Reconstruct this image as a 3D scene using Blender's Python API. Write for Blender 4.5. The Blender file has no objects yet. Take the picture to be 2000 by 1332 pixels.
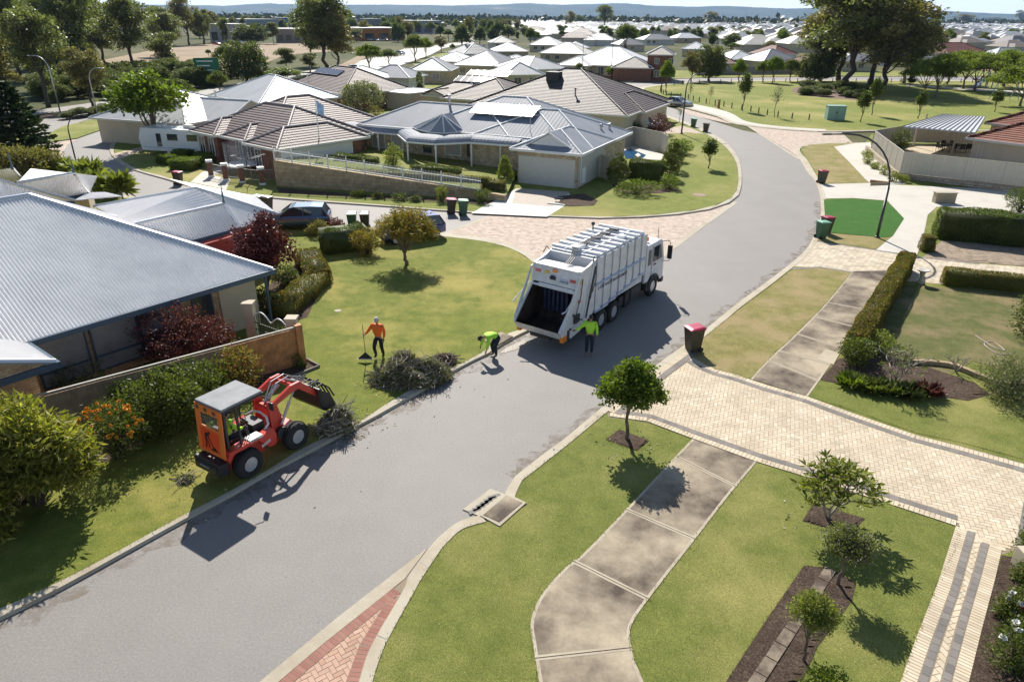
import bpy,math,random
import numpy as np
from mathutils import Vector,Matrix
from math import sin,cos,pi,radians
R=radians
rng=np.random.default_rng(7)
random.seed(7)
sc=bpy.context.scene
col=sc.collection
# ---------------------------------------------------------------- camera
F_PX,CAM_H,PITCH,ROLL=1370.0,12.5,math.atan(632/1370.0),R(0.4)
cd=bpy.data.cameras.new('camera')
cam=bpy.data.objects.new('camera',cd)
col.objects.link(cam)
sc.camera=cam
cd.sensor_width=36
cd.lens=36*F_PX/2000
cd.clip_start=0.1
cd.clip_end=60000
_f=np.array([0,cos(PITCH),-sin(PITCH)])
_u0=np.array([0,sin(PITCH),cos(PITCH)])
_r0=np.array([1.0,0,0])
_r=_r0*cos(ROLL)+_u0*sin(ROLL)
_u=-_r0*sin(ROLL)+_u0*cos(ROLL)
cam.matrix_world=Matrix(((_r[0],_u[0],-_f[0],0),(_r[1],_u[1],-_f[1],0),(_r[2],_u[2],-_f[2],CAM_H),(0,0,0,1)))
# ---------------------------------------------------------------- daylight
SUN_EL,SUN_AZ=R(39),R(-8.5)
w=bpy.data.worlds.new('World')
sc.world=w
w.use_nodes=True
nt=w.node_tree
nt.nodes.clear()
sky=nt.nodes.new('ShaderNodeTexSky')
sky.sky_type='NISHITA'
sky.sun_disc=False
sky.sun_elevation=SUN_EL
sky.sun_rotation=SUN_AZ
sky.air_density=1.0
sky.dust_density=0.6
sky.ozone_density=1.5
bg=nt.nodes.new('ShaderNodeBackground')
bg.inputs[1].default_value=0.074
wo=nt.nodes.new('ShaderNodeOutputWorld')
tc=nt.nodes.new('ShaderNodeTexCoord')
mp=nt.nodes.new('ShaderNodeMapping');mp.inputs['Scale'].default_value=(1,1,9)
no=nt.nodes.new('ShaderNodeTexNoise');no.inputs['Scale'].default_value=5.5;no.inputs['Detail'].default_value=7;no.inputs['Roughness'].default_value=.62
cr=nt.nodes.new('ShaderNodeValToRGB');cr.color_ramp.elements[0].position=.42;cr.color_ramp.elements[1].position=.7
cr.color_ramp.elements[0].color=(.74,.74,.74,1);cr.color_ramp.elements[1].color=(.95,.95,.95,1)
mx=nt.nodes.new('ShaderNodeMixRGB');mx.inputs[2].default_value=(11.5,12.8,14.0,1)
L=nt.links.new
L(tc.outputs['Generated'],mp.inputs[0]);L(mp.outputs[0],no.inputs['Vector']);L(no.outputs[0],cr.inputs[0])
sx=nt.nodes.new('ShaderNodeSeparateXYZ');L(tc.outputs['Generated'],sx.inputs[0])
fo=nt.nodes.new('ShaderNodeMapRange');fo.inputs[1].default_value=.0;fo.inputs[2].default_value=.22;fo.inputs[3].default_value=1;fo.inputs[4].default_value=0;L(sx.outputs[2],fo.inputs[0])
ml=nt.nodes.new('ShaderNodeMath');ml.operation='MULTIPLY';L(cr.outputs[0],ml.inputs[0]);L(fo.outputs[0],ml.inputs[1]);L(ml.outputs[0],mx.inputs[0]);L(sky.outputs[0],mx.inputs[1]);L(mx.outputs[0],bg.inputs[0]);L(bg.outputs[0],wo.inputs[0])
sd=bpy.data.lights.new('sun','SUN')
sd.energy=5.0
sd.angle=R(0.53)
sd.color=(1.0,.945,.855)
so=bpy.data.objects.new('sun',sd)
col.objects.link(so)
_sv=Vector((cos(SUN_EL)*sin(SUN_AZ),cos(SUN_EL)*cos(SUN_AZ),sin(SUN_EL)))
so.rotation_euler=_sv.to_track_quat('Z','Y').to_euler()
so.location=_sv*50
sc.view_settings.view_transform='Standard'
sc.view_settings.look='None'
sc.view_settings.exposure=0.6
sc.view_settings.gamma=1
sc.cycles.max_bounces=6
sc.cycles.transparent_max_bounces=8
sc.cycles.volume_bounces=0
# ---------------------------------------------------------------- survey helpers: picture point -> place on the plane z
def ray(px,py):
 return _f+_r*((px-1000)/F_PX)-_u*((py-666)/F_PX)
def G(px,py,z=0.0):
 d=ray(px,py);t=(z-CAM_H)/d[2]
 return np.array([d[0]*t,d[1]*t,z])
def PJ(p):
 p=np.array(p,float)-np.array([0,0,CAM_H]);dz=p@_f
 return 1000+F_PX*(p@_r)/dz,666-F_PX*(p@_u)/dz
def hgt(bx,by,ty,z=0.1):
 b=G(bx,by,z);lo,hi=0,min(80,CAM_H+b[1]*cos(PITCH)/sin(PITCH)*.8)
 for _ in range(40):
  m=(lo+hi)/2
  if PJ(b+np.array([0,0,m]))[1]>ty:lo=m
  else:hi=m
 return lo
def pxm(p):
 return((np.array(p)-np.array([0,0,CAM_H]))@_f)/F_PX
def GL(pts,z=0.0):
 return[G(p[0],p[1],p[2]if len(p)>2 else z)for p in pts]
def cat(pts,n=6,closed=False):
 P=[np.array(p,float)for p in pts];out=[]
 m=len(P)
 for i in range(m if closed else m-1):
  if closed:a,b,c,d=P[i-1],P[i],P[(i+1)%m],P[(i+2)%m]
  else:
   b,c=P[i],P[i+1];a=P[i-1]if i else 2*b-c;d=P[i+2]if i+2<m else 2*c-b
  for k in range(n):
   t=k/n
   out.append(.5*((2*b)+(c-a)*t+(2*a-5*b+4*c-d)*t*t+(3*b-a-3*c+d)*t**3))
 if not closed:out.append(P[-1])
 return out
# ---------------------------------------------------------------- mesh builder
def setuv(me):
 nl=len(me.loops)
 if not nl:return
 uv=me.uv_layers.new(name='UVMap')
 npo=len(me.polygons)
 nor=np.empty(npo*3,np.float32);me.polygons.foreach_get('normal',nor);nor=nor.reshape(-1,3)
 tot=np.empty(npo,np.int32);me.polygons.foreach_get('loop_total',tot)
 li=np.empty(nl,np.int32);me.loops.foreach_get('vertex_index',li)
 co=np.empty(len(me.vertices)*3,np.float32);me.vertices.foreach_get('co',co);co=co.reshape(-1,3)
 n=np.repeat(nor,tot,0);c=co[li]
 flat=np.abs(n[:,2])>.985
 u=np.stack([-n[:,1],n[:,0],np.zeros(nl)],1)
 ln=np.linalg.norm(u,axis=1,keepdims=True);ln[ln<1e-6]=1;u/=ln
 v=np.cross(n,u)
 U=(c*u).sum(1);V=(c*v).sum(1)
 U[flat]=c[flat,0];V[flat]=c[flat,1]
 uv.data.foreach_set('uv',np.stack([U,V],1).astype(np.float32).ravel())
_X={}
def xf(o):return _X.get(o.name,Matrix.Identity(4))if o else Matrix.Identity(4)
def reg(o,parent=None):
 loc=Matrix.Translation(o.location)@o.rotation_euler.to_matrix().to_4x4()@Matrix.Diagonal((*o.scale,1))
 _X[o.name]=(xf(parent)@loc)if parent else loc
 return o
class MB:
 def __init__(s):s.v=[];s.f=[];s.m=[];s.M=None
 def add(s,vs,fs,mi=0):
  b=len(s.v)
  if s.M is not None:vs=[tuple(s.M@Vector(v))for v in vs]
  s.v+=[tuple(float(c)for c in v)for v in vs];s.f+=[[b+i for i in f]for f in fs];s.m+=[mi]*len(fs)
  return s
 def box(s,x0,x1,y0,y1,z0,z1,mi=0):
  return s.add([(x0,y0,z0),(x1,y0,z0),(x1,y1,z0),(x0,y1,z0),(x0,y0,z1),(x1,y0,z1),(x1,y1,z1),(x0,y1,z1)],[(3,2,1,0),(4,5,6,7),(0,1,5,4),(1,2,6,5),(2,3,7,6),(3,0,4,7)],mi)
 def beam(s,a,b,w=.1,h=None,mi=0,up=(0,0,1)):
  a=Vector(a);b=Vector(b);d=(b-a).normalized();h=h or w
  u=Vector(up)
  if abs(d.dot(u))>.98:u=Vector((1,0,0))
  x=d.cross(u).normalized()*w/2;y=x.normalized().cross(d).normalized()*h/2
  vs=[a-x-y,a+x-y,a+x+y,a-x+y,b-x-y,b+x-y,b+x+y,b-x+y]
  return s.add(vs,[(0,1,2,3),(7,6,5,4),(0,4,5,1),(1,5,6,2),(2,6,7,3),(3,7,4,0)],mi)
 def cyl(s,a,b,r0,r1=None,n=12,mi=0,cap=True):
  r1=r0 if r1 is None else r1
  return s.tube([a,b],[r0,r1],n,mi,cap)
 def tube(s,path,rad,n=8,mi=0,cap=True):
  P=[Vector(p)for p in path]
  if not hasattr(rad,'__len__'):rad=[rad]*len(P)
  vs=[];fs=[];x=None
  for i,p in enumerate(P):
   d=(P[min(i+1,len(P)-1)]-P[max(i-1,0)]).normalized()
   if x is None:
    x=d.cross(Vector((0,0,1))if abs(d.z)<.9 else Vector((1,0,0))).normalized()
   else:
    x=(x-d*x.dot(d)).normalized()
   y=d.cross(x)
   for k in range(n):
    t=2*pi*k/n
    vs.append(p+(x*cos(t)+y*sin(t))*rad[i])
  for i in range(len(P)-1):
   for k in range(n):
    k2=(k+1)%n
    fs.append((i*n+k,i*n+k2,(i+1)*n+k2,(i+1)*n+k))
  if cap:fs+=[tuple(range(n))[::-1],tuple(range((len(P)-1)*n,len(P)*n))]
  return s.add(vs,fs,mi)
 def lathe(s,c,prof,n=16,mi=0,axis='z',cap=True):
  vs=[];fs=[]
  for r,z in prof:
   for k in range(n):
    t=2*pi*k/n;a,b=r*cos(t),r*sin(t)
    vs.append({'z':(c[0]+a,c[1]+b,c[2]+z),'y':(c[0]+a,c[1]+z,c[2]-b),'x':(c[0]+z,c[1]+a,c[2]+b)}[axis])
  for i in range(len(prof)-1):
   for k in range(n):
    k2=(k+1)%n;fs.append((i*n+k,i*n+k2,(i+1)*n+k2,(i+1)*n+k))
  if cap:fs+=[tuple(range(n))[::-1],tuple(range((len(prof)-1)*n,len(prof)*n))]
  return s.add(vs,fs,mi)
 def prism(s,poly,z0,z1,mi=0,miside=None):
  n=len(poly)
  area=sum(poly[i][0]*poly[(i+1)%n][1]-poly[(i+1)%n][0]*poly[i][1]for i in range(n))
  if area<0:poly=poly[::-1]
  s.add([(p[0],p[1],z1)for p in poly],[tuple(range(n))],mi)
  vs=[(p[0],p[1],z0)for p in poly]+[(p[0],p[1],z1)for p in poly]
  return s.add(vs,[(i,(i+1)%n,n+(i+1)%n,n+i)for i in range(n)],mi if miside is None else miside)
 def sheet(s,poly,z,mi=0):
  n=len(poly)
  area=sum(poly[i][0]*poly[(i+1)%n][1]-poly[(i+1)%n][0]*poly[i][1]for i in range(n))
  if area<0:poly=poly[::-1]
  return s.add([(p[0],p[1],z)for p in poly],[tuple(range(n))],mi)
 def extr(s,pts,vec,mi=0):
  n=len(pts);vs=[Vector(p)for p in pts];vs2=[p+Vector(vec)for p in vs]
  return s.add(vs+vs2,[tuple(range(n))[::-1],tuple(range(n,2*n))]+[(i,(i+1)%n,n+(i+1)%n,n+i)for i in range(n)],mi)
 def sphere(s,c,r,n=12,m=8,mi=0):
  if not hasattr(r,'__len__'):r=(r,r,r)
  vs=[(c[0],c[1],c[2]+r[2])];fs=[]
  for i in range(1,m):
   t=pi*i/m
   for k in range(n):
    a=2*pi*k/n;vs.append((c[0]+r[0]*sin(t)*cos(a),c[1]+r[1]*sin(t)*sin(a),c[2]+r[2]*cos(t)))
  vs.append((c[0],c[1],c[2]-r[2]))
  for k in range(n):fs.append((0,1+k,1+(k+1)%n))
  for i in range(m-2):
   for k in range(n):
    a,b=1+i*n+k,1+i*n+(k+1)%n;fs.append((a,a+n,b+n,b))
  for k in range(n):fs.append((len(vs)-1,1+(m-2)*n+(k+1)%n,1+(m-2)*n+k))
  return s.add(vs,fs,mi)
 def build(s,name,mats,parent=None,smooth=False,world=False,bevel=0,fix=False):
  vs=s.v
  if world and parent is not None:
   I=xf(parent).inverted();vs=[tuple(I@Vector(v))for v in vs]
  me=bpy.data.meshes.new(name)
  me.from_pydata(vs,[],s.f)
  if not isinstance(mats,(list,tuple)):mats=[mats]
  for m in mats:me.materials.append(m)
  if len(mats)>1:me.polygons.foreach_set('material_index',s.m)
  me.update()
  setuv(me)
  if smooth:me.polygons.foreach_set('use_smooth',[True]*len(me.polygons))
  o=bpy.data.objects.new(name,me);col.objects.link(o)
  if fix:
   import bmesh
   bm=bmesh.new();bm.from_mesh(me);bmesh.ops.recalc_face_normals(bm,faces=bm.faces);bm.to_mesh(me);bm.free()
  if parent is not None:o.parent=parent
  if bevel:
   b=o.modifiers.new('bevel','BEVEL');b.width=bevel;b.segments=2;b.limit_method='ANGLE';b.angle_limit=R(35)
  _X[o.name]=xf(parent)
  return o
def split_build(mb,name,mats,parent,axis=1,**k):
 """left and right pieces as parts of their own"""
 for sg in(-1,1):
  q=MB();keep={}
  for f,m in zip(mb.f,mb.m):
   c=sum(mb.v[i][axis]for i in f)/len(f)
   if(c>0)==(sg>0):
    ids=[]
    for i in f:
     if i not in keep:keep[i]=len(q.v);q.v.append(mb.v[i])
     ids.append(keep[i])
    q.f.append(ids);q.m.append(m)
  if q.v:q.build(name,mats,parent,**k)
def tag(o,label,cat_,group=None,kind=None):
 if label:o['label']=label
 if cat_:o['category']=cat_
 if group:o['group']=group
 if kind:o['kind']=kind
 return o
def thing(name,label,cat_,loc=(0,0,0),rz=0,group=None,scale=1):
 o=bpy.data.objects.new(name,None);col.objects.link(o)
 o.location=loc;o.rotation_euler=(0,0,rz);o.empty_display_size=.3
 o.scale=(scale,)*3 if not hasattr(scale,'__len__')else scale
 tag(o,label,cat_,group)
 return reg(o)
def struct(name,mb,mats,**k):
 o=mb.build(name,mats,**k);o['kind']='structure';return o
def dup(root,label,loc,rz=0,group=None,scale=None,cat_=None,mat=None):
 r=root.copy();col.objects.link(r);r.location=loc;r.rotation_euler=(0,0,rz)
 if scale is not None:r.scale=(scale,)*3 if not hasattr(scale,'__len__')else scale
 r['label']=label
 if group:r['group']=group
 if cat_:r['category']=cat_
 for ch in list(root.children):
  c=ch.copy();col.objects.link(c);c.parent=r
  for g in list(ch.children):
   d=g.copy();col.objects.link(d);d.parent=c
 return reg(r)
# ---------------------------------------------------------------- materials
MATS={}
def mat(name,colr=(.5,.5,.5),rough=.8,metal=0,var=.12,scale=3,bump=0,bscale=40,spec=.5,coat=0,trans=0,alpha=1,col2=None,coords='Object',emit=None,detail=4):
 if name in MATS:return MATS[name]
 m=bpy.data.materials.new(name);m.use_nodes=True
 nt=m.node_tree;b=nt.nodes['Principled BSDF'];L=nt.links.new
 b.inputs['Base Color'].default_value=(*colr,1)
 b.inputs['Roughness'].default_value=rough
 b.inputs['Metallic'].default_value=metal
 b.inputs['Specular IOR Level'].default_value=spec
 if coat:b.inputs['Coat Weight'].default_value=coat;b.inputs['Coat Roughness'].default_value=.08
 if trans:b.inputs['Transmission Weight'].default_value=trans
 if alpha<1:b.inputs['Alpha'].default_value=alpha
 if emit:b.inputs['Emission Color'].default_value=(*emit,1);b.inputs['Emission Strength'].default_value=1.5
 tc=nt.nodes.new('ShaderNodeTexCoord')
 if var or col2:
  n1=nt.nodes.new('ShaderNodeTexNoise');n1.inputs['Scale'].default_value=scale;n1.inputs['Detail'].default_value=detail;n1.inputs['Roughness'].default_value=.6
  L(tc.outputs[coords],n1.inputs['Vector'])
  r=nt.nodes.new('ShaderNodeValToRGB');r.color_ramp.elements[0].position=.3;r.color_ramp.elements[1].position=.7
  c0=tuple(max(0,c*(1-var))for c in colr);c1=col2 or tuple(min(1,c*(1+var))for c in colr)
  r.color_ramp.elements[0].color=(*c0,1);r.color_ramp.elements[1].color=(*c1,1)
  L(n1.outputs[0],r.inputs[0]);L(r.outputs[0],b.inputs['Base Color'])
 if bump:
  n2=nt.nodes.new('ShaderNodeTexNoise');n2.inputs['Scale'].default_value=bscale;n2.inputs['Detail'].default_value=3
  L(tc.outputs[coords],n2.inputs['Vector'])
  bp=nt.nodes.new('ShaderNodeBump');bp.inputs['Strength'].default_value=bump;bp.inputs['Distance'].default_value=.02
  L(n2.outputs[0],bp.inputs['Height']);L(bp.outputs[0],b.inputs['Normal'])
 MATS[name]=m
 return m
class NT:
 def __init__(s,name,rough=.85,spec=.3):
  s.m=bpy.data.materials.new(name);s.m.use_nodes=True;s.nt=s.m.node_tree
  s.b=s.nt.nodes['Principled BSDF'];s.b.inputs['Roughness'].default_value=rough;s.b.inputs['Specular IOR Level'].default_value=spec
  s.tc=s.nt.nodes.new('ShaderNodeTexCoord');MATS[name]=s.m
 def L(s,a,b):s.nt.links.new(a,b)
 def noise(s,scale,detail=4,rough=.6,co='Object',sc3=None,dist=0):
  n=s.nt.nodes.new('ShaderNodeTexNoise');n.inputs['Scale'].default_value=scale;n.inputs['Detail'].default_value=detail;n.inputs['Roughness'].default_value=rough
  n.inputs['Distortion'].default_value=dist
  if sc3:
   mp=s.nt.nodes.new('ShaderNodeMapping');mp.inputs['Scale'].default_value=sc3[:3]
   if len(sc3)>3:mp.inputs['Rotation'].default_value=(0,0,sc3[3])
   s.L(s.tc.outputs[co],mp.inputs[0]);s.L(mp.outputs[0],n.inputs['Vector'])
  else:s.L(s.tc.outputs[co],n.inputs['Vector'])
  return n.outputs[0]
 def ramp(s,fac,stops,interp='LINEAR'):
  r=s.nt.nodes.new('ShaderNodeValToRGB');r.color_ramp.interpolation=interp;e=r.color_ramp.elements
  while len(e)<len(stops):e.new(.5)
  for i,(p,c)in enumerate(stops):
   e[i].position=p;e[i].color=(*c,1)if hasattr(c,'__len__')else(c,c,c,1)
  s.L(fac,r.inputs[0]);return r.outputs[0]
 def mix(s,fac,a,b,mode='MIX'):
  m=s.nt.nodes.new('ShaderNodeMixRGB');m.blend_type=mode
  for i,x in((0,fac),(1,a),(2,b)):
   if hasattr(x,'links')or hasattr(x,'is_linked'):s.L(x,m.inputs[i])
   elif hasattr(x,'__len__'):m.inputs[i].default_value=(*x,1)
   else:m.inputs[i].default_value=x if i==0 else(x,x,x,1)
  return m.outputs[0]
 def bump(s,h,strength=.5,dist=.02):
  b=s.nt.nodes.new('ShaderNodeBump');b.inputs['Strength'].default_value=strength;b.inputs['Distance'].default_value=dist
  s.L(h,b.inputs['Height']);s.L(b.outputs[0],s.b.inputs['Normal'])
 def brick(s,c1,c2,mortar,bw,bh,ms=.012,off=.5,co='UV',rot=0,var=0):
  n=s.nt.nodes.new('ShaderNodeTexBrick');n.offset=off
  n.inputs['Color1'].default_value=(*c1,1);n.inputs['Color2'].default_value=(*c2,1);n.inputs['Mortar'].default_value=(*mortar,1)
  n.inputs['Scale'].default_value=1;n.inputs['Brick Width'].default_value=bw;n.inputs['Row Height'].default_value=bh;n.inputs['Mortar Size'].default_value=ms
  n.inputs['Bias'].default_value=var
  mp=s.nt.nodes.new('ShaderNodeMapping');mp.inputs['Rotation'].default_value=(0,0,rot)
  s.L(s.tc.outputs[co],mp.inputs[0]);s.L(mp.outputs[0],n.inputs['Vector'])
  return n
 def color(s,c):s.L(c,s.b.inputs['Base Color'])
def grass_mat(name,g1,g2,dry,dryamt=.5,patch=.25):
 t=NT(name,.9,.15)
 big=t.noise(patch,5,.6)
 med=t.noise(1.6,4,.65)
 fine=t.noise(55,3,.7,sc3=(1,.45,1))
 a=t.mix(t.ramp(med,[(.3,0),(.7,1)]),g1,g2)
 b=t.mix(t.ramp(big,[(.62-.25*dryamt,0),(.8-.22*dryamt,1)]),a,dry)
 f=t.ramp(fine,[(.25,.42),(.5,.95),(.8,1.65)])
 c=t.mix(1,b,f,'MULTIPLY')
 speck=t.noise(23,2,.5)
 c=t.mix(t.ramp(speck,[(.66,0),(.74,.45)]),c,tuple(min(1,x*1.7)for x in dry))
 t.color(c);t.bump(fine,.9,.03)
 return t.m
g_near=grass_mat('grass_near',(.135,.165,.035),(.21,.225,.055),(.31,.29,.095),.55)
g_mid=grass_mat('grass_front_lawn',(.13,.165,.028),(.22,.235,.045),(.36,.31,.09),.6,.2)
g_park=grass_mat('grass_park',(.15,.19,.035),(.24,.255,.06),(.38,.33,.12),.55,.06)
g_dry=grass_mat('grass_dry_verge',(.19,.18,.055),(.31,.27,.10),(.36,.28,.14),.7,.5)
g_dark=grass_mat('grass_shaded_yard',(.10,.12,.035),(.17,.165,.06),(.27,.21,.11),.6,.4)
g_fake=grass_mat('artificial_turf',(.038,.125,.014),(.05,.15,.02),(.065,.15,.028),.4,.5)
def asphalt():
 t=NT('asphalt',.72,.45)
 f=t.mix(.5,t.noise(75,4,.85),t.noise(19,4,.8));m=t.noise(.55,6,.7);st=t.noise(.3,4,.6,sc3=(1,.16,1,R(36)))
 c=t.ramp(f,[(.28,(.105,.096,.088)),(.5,(.225,.208,.193)),(.74,(.41,.38,.355))])
 c=t.mix(.55,c,t.mix(1,c,t.ramp(m,[(.3,.86),(.7,1.1)]),'MULTIPLY'))
 c=t.mix(t.ramp(st,[(.45,0),(.7,.3)]),c,(.27,.25,.235))
 v=t.nt.nodes.new('ShaderNodeTexVoronoi');v.feature='DISTANCE_TO_EDGE';v.inputs['Scale'].default_value=.11
 wp=t.mix(.22,t.tc.outputs['Object'],t.noise(.9,5,.7));t.L(wp,v.inputs['Vector'])
 c=t.mix(t.ramp(v.outputs[0],[(0,.07),(.003,.0)]),c,(.09,.085,.08));sp=t.noise(7,2,.5);c=t.mix(t.ramp(sp,[(.70,0),(.735,.4)]),c,(.10,.095,.09))
 t.color(c);t.bump(f,.6,.012);return t.m
asph=asphalt()
def concrete(name,c0,c1,stain,amt=.5,sc_=.8):
 t=NT(name,.8,.3)
 a=t.noise(sc_,6,.65);b=t.noise(9,5,.7);f=t.noise(120,2,.6)
 c=t.mix(b,c0,c1)
 c=t.mix(t.ramp(a,[(.5-.12*amt,0),(.72-.1*amt,min(1,amt*1.5))]),c,stain)
 c=t.mix(1,c,t.ramp(f,[(.3,.82),(.7,1.12)]),'MULTIPLY')
 t.color(c);t.bump(f,.25,.01);return t.m
c_kerb=concrete('kerb_concrete',(.40,.355,.27),(.52,.47,.37),(.30,.22,.14),.35,.6)
c_path=concrete('path_concrete',(.36,.295,.20),(.53,.45,.33),(.075,.054,.04),1.1,.34)
c_edge=concrete('trowelled_margin',(.40,.345,.26),(.54,.47,.36),(.30,.24,.17),.4,.8)
c_pale=concrete('pale_concrete',(.52,.49,.43),(.62,.58,.51),(.42,.38,.32),.3,.4)
c_white=concrete('white_paving',(.66,.64,.60),(.74,.72,.68),(.6,.56,.5),.2,.5)
def brickmat(name,c1,c2,mortar,bw,bh,ms=.012,rot=0,co='UV',rough=.85,bump=.4,noise=.25,spec=.3):
 t=NT(name,rough,spec)
 br=t.brick(c1,c2,mortar,bw,bh,ms,rot=rot,co=co)
 n=t.noise(2.2,4,.6,co=co)
 c=t.mix(1,br.outputs['Color'],t.ramp(n,[(.3,1-noise),(.7,1+noise)]),'MULTIPLY')
 t.color(c)
 inv=t.ramp(br.outputs['Fac'],[(0,1),(1,0)])
 t.bump(inv,bump,.02);return t.m
b_pink=brickmat('pink_pavers',(.45,.35,.28),(.57,.47,.385),(.31,.255,.21),.23,.115,.008,rot=R(40),co='Object')
b_buff=brickmat('buff_pavers',(.50,.42,.31),(.60,.52,.40),(.28,.23,.17),.30,.30,.012,rot=R(62),co='Object')
b_lime=brickmat('limestone_wall',(.36,.27,.16),(.46,.36,.23),(.27,.20,.12),.6,.28,.012)
b_cream=brickmat('cream_brick',(.42,.32,.21),(.60,.49,.35),(.30,.25,.19),.46,.17,.012)
b_tan=brickmat('tan_brick',(.42,.26,.14),(.56,.38,.23),(.24,.19,.14),.24,.086,.01)
b_red=brickmat('red_brick',(.20,.085,.055),(.27,.12,.08),(.16,.11,.09),.24,.086,.01)
def islandmat(name,cols,rough=.85,noise=.15,bump=.2):
 t=NT(name,rough,.3)
 g=t.nt.nodes.new('ShaderNodeNewGeometry')
 c=t.ramp(g.outputs['Random Per Island'],[(i/max(1,len(cols)-1),x)for i,x in enumerate(cols)])
 n=t.noise(1.1,5,.65)
 c=t.mix(1,c,t.ramp(n,[(.3,1-noise),(.7,1+noise)]),'MULTIPLY')
 f=t.noise(80,2)
 t.color(c);t.bump(f,bump,.01);return t.m
pv_cream=islandmat('cream_pavers',[(.50,.42,.30),(.60,.51,.38),(.56,.46,.33),(.64,.56,.43)])
pv_grey=islandmat('charcoal_pavers',[(.16,.15,.14),(.24,.22,.20),(.19,.17,.16)])
pv_red=islandmat('dark_red_pavers',[(.26,.11,.085),(.33,.16,.125),(.29,.13,.10)])
pv_pink=islandmat('pink_brick_pavers',[(.44,.27,.19),(.52,.35,.26),(.47,.30,.22)])
sand=mat('joint_sand',(.26,.21,.15),.95,var=.2,scale=20)
mulch_t=NT('mulch',.95,.1)
_n=mulch_t.noise(20,6,.85);_n2=mulch_t.noise(3,4,.6)
mulch_t.color(mulch_t.mix(1,mulch_t.ramp(_n,[(.3,(.035,.024,.017)),(.5,(.10,.07,.052)),(.7,(.27,.205,.155))]),mulch_t.ramp(_n2,[(.3,.75),(.7,1.25)]),'MULTIPLY'))
mulch_t.bump(_n,1,.06);mulch=mulch_t.m
def roofmat(name,c,rough=.35,metal=.0,rib=None,ribw=.2,spec=.5,dirt=.15,bump=.5):
 t=NT(name,rough,spec);t.b.inputs['Metallic'].default_value=metal
 n=t.noise(.6,4,.6,co='UV',sc3=(1,.3,1))
 cc=t.mix(t.ramp(n,[(.3,0),(.7,1)]),tuple(x*(1-dirt)for x in c),tuple(min(1,x*(1+dirt))for x in c))
 if rib:
  wv=t.nt.nodes.new('ShaderNodeTexWave');wv.bands_direction='X';wv.inputs['Scale'].default_value=1/rib*pi/10*1.0
  wv.inputs['Distortion'].default_value=0
  t.L(t.tc.outputs['UV'],wv.inputs['Vector'])
  t.bump(wv.outputs['Fac'],bump,.04)
 t.color(cc);return t.m
r_zinc=mat('zincalume_sheet',(.88,.86,.84),.5,metal=.0,var=.06,scale=.8,spec=.5)
r_zincf=mat('zincalume_flashing',(.66,.67,.69),.38,metal=.5,var=.05,scale=.8)
r_blueg=roofmat('blue_grey_sheet',(.24,.26,.295),.62,.0,spec=.12,rib=.35,bump=.35)
r_white=roofmat('white_sheet',(.66,.66,.65),.5,.0,spec=.3,rib=.4,bump=.25)
r_grey=roofmat('grey_sheet',(.20,.205,.215),.5,.1,spec=.3,rib=.4,bump=.3)
r_lgrey=roofmat('pale_grey_sheet',(.40,.41,.42),.5,.05,spec=.3,rib=.4,bump=.3)
r_cream=roofmat('cream_sheet',(.58,.54,.46),.5,.0,spec=.3,rib=.4,bump=.25)
r_dark=roofmat('dark_sheet',(.08,.085,.10),.5,.1,rib=.4,bump=.3)
def tilemat(name,c1,c2,rough=.3,spec=.7,row=.34,colw=.3,strength=.9):
 t=NT(name,rough,spec)
 sep=t.nt.nodes.new('ShaderNodeSeparateXYZ');t.L(t.tc.outputs['UV'],sep.inputs[0])
 def mth(op,a,b=None):
  m=t.nt.nodes.new('ShaderNodeMath');m.operation=op
  for i,x in enumerate((a,b)):
   if x is None:continue
   if isinstance(x,(int,float)):m.inputs[i].default_value=x
   else:t.L(x,m.inputs[i])
  return m.outputs[0]
 fr=mth('FRACT',mth('DIVIDE',sep.outputs[1],row))
 saw=mth('SUBTRACT',1.0,fr)
 wav=mth('SINE',mth('MULTIPLY',sep.outputs[0],2*pi/colw))
 hh=mth('ADD',saw,mth('MULTIPLY',mth('ABSOLUTE',wav),.55))
 n=t.noise(1.2,4,.6,co='UV');n2=t.noise(9,3,.6,co='UV')
 c=t.mix(t.ramp(n2,[(.3,0),(.7,1)]),c1,c2)
 lip_shade=t.ramp(fr,[(0,.10),(.32,.14),(.45,1),(1,1.0)])  # shade below each tile course painted into the colour as a dark band
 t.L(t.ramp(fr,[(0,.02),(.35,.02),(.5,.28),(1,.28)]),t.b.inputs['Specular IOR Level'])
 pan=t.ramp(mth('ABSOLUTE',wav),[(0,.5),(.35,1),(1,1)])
 c=t.mix(1,c,lip_shade,'MULTIPLY');c=t.mix(1,c,pan,'MULTIPLY')
 c=t.mix(1,c,t.ramp(n,[(.3,.85),(.7,1.15)]),'MULTIPLY')
 t.color(c);t.bump(hh,strength,.05);return t.m
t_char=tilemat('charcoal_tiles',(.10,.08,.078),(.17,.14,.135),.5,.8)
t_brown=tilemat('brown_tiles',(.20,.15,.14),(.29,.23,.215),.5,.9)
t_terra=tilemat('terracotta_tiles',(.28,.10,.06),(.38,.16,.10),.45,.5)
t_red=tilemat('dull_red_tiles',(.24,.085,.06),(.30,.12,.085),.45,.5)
white=mat('white_paint',(.78,.78,.76),.5,var=.04)
offw=mat('off_white_paint',(.60,.58,.53),.6,var=.05)
cream=mat('cream_render',(.52,.45,.34),.85,var=.08,scale=1)
navy=mat('blue_grey_trim',(.05,.09,.14),.45,var=.05)
black=mat('black_plastic',(.02,.02,.022),.5,var=.1)
rubber=mat('tyre_rubber',(.025,.024,.023),.85,var=.2,scale=8)
glass=mat('window_glass',(.03,.04,.05),.06,var=0,spec=.9)
glassb=mat('tinted_window_glass',(.035,.045,.06),.12,var=.2,scale=1,spec=.9)
steel=mat('steel',(.45,.45,.46),.35,metal=.8,var=.05)
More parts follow.
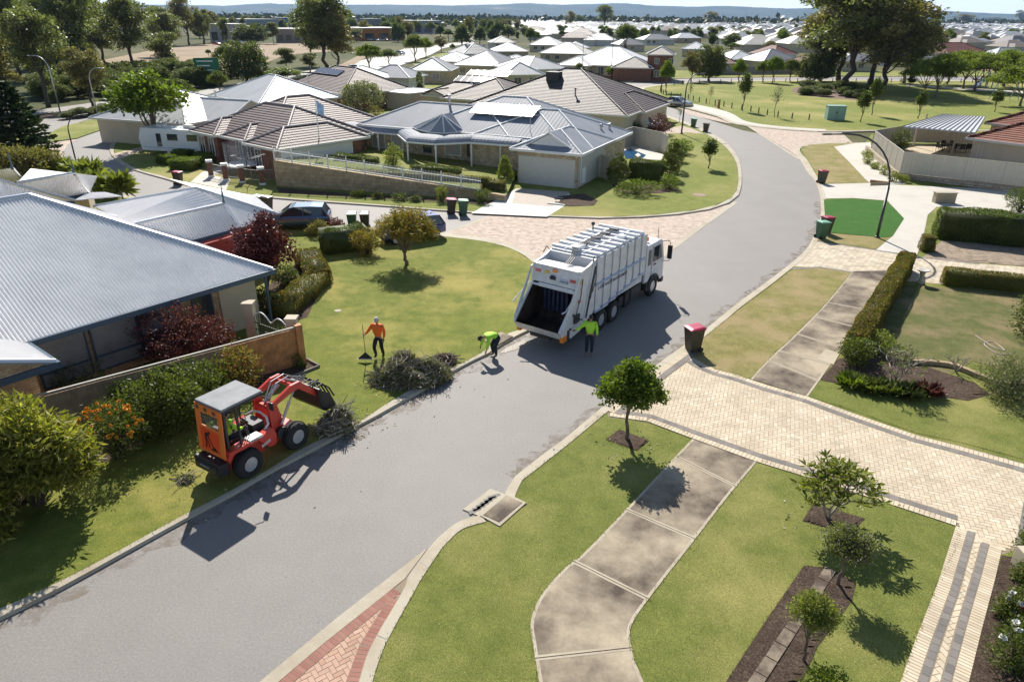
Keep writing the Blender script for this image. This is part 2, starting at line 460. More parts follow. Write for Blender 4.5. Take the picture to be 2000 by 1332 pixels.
darkst=mat('dark_steel',(.06,.06,.065),.5,metal=.4,var=.1)
bark=mat('bark',(.16,.12,.09),.95,var=.35,scale=4,bump=.6,bscale=14)
barkd=mat('dark_bark',(.075,.06,.05),.95,var=.35,scale=4,bump=.6,bscale=10)
barkp=mat('pale_bark',(.30,.26,.21),.9,var=.3,scale=3,bump=.4,bscale=10)
wood=mat('timber',(.30,.17,.09),.8,var=.25,scale=2,bump=.2)
wood2=mat('weathered_timber',(.22,.20,.17),.9,var=.25,scale=2,bump=.3)
colorb=mat('beige_sheet_fence',(.50,.46,.38),.5,var=.05)
def leafmat(name,cols,trans=.3,rough=.55,nsc=.8):
 t=NT(name,rough,.35)
 g=t.nt.nodes.new('ShaderNodeNewGeometry')
 c=t.ramp(g.outputs['Random Per Island'],[(i/max(1,len(cols)-1),x)for i,x in enumerate(cols)])
 n=t.noise(nsc,3,.6)
 c=t.mix(1,c,t.ramp(n,[(.3,.72),(.7,1.3)]),'MULTIPLY')
 t.color(c)
 tr=t.nt.nodes.new('ShaderNodeBsdfTranslucent');ms=t.nt.nodes.new('ShaderNodeMixShader');ms.inputs[0].default_value=trans
 c2=t.mix(1,c,(1.25,1.45,.6),'MULTIPLY')
 t.L(c2,tr.inputs[0]);t.L(t.b.outputs[0],ms.inputs[1]);t.L(tr.outputs[0],ms.inputs[2])
 t.L(ms.outputs[0],t.nt.nodes['Material Output'].inputs[0]);return t.m
lf_bright=leafmat('leaf_bright',[(.085,.125,.014),(.14,.18,.022),(.20,.245,.035)],.38)
lf_mid=leafmat('leaf_mid',[(.075,.10,.022),(.12,.145,.032),(.18,.195,.048)],.34)
lf_dark=leafmat('leaf_dark',[(.07,.085,.026),(.11,.13,.04),(.18,.195,.065)],.36)
lf_gum=leafmat('leaf_gum',[(.09,.10,.038),(.15,.16,.065),(.25,.25,.12)],.42,.45,.35)
lf_gumb=leafmat('leaf_gum_brown',[(.11,.10,.038),(.18,.155,.065),(.28,.22,.095)],.42,.5,.35)
lf_jac=leafmat('leaf_feathery',[(.10,.13,.022),(.15,.18,.03),(.21,.24,.045)],.42,.6,.5)
lf_yell=leafmat('leaf_yellow_green',[(.16,.19,.035),(.24,.26,.06),(.30,.30,.08)],.35)
lf_aut=leafmat('leaf_autumn',[(.10,.13,.02),(.26,.20,.04),(.36,.20,.05),(.15,.17,.03)],.35)
lf_plum=leafmat('leaf_plum',[(.055,.014,.018),(.10,.022,.028),(.16,.04,.045)],.25,.4)
lf_plumd=leafmat('leaf_dark_plum',[(.07,.018,.022),(.13,.035,.04),(.20,.07,.07)],.3,.5)
lf_orange=leafmat('leaf_orange_hedge',[(.075,.10,.016),(.12,.14,.02),(.34,.15,.04),(.10,.12,.018),(.22,.18,.035)],.3)
lf_hedge=leafmat('leaf_hedge',[(.055,.08,.014),(.092,.12,.02),(.14,.165,.032)],.28,.5,3)
lf_pine=leafmat('leaf_pine',[(.022,.042,.016),(.035,.06,.022),(.06,.085,.03)],.15)
lf_olive=leafmat('leaf_olive',[(.10,.115,.05),(.15,.165,.075),(.21,.21,.11)],.3)
lf_grassy=leafmat('leaf_fine_yellow',[(.16,.17,.03),(.27,.26,.05),(.40,.35,.08)],.42)
fl_orange=mat('orange_petals',(.88,.42,.04),.7,var=.2)
fl_white=mat('white_petals',(.75,.74,.66),.7,var=.05)
fl_red=mat('red_petals',(.55,.03,.02),.7,var=.1)
dryst=leafmat('dry_twigs',[(.34,.29,.22),(.50,.45,.36),(.22,.16,.10),(.62,.57,.47)],.05,.8)
# ================================================================ foliage
LEAF={'leaf':(np.array([(0,0),(.35,.28),(1,0),(.35,-.28)]),[(0,.06,0,.06)]),'long':(np.array([(0,0),(.45,.12),(1,0),(.45,-.12)]),[(0,.03,-.12,.03)]),'tuft':(np.array([(0,0),(.5,.5),(1,0),(.5,-.5)]),[(0,.12,0,.12)]),}
def leaves_mesh(name,P,D,size,kind='leaf',rg=rng,jit=.35,roll=None):
 """one small folded face per point P, growing along D"""
 n=len(P)
 pr,zz=LEAF[kind];zz=np.array(zz[0])
 D=D/(np.linalg.norm(D,axis=1,keepdims=True)+1e-9)
 r=rg.normal(size=(n,3));S=np.cross(D,r);S/=(np.linalg.norm(S,axis=1,keepdims=True)+1e-9)
 N=np.cross(S,D)
 s=size*(1+jit*rg.uniform(-1,1,(n,1)))
 V=np.empty((n,4,3))
 for k in range(4):
  V[:,k]=P+D*s*pr[k,0]+S*s*pr[k,1]+N*s*zz[k]
 return V.reshape(-1,3)
def mesh_np(name,V,nf,m,extra=None):
 """quads from V (4 verts each) plus optional extra (verts, faces) of a core or twigs, material slot 1"""
 me=bpy.data.meshes.new(name)
 ev,ef=(extra.v,extra.f)if extra else([],[])
 nv=len(V)+len(ev)
 me.vertices.add(nv)
 allv=np.vstack([V,np.array(ev,float)])if len(ev)else V
 me.vertices.foreach_set('co',allv.astype(np.float32).ravel())
 loops=list(np.arange(nf*4));starts=list(np.arange(nf)*4);tot=[4]*nf
 for f in ef:
  starts.append(len(loops));tot.append(len(f));loops+=[len(V)+i for i in f]
 me.loops.add(len(loops));me.loops.foreach_set('vertex_index',np.array(loops,np.int32))
 me.polygons.add(len(starts));me.polygons.foreach_set('loop_start',np.array(starts,np.int32));me.polygons.foreach_set('loop_total',np.array(tot,np.int32))
 mm=m if isinstance(m,(list,tuple))else[m]
 for x in mm:me.materials.append(x)
 if len(mm)>1:me.polygons.foreach_set('material_index',np.array([0]*nf+[1]*len(ef),np.int32))
 me.update(calc_edges=True);me.validate()
 return me
def unit(n,rg=rng):
 v=rg.normal(size=(n,3));return v/np.linalg.norm(v,axis=1,keepdims=True)
def lobes_points(lobes,nclump,per,spread,rg,shell=.55,low=.25):
 vol=np.array([l[3]*l[4]*l[5]for l in lobes])**.8;pick=rg.choice(len(lobes),nclump,p=vol/vol.sum())
 lb=np.array(lobes)[pick]
 d=unit(nclump,rg)
 d[:,2]=np.where(d[:,2]<-low*2,-d[:,2]*rg.uniform(0,1,nclump),d[:,2])
 r=shell+(1-shell)*rg.random((nclump,1))**.5
 C=lb[:,:3]+d*lb[:,3:6]*r
 P=np.repeat(C,per,0)+rg.normal(size=(nclump*per,3))*spread*(1,1,.6)
 O=np.repeat(d,per,0)
 return P,O,C
def crown_mesh(name,lobes,nclump,per,spread,size,m,kind='leaf',seed=1,shell=.55,droop=0.,up=.25,low=.25,twigs=None,twigr=.012):
 rg=np.random.default_rng(seed)
 P,O,C=lobes_points(lobes,nclump,per,spread,rg,shell,low)
 D=O*.6+unit(len(P),rg)*.9+np.array([0,0,up-droop])
 V=leaves_mesh(name,P,D,size,kind,rg)
 return mesh_np(name,V,len(P),m),C
def limb_mesh(name,H,fork,r0,C,m,seed=1,nl=6,lean=(0,0),sub=3,top=None,extra=()):
 """tapered trunk with limbs that reach the foliage clumps C"""
 rg=np.random.default_rng(seed);mb=MB()
 top=top or fork*1.05
 k=6
 path=[(lean[0]*(i/k)**1.3+rg.normal()*.02*H*(i>0)*.5,lean[1]*(i/k)**1.3+rg.normal()*.01*H*(i>0),top*i/k)for i in range(k+1)]
 path[0]=(0,0,-.15)
 mb.tube(path,[r0*(1.25-.6*(i/k)if i else 1.5)for i in range(k+1)],9)
 A=np.array(path[-1])
 if len(C):
  idx=rg.permutation(len(C))
  tg=[C[i]for i in idx[:nl]]
  for i,t in enumerate(tg):
   f=rg.uniform(.62,1);j=int(f*k);a=np.array(path[j])
   t=np.array(t);mid=a*.5+t*.5+np.array([0,0,.10*H*rg.uniform(-.3,1)]);mid[:2]+=rg.normal(size=2)*.03*H
   q=cat([a,mid,t*.97+a*.03],4)
   mb.tube(q,list(np.linspace(r0*.5,r0*.13,len(q))),6)
   for s_ in range(sub):
    b=np.array(q[rg.integers(3,len(q))]);c=C[rg.integers(len(C))]
    if np.linalg.norm(c-b)<.45*H:mb.tube([b,(b+c)/2+rg.normal(size=3)*.02*H,c],[r0*.18,r0*.12,r0*.05],5)
 for e in extra:mb.tube(*e)
 return mb
def tree_thing(name,label,cat_,loc,H,W,lobes,leafm,barkm,nclump=400,per=8,size=.25,spread=.3,kind='leaf',seed=1,fork=.4,r0=None,nl=7,sub=3,shell=.5,droop=0,group=None,rz=0,lean=(0,0),low=.25,up=.25):
 """lobes in unit space: x,y in half-widths, z in heights"""
 t=thing(name,label,cat_,loc,rz,group)
 lb=[(l[0]*W/2,l[1]*W/2,l[2]*H,l[3]*W/2,l[4]*W/2,l[5]*H)for l in lobes]
 me,C=crown_mesh('crown',lb,nclump,per,spread,size,leafm,kind,seed,shell,droop,up,low)
 o=bpy.data.objects.new('crown',me);col.objects.link(o);o.parent=t
 mb=limb_mesh('trunk',H,fork*H,r0 or H*.022,C,barkm,seed,nl,lean,sub)
 mb.build('trunk',barkm,t,smooth=True)
 return t
def shrub(name,label,cat_,loc,W,D,H,leafm,nclump=160,per=9,size=.09,spread=.09,kind='leaf',seed=1,nlobes=5,group=None,rz=0,shell=.55,core=True,up=.25,low=.5,stems=True,jag=.3,droop=0,corem=None):
 rg=np.random.default_rng(seed+91)
 t=thing(name,label,cat_,loc,rz,group)
 lb=[(0,0,H*.46,W*.42,D*.42,H*.50)]
 for i in range(nlobes):
  a=2*pi*i/max(1,nlobes)+rg.uniform(-.4,.4);q=rg.uniform(.45,.8)
  lb.append((cos(a)*W/2*q*.75,sin(a)*D/2*q*.75,H*rg.uniform(.22,.62),W*rg.uniform(.24,.34),D*rg.uniform(.24,.34),H*rg.uniform(.25,.4)))
 me,C=crown_mesh('foliage',lb,nclump,per,spread,size,leafm,kind,seed,shell,droop,up,low)
 C[:,2]=np.maximum(C[:,2],.05)
 o=bpy.data.objects.new('foliage',me);col.objects.link(o);o.parent=t
 co=np.empty(len(me.vertices)*3);me.vertices.foreach_get('co',co);co=co.reshape(-1,3);co[:,2]=np.maximum(co[:,2],.02);me.vertices.foreach_set('co',co.ravel())
 if stems:
  mb=MB()
  for i in range(12):
   c=C[rg.integers(len(C))];a=rg.normal(size=2)*.05
   mb.tube([(a[0],a[1],-.05),(a[0]+c[0]*.35,a[1]+c[1]*.35,c[2]*.55),tuple(c*.93)],[.022*H,.016*H,.006*H],5)
  mb.build('stem',barkd,t,smooth=True)
 return t
def hedge(name,label,A,B,w_,h,leafm,dens=420,size=.07,seed=1,group=None,z0=.1,lump=.04,cat_='hedge',kind='leaf',rounded=.12,core=lf_dark,z0b=None):
 """clipped hedge from ground point A to B: a thick block of leaves with twiggy depth"""
 rg=np.random.default_rng(seed)
 A=np.array(A[:2]);B=np.array(B[:2]);L_=np.linalg.norm(B-A);ang=math.atan2(B[1]-A[1],B[0]-A[0])
 t=thing(name,label,cat_,(*((A+B)/2),z0),ang,group)
 hx,hy=L_/2,w_/2
 areas=np.array([L_*w_,L_*h,L_*h,w_*h,w_*h]);n=int(dens*areas.sum())
 f=rg.choice(5,n,p=areas/areas.sum());a=rg.uniform(-1,1,n);b=rg.uniform(-1,1,n)
 P=np.zeros((n,3));O=np.zeros((n,3))
 dpt=rg.random(n)**2*.10
 for k in range(5):
  s=f==k
  if k==0:P[s]=np.stack([a[s]*hx,b[s]*hy,h-dpt[s]],1);O[s]=(0,0,1)
  elif k<3:sg=1 if k==1 else-1;P[s]=np.stack([a[s]*hx,sg*(hy-dpt[s]),(b[s]+1)/2*h],1);O[s]=(0,sg,0)
  else:sg=1 if k==3 else-1;P[s]=np.stack([sg*(hx-dpt[s]),a[s]*hy,(b[s]+1)/2*h],1);O[s]=(sg,0,0)
 ex=np.maximum(0,np.abs(P[:,0])-(hx-rounded))/rounded;ey=np.maximum(0,np.abs(P[:,1])-(hy-rounded))/rounded;ez=np.maximum(0,P[:,2]-(h-rounded))/rounded
 P[:,2]-=rounded*.45*np.maximum(ex,ey)*ez;P[:,0]-=np.sign(P[:,0])*rounded*.45*ex*np.maximum(ez,ey);P[:,1]-=np.sign(P[:,1])*rounded*.45*ey*np.maximum(ez,ex)
 ph=rg.uniform(0,6,4)
 P+=O*(lump*(np.sin(P[:,0]*3.1+ph[0])+np.sin(P[:,1]*4.3+P[:,0]*1.7+ph[1])+np.sin(P[:,2]*5+P[:,0]*2.3+ph[2])))[:,None]
 D=O*.7+unit(n,rg)*.9
 V=leaves_mesh('foliage',P,D,size,kind,rg)
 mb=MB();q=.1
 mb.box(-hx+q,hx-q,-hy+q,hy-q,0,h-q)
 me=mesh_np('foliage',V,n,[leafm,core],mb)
 o=bpy.data.objects.new('foliage',me);col.objects.link(o);o.parent=t
 return t
# ================================================================ ground, roads, verges
mb=MB()
far=NT('ground_far',.95,.1)
_a=far.noise(.012,6,.6);_b=far.noise(.25,5,.7)
far.color(far.mix(1,far.ramp(_a,[(.35,(.06,.075,.028)),(.52,(.09,.095,.04)),(.68,(.17,.14,.08))]),far.ramp(_b,[(.3,.7),(.7,1.3)]),'MULTIPLY'))
mb.sheet([(-9000,-60),(9000,-60),(9000,14000),(-9000,14000)],-.06)
struct('ground',mb,far.m)
mb=MB()
mb.sheet([tuple(p)for p in GL([(-1500,1500),(-900,500),(60,268),(60,240),(240,212),(262,216),(262,262),(420,330),(500,350),(700,380),(960,380),(1300,380),(1400,330),(1370,262),(1170,200),(1160,168),(1200,154),(1390,150.5),(2400,149),(2400,158),(1600,160),(1290,172),(1275,200),(1450,255),(1680,300),(1660,520),(1500,640),(1420,760),(2600,1100),(2600,1500)])],0)
struct('road',mb,asph)
ZL=.105
def lawn(name,pts,z=ZL,m=g_mid,z0=-.1,world=False):
 mb=MB();mb.prism([tuple(p[:2])for p in(pts if world else GL(pts,z))],z0,z)
 return struct(name,mb,m)
def kerb(name,road_pts,back_pts,m=c_kerb,z=.115,face=.095,n=5):
 """road_pts at road level, back_pts on the lawn edge; the two lists run side by side"""
 a=cat(GL(road_pts,0.0),n);b=cat(GL(back_pts,z),n)
 ta=np.linspace(0,1,120)
 def res(q):
  q=np.array(q);d=np.r_[0,np.cumsum(np.linalg.norm(np.diff(q,axis=0),axis=1))];d/=d[-1]
  return np.stack([np.interp(ta,d,q[:,i])for i in range(3)],1)
 a,b=res(a),res(b);mb=MB();vs=[];fs=[]
 for p,q in zip(a,b):
  o=p+(q-p)*.12
  vs+=[(p[0],p[1],-.02),(p[0],p[1],.012),(o[0],o[1],face),(q[0],q[1],z),(q[0],q[1],-.02)]
 for i in range(len(a)-1):
  for k in range(4):fs.append((i*5+k,i*5+k+1,i*5+5+k+1,i*5+5+k))
 mb.add(vs,fs)
 L_=0;last=a[0]
 for i in range(1,len(a)):
  L_+=np.linalg.norm(a[i]-last);last=a[i]
  if L_>2.4:
   L_=0;p=a[i]+(b[i]-a[i])*.1;q=b[i];p[2]=face;t=(a[i]-a[i-1]);t/=np.linalg.norm(t)
   mb.add([tuple(p+(0,0,.004)-t*.008),tuple(p+(0,0,.004)+t*.008),tuple(q+(0,0,.004)+t*.008),tuple(q+(0,0,.004)-t*.008)],[(0,1,2,3)],1)
 return struct(name,mb,[m,darkst],fix=False)
def grime(name,line,w_=.5,side=-1):
 t=MATS.get('gutter_grime')
 if t is None:
  g=NT('gutter_grime',.9,.2);n=g.noise(2.6,6,.7);n2=g.noise(.7,3,.6);g.color(g.mix(n,(.20,.155,.11),(.30,.25,.19)));m=g.nt.nodes.new('ShaderNodeMath');m.operation='MULTIPLY';g.L(g.ramp(n,[(.42,0),(.62,.8)]),m.inputs[0]);g.L(g.ramp(n2,[(.3,.3),(.7,1)]),m.inputs[1]);g.L(m.outputs[0],g.b.inputs['Alpha']);t=g.m
 P=[p[:2]for p in cat(GL(line,0),5)];out=[]
 for i,p in enumerate(P):
  a=P[max(0,i-1)];b=P[min(len(P)-1,i+1)];d=(b-a)/np.linalg.norm(b-a);out.append(p+np.array([-d[1],d[0]])*side*w_*(1+.4*sin(i*1.7)+.3*sin(i*.61)))
 mb=MB();mb.add([(*p,.003)for p in P]+[(*p,.003)for p in out],[(i,i+1,len(P)+i+1,len(P)+i)for i in range(len(P)-1)]);struct(name,mb,t)
# --- left verge and front lawn (corner lot)
KL_road=[(-300,1345),(-120,1268),(0,1213),(126,1150),(252,1080),(366,1017),(466,963),(526,927),(601,888),(688,841.5),(740,814.5),(820,769),(866,740),(924,708),(958,692),(985,674),(1010,660),(1042,644),(1075,622),(1090,590),(1086,560),(1068,530),(1050,510),(1010,484),(960,469),(905,461),(868,457),(800,450),(700,441),(600,430),(500,417),(380,402),(250,384),(160,350),(118,318),(104,300)]
KL_back=[(-300,1315),(-120,1240),(0,1187),(90,1148),(228,1077),(340,1015),(445,961),(521,919),(598,871),(694,829),(738,799),(800,762),(850,736),(900,710),(942,688),(965,668),(990,652),(1030,638),(1062,616),(1078,588),(1075,562),(1058,533),(1040,511),(1004,488),(956,473.5),(905,466),(868,462),(800,455),(700,446),(600,435),(500,422),(380,407),(250,389),(155,354),(112,320),(97,300)]
kerb('kerb',KL_road,KL_back)
grime('gutter_dirt',KL_road[:18],.45)
lawn('lawn',KL_back+[(60,268),(-900,420),(-2600,900),(-2600,1400)],m=g_mid)
# --- block of the retaining-wall house, inner side of the bend
KA_road=[(257,250),(238,262),(222,275),(214,289),(217,305),(238,322),(266,336),(311,348),(360,363),(440,378),(500,386),(620,396),(760,405.5),(860,413.5),(960,420),(1072,425),(1181,429),(1262,426),(1343,419),(1404,407),(1439,389),(1448,369),(1449.5,342),(1445,316),(1432,294),(1416,277),(1390,262),(1372,252),(1349,243),(1311,229),(1272,217.5),(1226,206),(1200,196),(1184,184),(1181,173),(1195,166),(1240,159.5),(1300,155.5),(1390,153),(1600,150.6),(2300,149.5)]
KA_back=[(262,251),(244,263),(229,276),(222,289),(225,303),(245,318),(272,332),(315,343),(364,357.5),(442,373),(502,381),(622,391),(760,401),(860,409),(960,415),(1072,420),(1181,423.5),(1258,421),(1335,414),(1394,402.5),(1429,386),(1440,368),(1442,342),(1438,317),(1425,296),(1408,279.5),(1383,264),(1366,254),(1343,245),(1306,231),(1268,219.5),(1221,208),(1194,197.5),(1177,185),(1173,172.5),(1190,164.7),(1238,158.3),(1300,154.3),(1390,152),(1600,149.8),(2300,148.7)]
kerb('kerb',KA_road,KA_back)
lawn('lawn',KA_back+[(2300,140),(1200,138),(1000,135),(700,150),(420,182),(262,214)],m=g_park)
# --- park, outer side of the bend beyond the side street
KP_road=[(2300,161),(1900,158),(1570,157.5),(1420,159),(1360,161),(1300,165),(1262,170),(1238,175),(1232,181),(1238,188),(1262,195.5),(1303,203.5),(1343,213),(1400,228.5),(1424,240),(1457,247),(1510,253),(1560,257),(1615,259.5),(1702,258),(1800,256),(2300,262)]
KP_back=[(2300,162),(1900,159),(1570,158.5),(1420,160),(1360,162),(1300,166.2),(1264,171.5),(1243,177),(1239,181.5),(1245,187),(1268,194),(1308,201.5),(1348,210.5),(1404,225.5),(1430,236.5),(1461,243),(1512,249),(1560,253),(1615,255.5),(1702,254.5),(1800,252.5),(2300,258)]
kerb('kerb',KP_road,KP_back)
lawn('park_grass',KP_back,m=g_park)
mb=MB()
pa=[(1258,172.5),(1258,176),(1262,183),(1282,191.5),(1303,196.5),(1357,204),(1404,214),(1432,223.5),(1451,235),(1475,241),(1512,246),(1560,250),(1615,253)]
pb=[(1243,177),(1239,181.5),(1245,187),(1268,194),(1308,201.5),(1348,210.5),(1404,225.5),(1430,236.5),(1461,243.2),(1512,249.2),(1560,253.2),(1610,255.6)]
mb.sheet([tuple(p)for p in cat(GL(pa,.112),4)+cat(GL(pb,.112)[::-1],4)],.112)
struct('park_footpath',mb,c_pale)
# --- island with the sheet fence, right of the bend
KR1_road=[(1690,284),(1620,285),(1573,288),(1552,293),(1551,300),(1563,313),(1576,335),(1590,352),(1599,372),(1603,395),(1603,420),(1597,445),(1588,465),(1574,488),(1556,506),(1530,527),(1500,550),(1440,594),(1410,618),(1365,655),(1339,674),(1300,701),(1230,755),(1176,797),(1100,861),(1070,882),(1040,905),(1004,934)]
KR1_back=[(1690,279),(1620,279.5),(1580,282),(1564,289),(1564,299),(1576,312),(1588,332),(1600,352),(1609,372),(1613,395),(1612,421),(1606,447),(1597,468),(1581,492),(1562,511),(1538,530),(1508,554),(1449,598),(1418,624),(1373,660),(1348,680),(1310,708),(1240,762),(1187,803),(1109,868),(1088,884),(1058,908),(1020,937)]
kerb('kerb',KR1_road,KR1_back)
lawn('verge',KR1_back[:]+[(1400,1000),(2000,1060),(2700,1080),(2600,420),(2300,258),(1750,255),(1702,262)],z=.095,m=g_near)
grime('gutter_dirt',KR1_road[9:],.35,-1)
kerb('kerb',[(1004,934),(987,961),(984,975)],[(1020,937),(1008,962),(1003,982)])
KR2_road=[(936,1009),(897,1021),(866,1043),(839,1070),(799,1124),(785,1158),(724,1263),(700,1332),(672,1420)]
KR2_back=[(950,1018),(906,1031),(880,1052),(858,1077),(823,1130),(806,1160),(753,1257),(727,1332),(705,1420)]
kerb('kerb',KR2_road,KR2_back)
lawn('verge',[(1003,982),(1008,962),(1020,937),(1058,908),(1088,884),(1109,868),(1187,806),(1500,900),(2200,1060),(2200,1600),(650,1600)]+KR2_back[::-1]+[(975,1020),(1030,985)],z=.098,m=g_near)
mb=MB()
mb.prism([tuple(p[:2])for p in GL([(400,1420),(507,1332),(659,1206),(778,1114),(834,1071),(826,1083),(790,1131),(632,1257),(541,1334),(440,1425)],0)],-.05,.016)
struct('edge_beam',mb,c_kerb)
# ---------------------------------------------------------------- pavers laid brick by brick
def inside(poly,x,y):
 c=False;n=len(poly);j=n-1
 for i in range(n):
  xi,yi=poly[i][:2];xj,yj=poly[j][:2]
  if(yi>y)!=(yj>y)and x<(xj-xi)*(y-yi)/(yj-yi)+xi:c=not c
  j=i
 return c
def herring(mb,poly,z,ang,w_=.115,gap=.006,mi=0,h=.004):
 P=np.array([p[:2]for p in poly]);ca,sa=cos(ang),sin(ang)
 Q=np.stack([P[:,0]*ca+P[:,1]*sa,-P[:,0]*sa+P[:,1]*ca],1)
 i0,j0=np.floor(Q.min(0)/w_).astype(int)-2;i1,j1=np.ceil(Q.max(0)/w_).astype(int)+2
 poly2=[tuple(q)for q in Q]
 for i in range(i0,i1):
  for j in range(j0,j1):
   m=(i-j)%4
   if m==0:x0,x1,y0,y1=i,i+2,j,j+1
   elif m==2:x0,x1,y0,y1=i,i+1,j-1,j+1
   else:continue
   cx,cy=(x0+x1)/2*w_,(y0+y1)/2*w_
   if not(inside(poly2,cx,cy)and all(inside(poly2,a*w_,b*w_)for a,b in((x0,y0),(x1,y0),(x1,y1),(x0,y1)))):continue
   x0,x1,y0,y1=x0*w_+gap,x1*w_-gap,y0*w_+gap,y1*w_-gap
   dz=random.uniform(0,.0025)
   mb.add([(x*ca-y*sa,x*sa+y*ca,z+dz)for x,y in((x0,y0),(x1,y0),(x1,y1),(x0,y1))],[(0,1,2,3)],mi)
def soldier(mb,line,width,z,mi,L_=.23,gap=.008,side=1):
 """a course of bricks along a line, to its left (side=1) or right"""
 P=[np.array(p[:2])for p in line]
 for a,b in zip(P[:-1],P[1:]):
  d=b-a;l=np.linalg.norm(d)
  if l<.05:continue
  d/=l;nn=np.array([-d[1],d[0]])*side;k=max(1,round(l/L_));s=l/k
  for i in range(k):
   p=a+d*(i*s+gap);q=a+d*((i+1)*s-gap)
   mb.add([(*p,z),(*q,z),(*(q+nn*width),z),(*(p+nn*width),z)]if side>0 else[(*(p+nn*width),z),(*(q+nn*width),z),(*q,z),(*p,z)],[(0,1,2,3)],mi)
def resample(pts,n=6):return cat(pts,n)
D1=[(1281,726),(1340,683),(1345,694),(1376,712),(1405,724),(1440,733),(1500,753),(1578,775),(1665,807),(1789,850),(1874,870),(2000,905),(2300,990),(2300,1130),(1986,1072),(1950,1085),(1905,1060),(1862,1040),(1867,1027),(1715,977),(1563,928),(1478,902),(1351,856),(1263,824),(1190,815),(1184,803)]
D1w=GL(D1,ZL)
mb=MB();mb.sheet([tuple(p)for p in D1w],.100);struct('driveway_sand_bed',mb,sand)
mb=MB()
herring(mb,D1w,ZL+.004,R(-20),w_=.135)
struct('driveway_pavers',mb,pv_cream)
mb=MB()
def inset_line(pts,off,z=ZL):
 P=[p[:2]for p in GL(pts,z)];out=[]
 for i,p in enumerate(P):
  a=P[max(0,i-1)];b=P[min(len(P)-1,i+1)];d=(b-a)/np.linalg.norm(b-a);out.append(p+np.array([-d[1],d[0]])*off)
 return out
top=[(1345,694),(1376,712),(1405,724),(1440,733),(1500,753),(1578,775),(1665,807),(1789,850),(1874,872),(2000,907),(2200,965)]
bot=[(1190,813),(1263,823),(1351,856),(1478,902),(1563,928),(1715,977),(1867,1027)]
kb=[(1187,803),(1281,727),(1340,684)]
for k_,(line,s)in enumerate(((top,-1),(bot,1),(kb,-1))):
 z_=ZL+.0105*k_*.5
 mb.sheet([(*p,)for p in inset_line(line,.0)]+inset_line(line,s*.52)[::-1],z_+.0075,2)
 soldier(mb,inset_line(line,0),.25,z_+.0115,0,.13,side=s)
 soldier(mb,inset_line(line,.27*s),.21,z_+.0115,1,.24,side=s)
struct('driveway_border',mb,[pv_cream,pv_grey,sand])
PP=[(1867,1027),(1936,1047),(1984,1064),(1957,1072),(1943,1132),(1917,1230),(1892,1332),(1868,1440),(1728,1440),(1758,1332),(1791,1241),(1831,1140)]
PPw=GL(PP,ZL)
mb=MB();mb.sheet([tuple(p)for p in PPw],.101);struct('path_sand_bed',mb,sand)
mb=MB();herring(mb,PPw,ZL+.002,R(14),w_=.15);struct('path_pavers',mb,pv_cream)
mb=MB()
pl=[(1867,1027),(1831,1140),(1791,1241),(1758,1332),(1728,1440)];pr=[(1957,1072),(1943,1132),(1917,1230),(1892,1332),(1868,1440)]
for line,s in((pl,1),(pr,-1)):
 mb.sheet([(*p,)for p in inset_line(line,.0)]+inset_line(line,s*.47)[::-1],ZL+.0055,2)
 soldier(mb,inset_line(line,0),.27,ZL+.010,0,.10,side=s)
 soldier(mb,inset_line(line,.29*s),.15,ZL+.010,1,.24,side=s)
struct('path_border',mb,[pv_cream,pv_grey,sand])
mb=MB();ed=[(1984,1064),(2003,958)];mb.sheet([(*p,)for p in inset_line(ed,0)]+inset_line(ed,-.3)[::-1],ZL+.0075,1)
soldier(mb,inset_line(ed,0),.21,ZL+.012,0,.24,side=-1);struct('driveway_border',mb,[pv_grey,sand])
BB=[(541,1334),(632,1257),(790,1131),(799,1124),(785,1158),(724,1263),(700,1332),(672,1420),(440,1425)]
BBw=GL(BB,.01)
mb=MB();mb.sheet([tuple(p)for p in BBw],.004);struct('bay_sand_bed',mb,sand)
mb=MB();herring(mb,BBw,.008,R(36),w_=.115);struct('bay_pavers',mb,pv_pink)
mb=MB()
for k_,(line,s)in enumerate((([(440,1425),(541,1334),(632,1257),(768,1148)],-1),([(779,1172),(724,1263),(700,1332),(672,1420)],-1))):
 mb.sheet([(*p,)for p in inset_line(line,.0,.01)]+inset_line(line,s*.26,.01)[::-1],.0125+.006*k_,1)
 soldier(mb,inset_line(line,0,.01),.25,.0155+.006*k_,0,.115,side=s)
struct('bay_border',mb,[pv_red,sand])
def sheetpx(name,pts,z,m,smooth=0):
 mb=MB();q=cat(GL(pts,z),smooth,True)if smooth else GL(pts,z)
 mb.sheet([tuple(p)for p in q],z);return struct(name,mb,m)
sheetpx('paved_threshold',[(962,418),(1100,426),(1262,423),(1404,404),(1435,397),(1304,497),(1200,570),(1080,632),(1042,640),(1090,590),(1085,570),(1068,530),(1050,508),(1010,482),(960,468),(900,458),(868,456)],.006,b_pink)
for a,b,ww in(((1437,395),(1100,634),.34),((966,418),(866,459),.3)):
 A,B=G(*a),G(*b);d=(B-A)/np.linalg.norm(B-A);n_=np.array([-d[1],d[0],0])*ww/2
 mb=MB();mb.sheet([tuple(A-n_),tuple(B-n_),tuple(B+n_),tuple(A+n_)],.010);struct('edge_beam',mb,c_kerb)
sheetpx('paved_threshold',[(1461,246),(1512,251),(1560,255),(1640,259),(1660,277),(1620,287),(1560,294),(1553,303),(1541,294),(1500,270)],.006,b_pink)
for a,b,ww in(((1461,247),(1560,311),.3),((1640,258),(1663,280),.3)):
 A,B=G(*a),G(*b);d=(B-A)/np.linalg.norm(B-A);n_=np.array([-d[1],d[0],0])*ww/2
 mb=MB();mb.sheet([tuple(A-n_),tuple(B-n_),tuple(B+n_),tuple(A+n_)],.010);struct('edge_beam',mb,c_kerb)
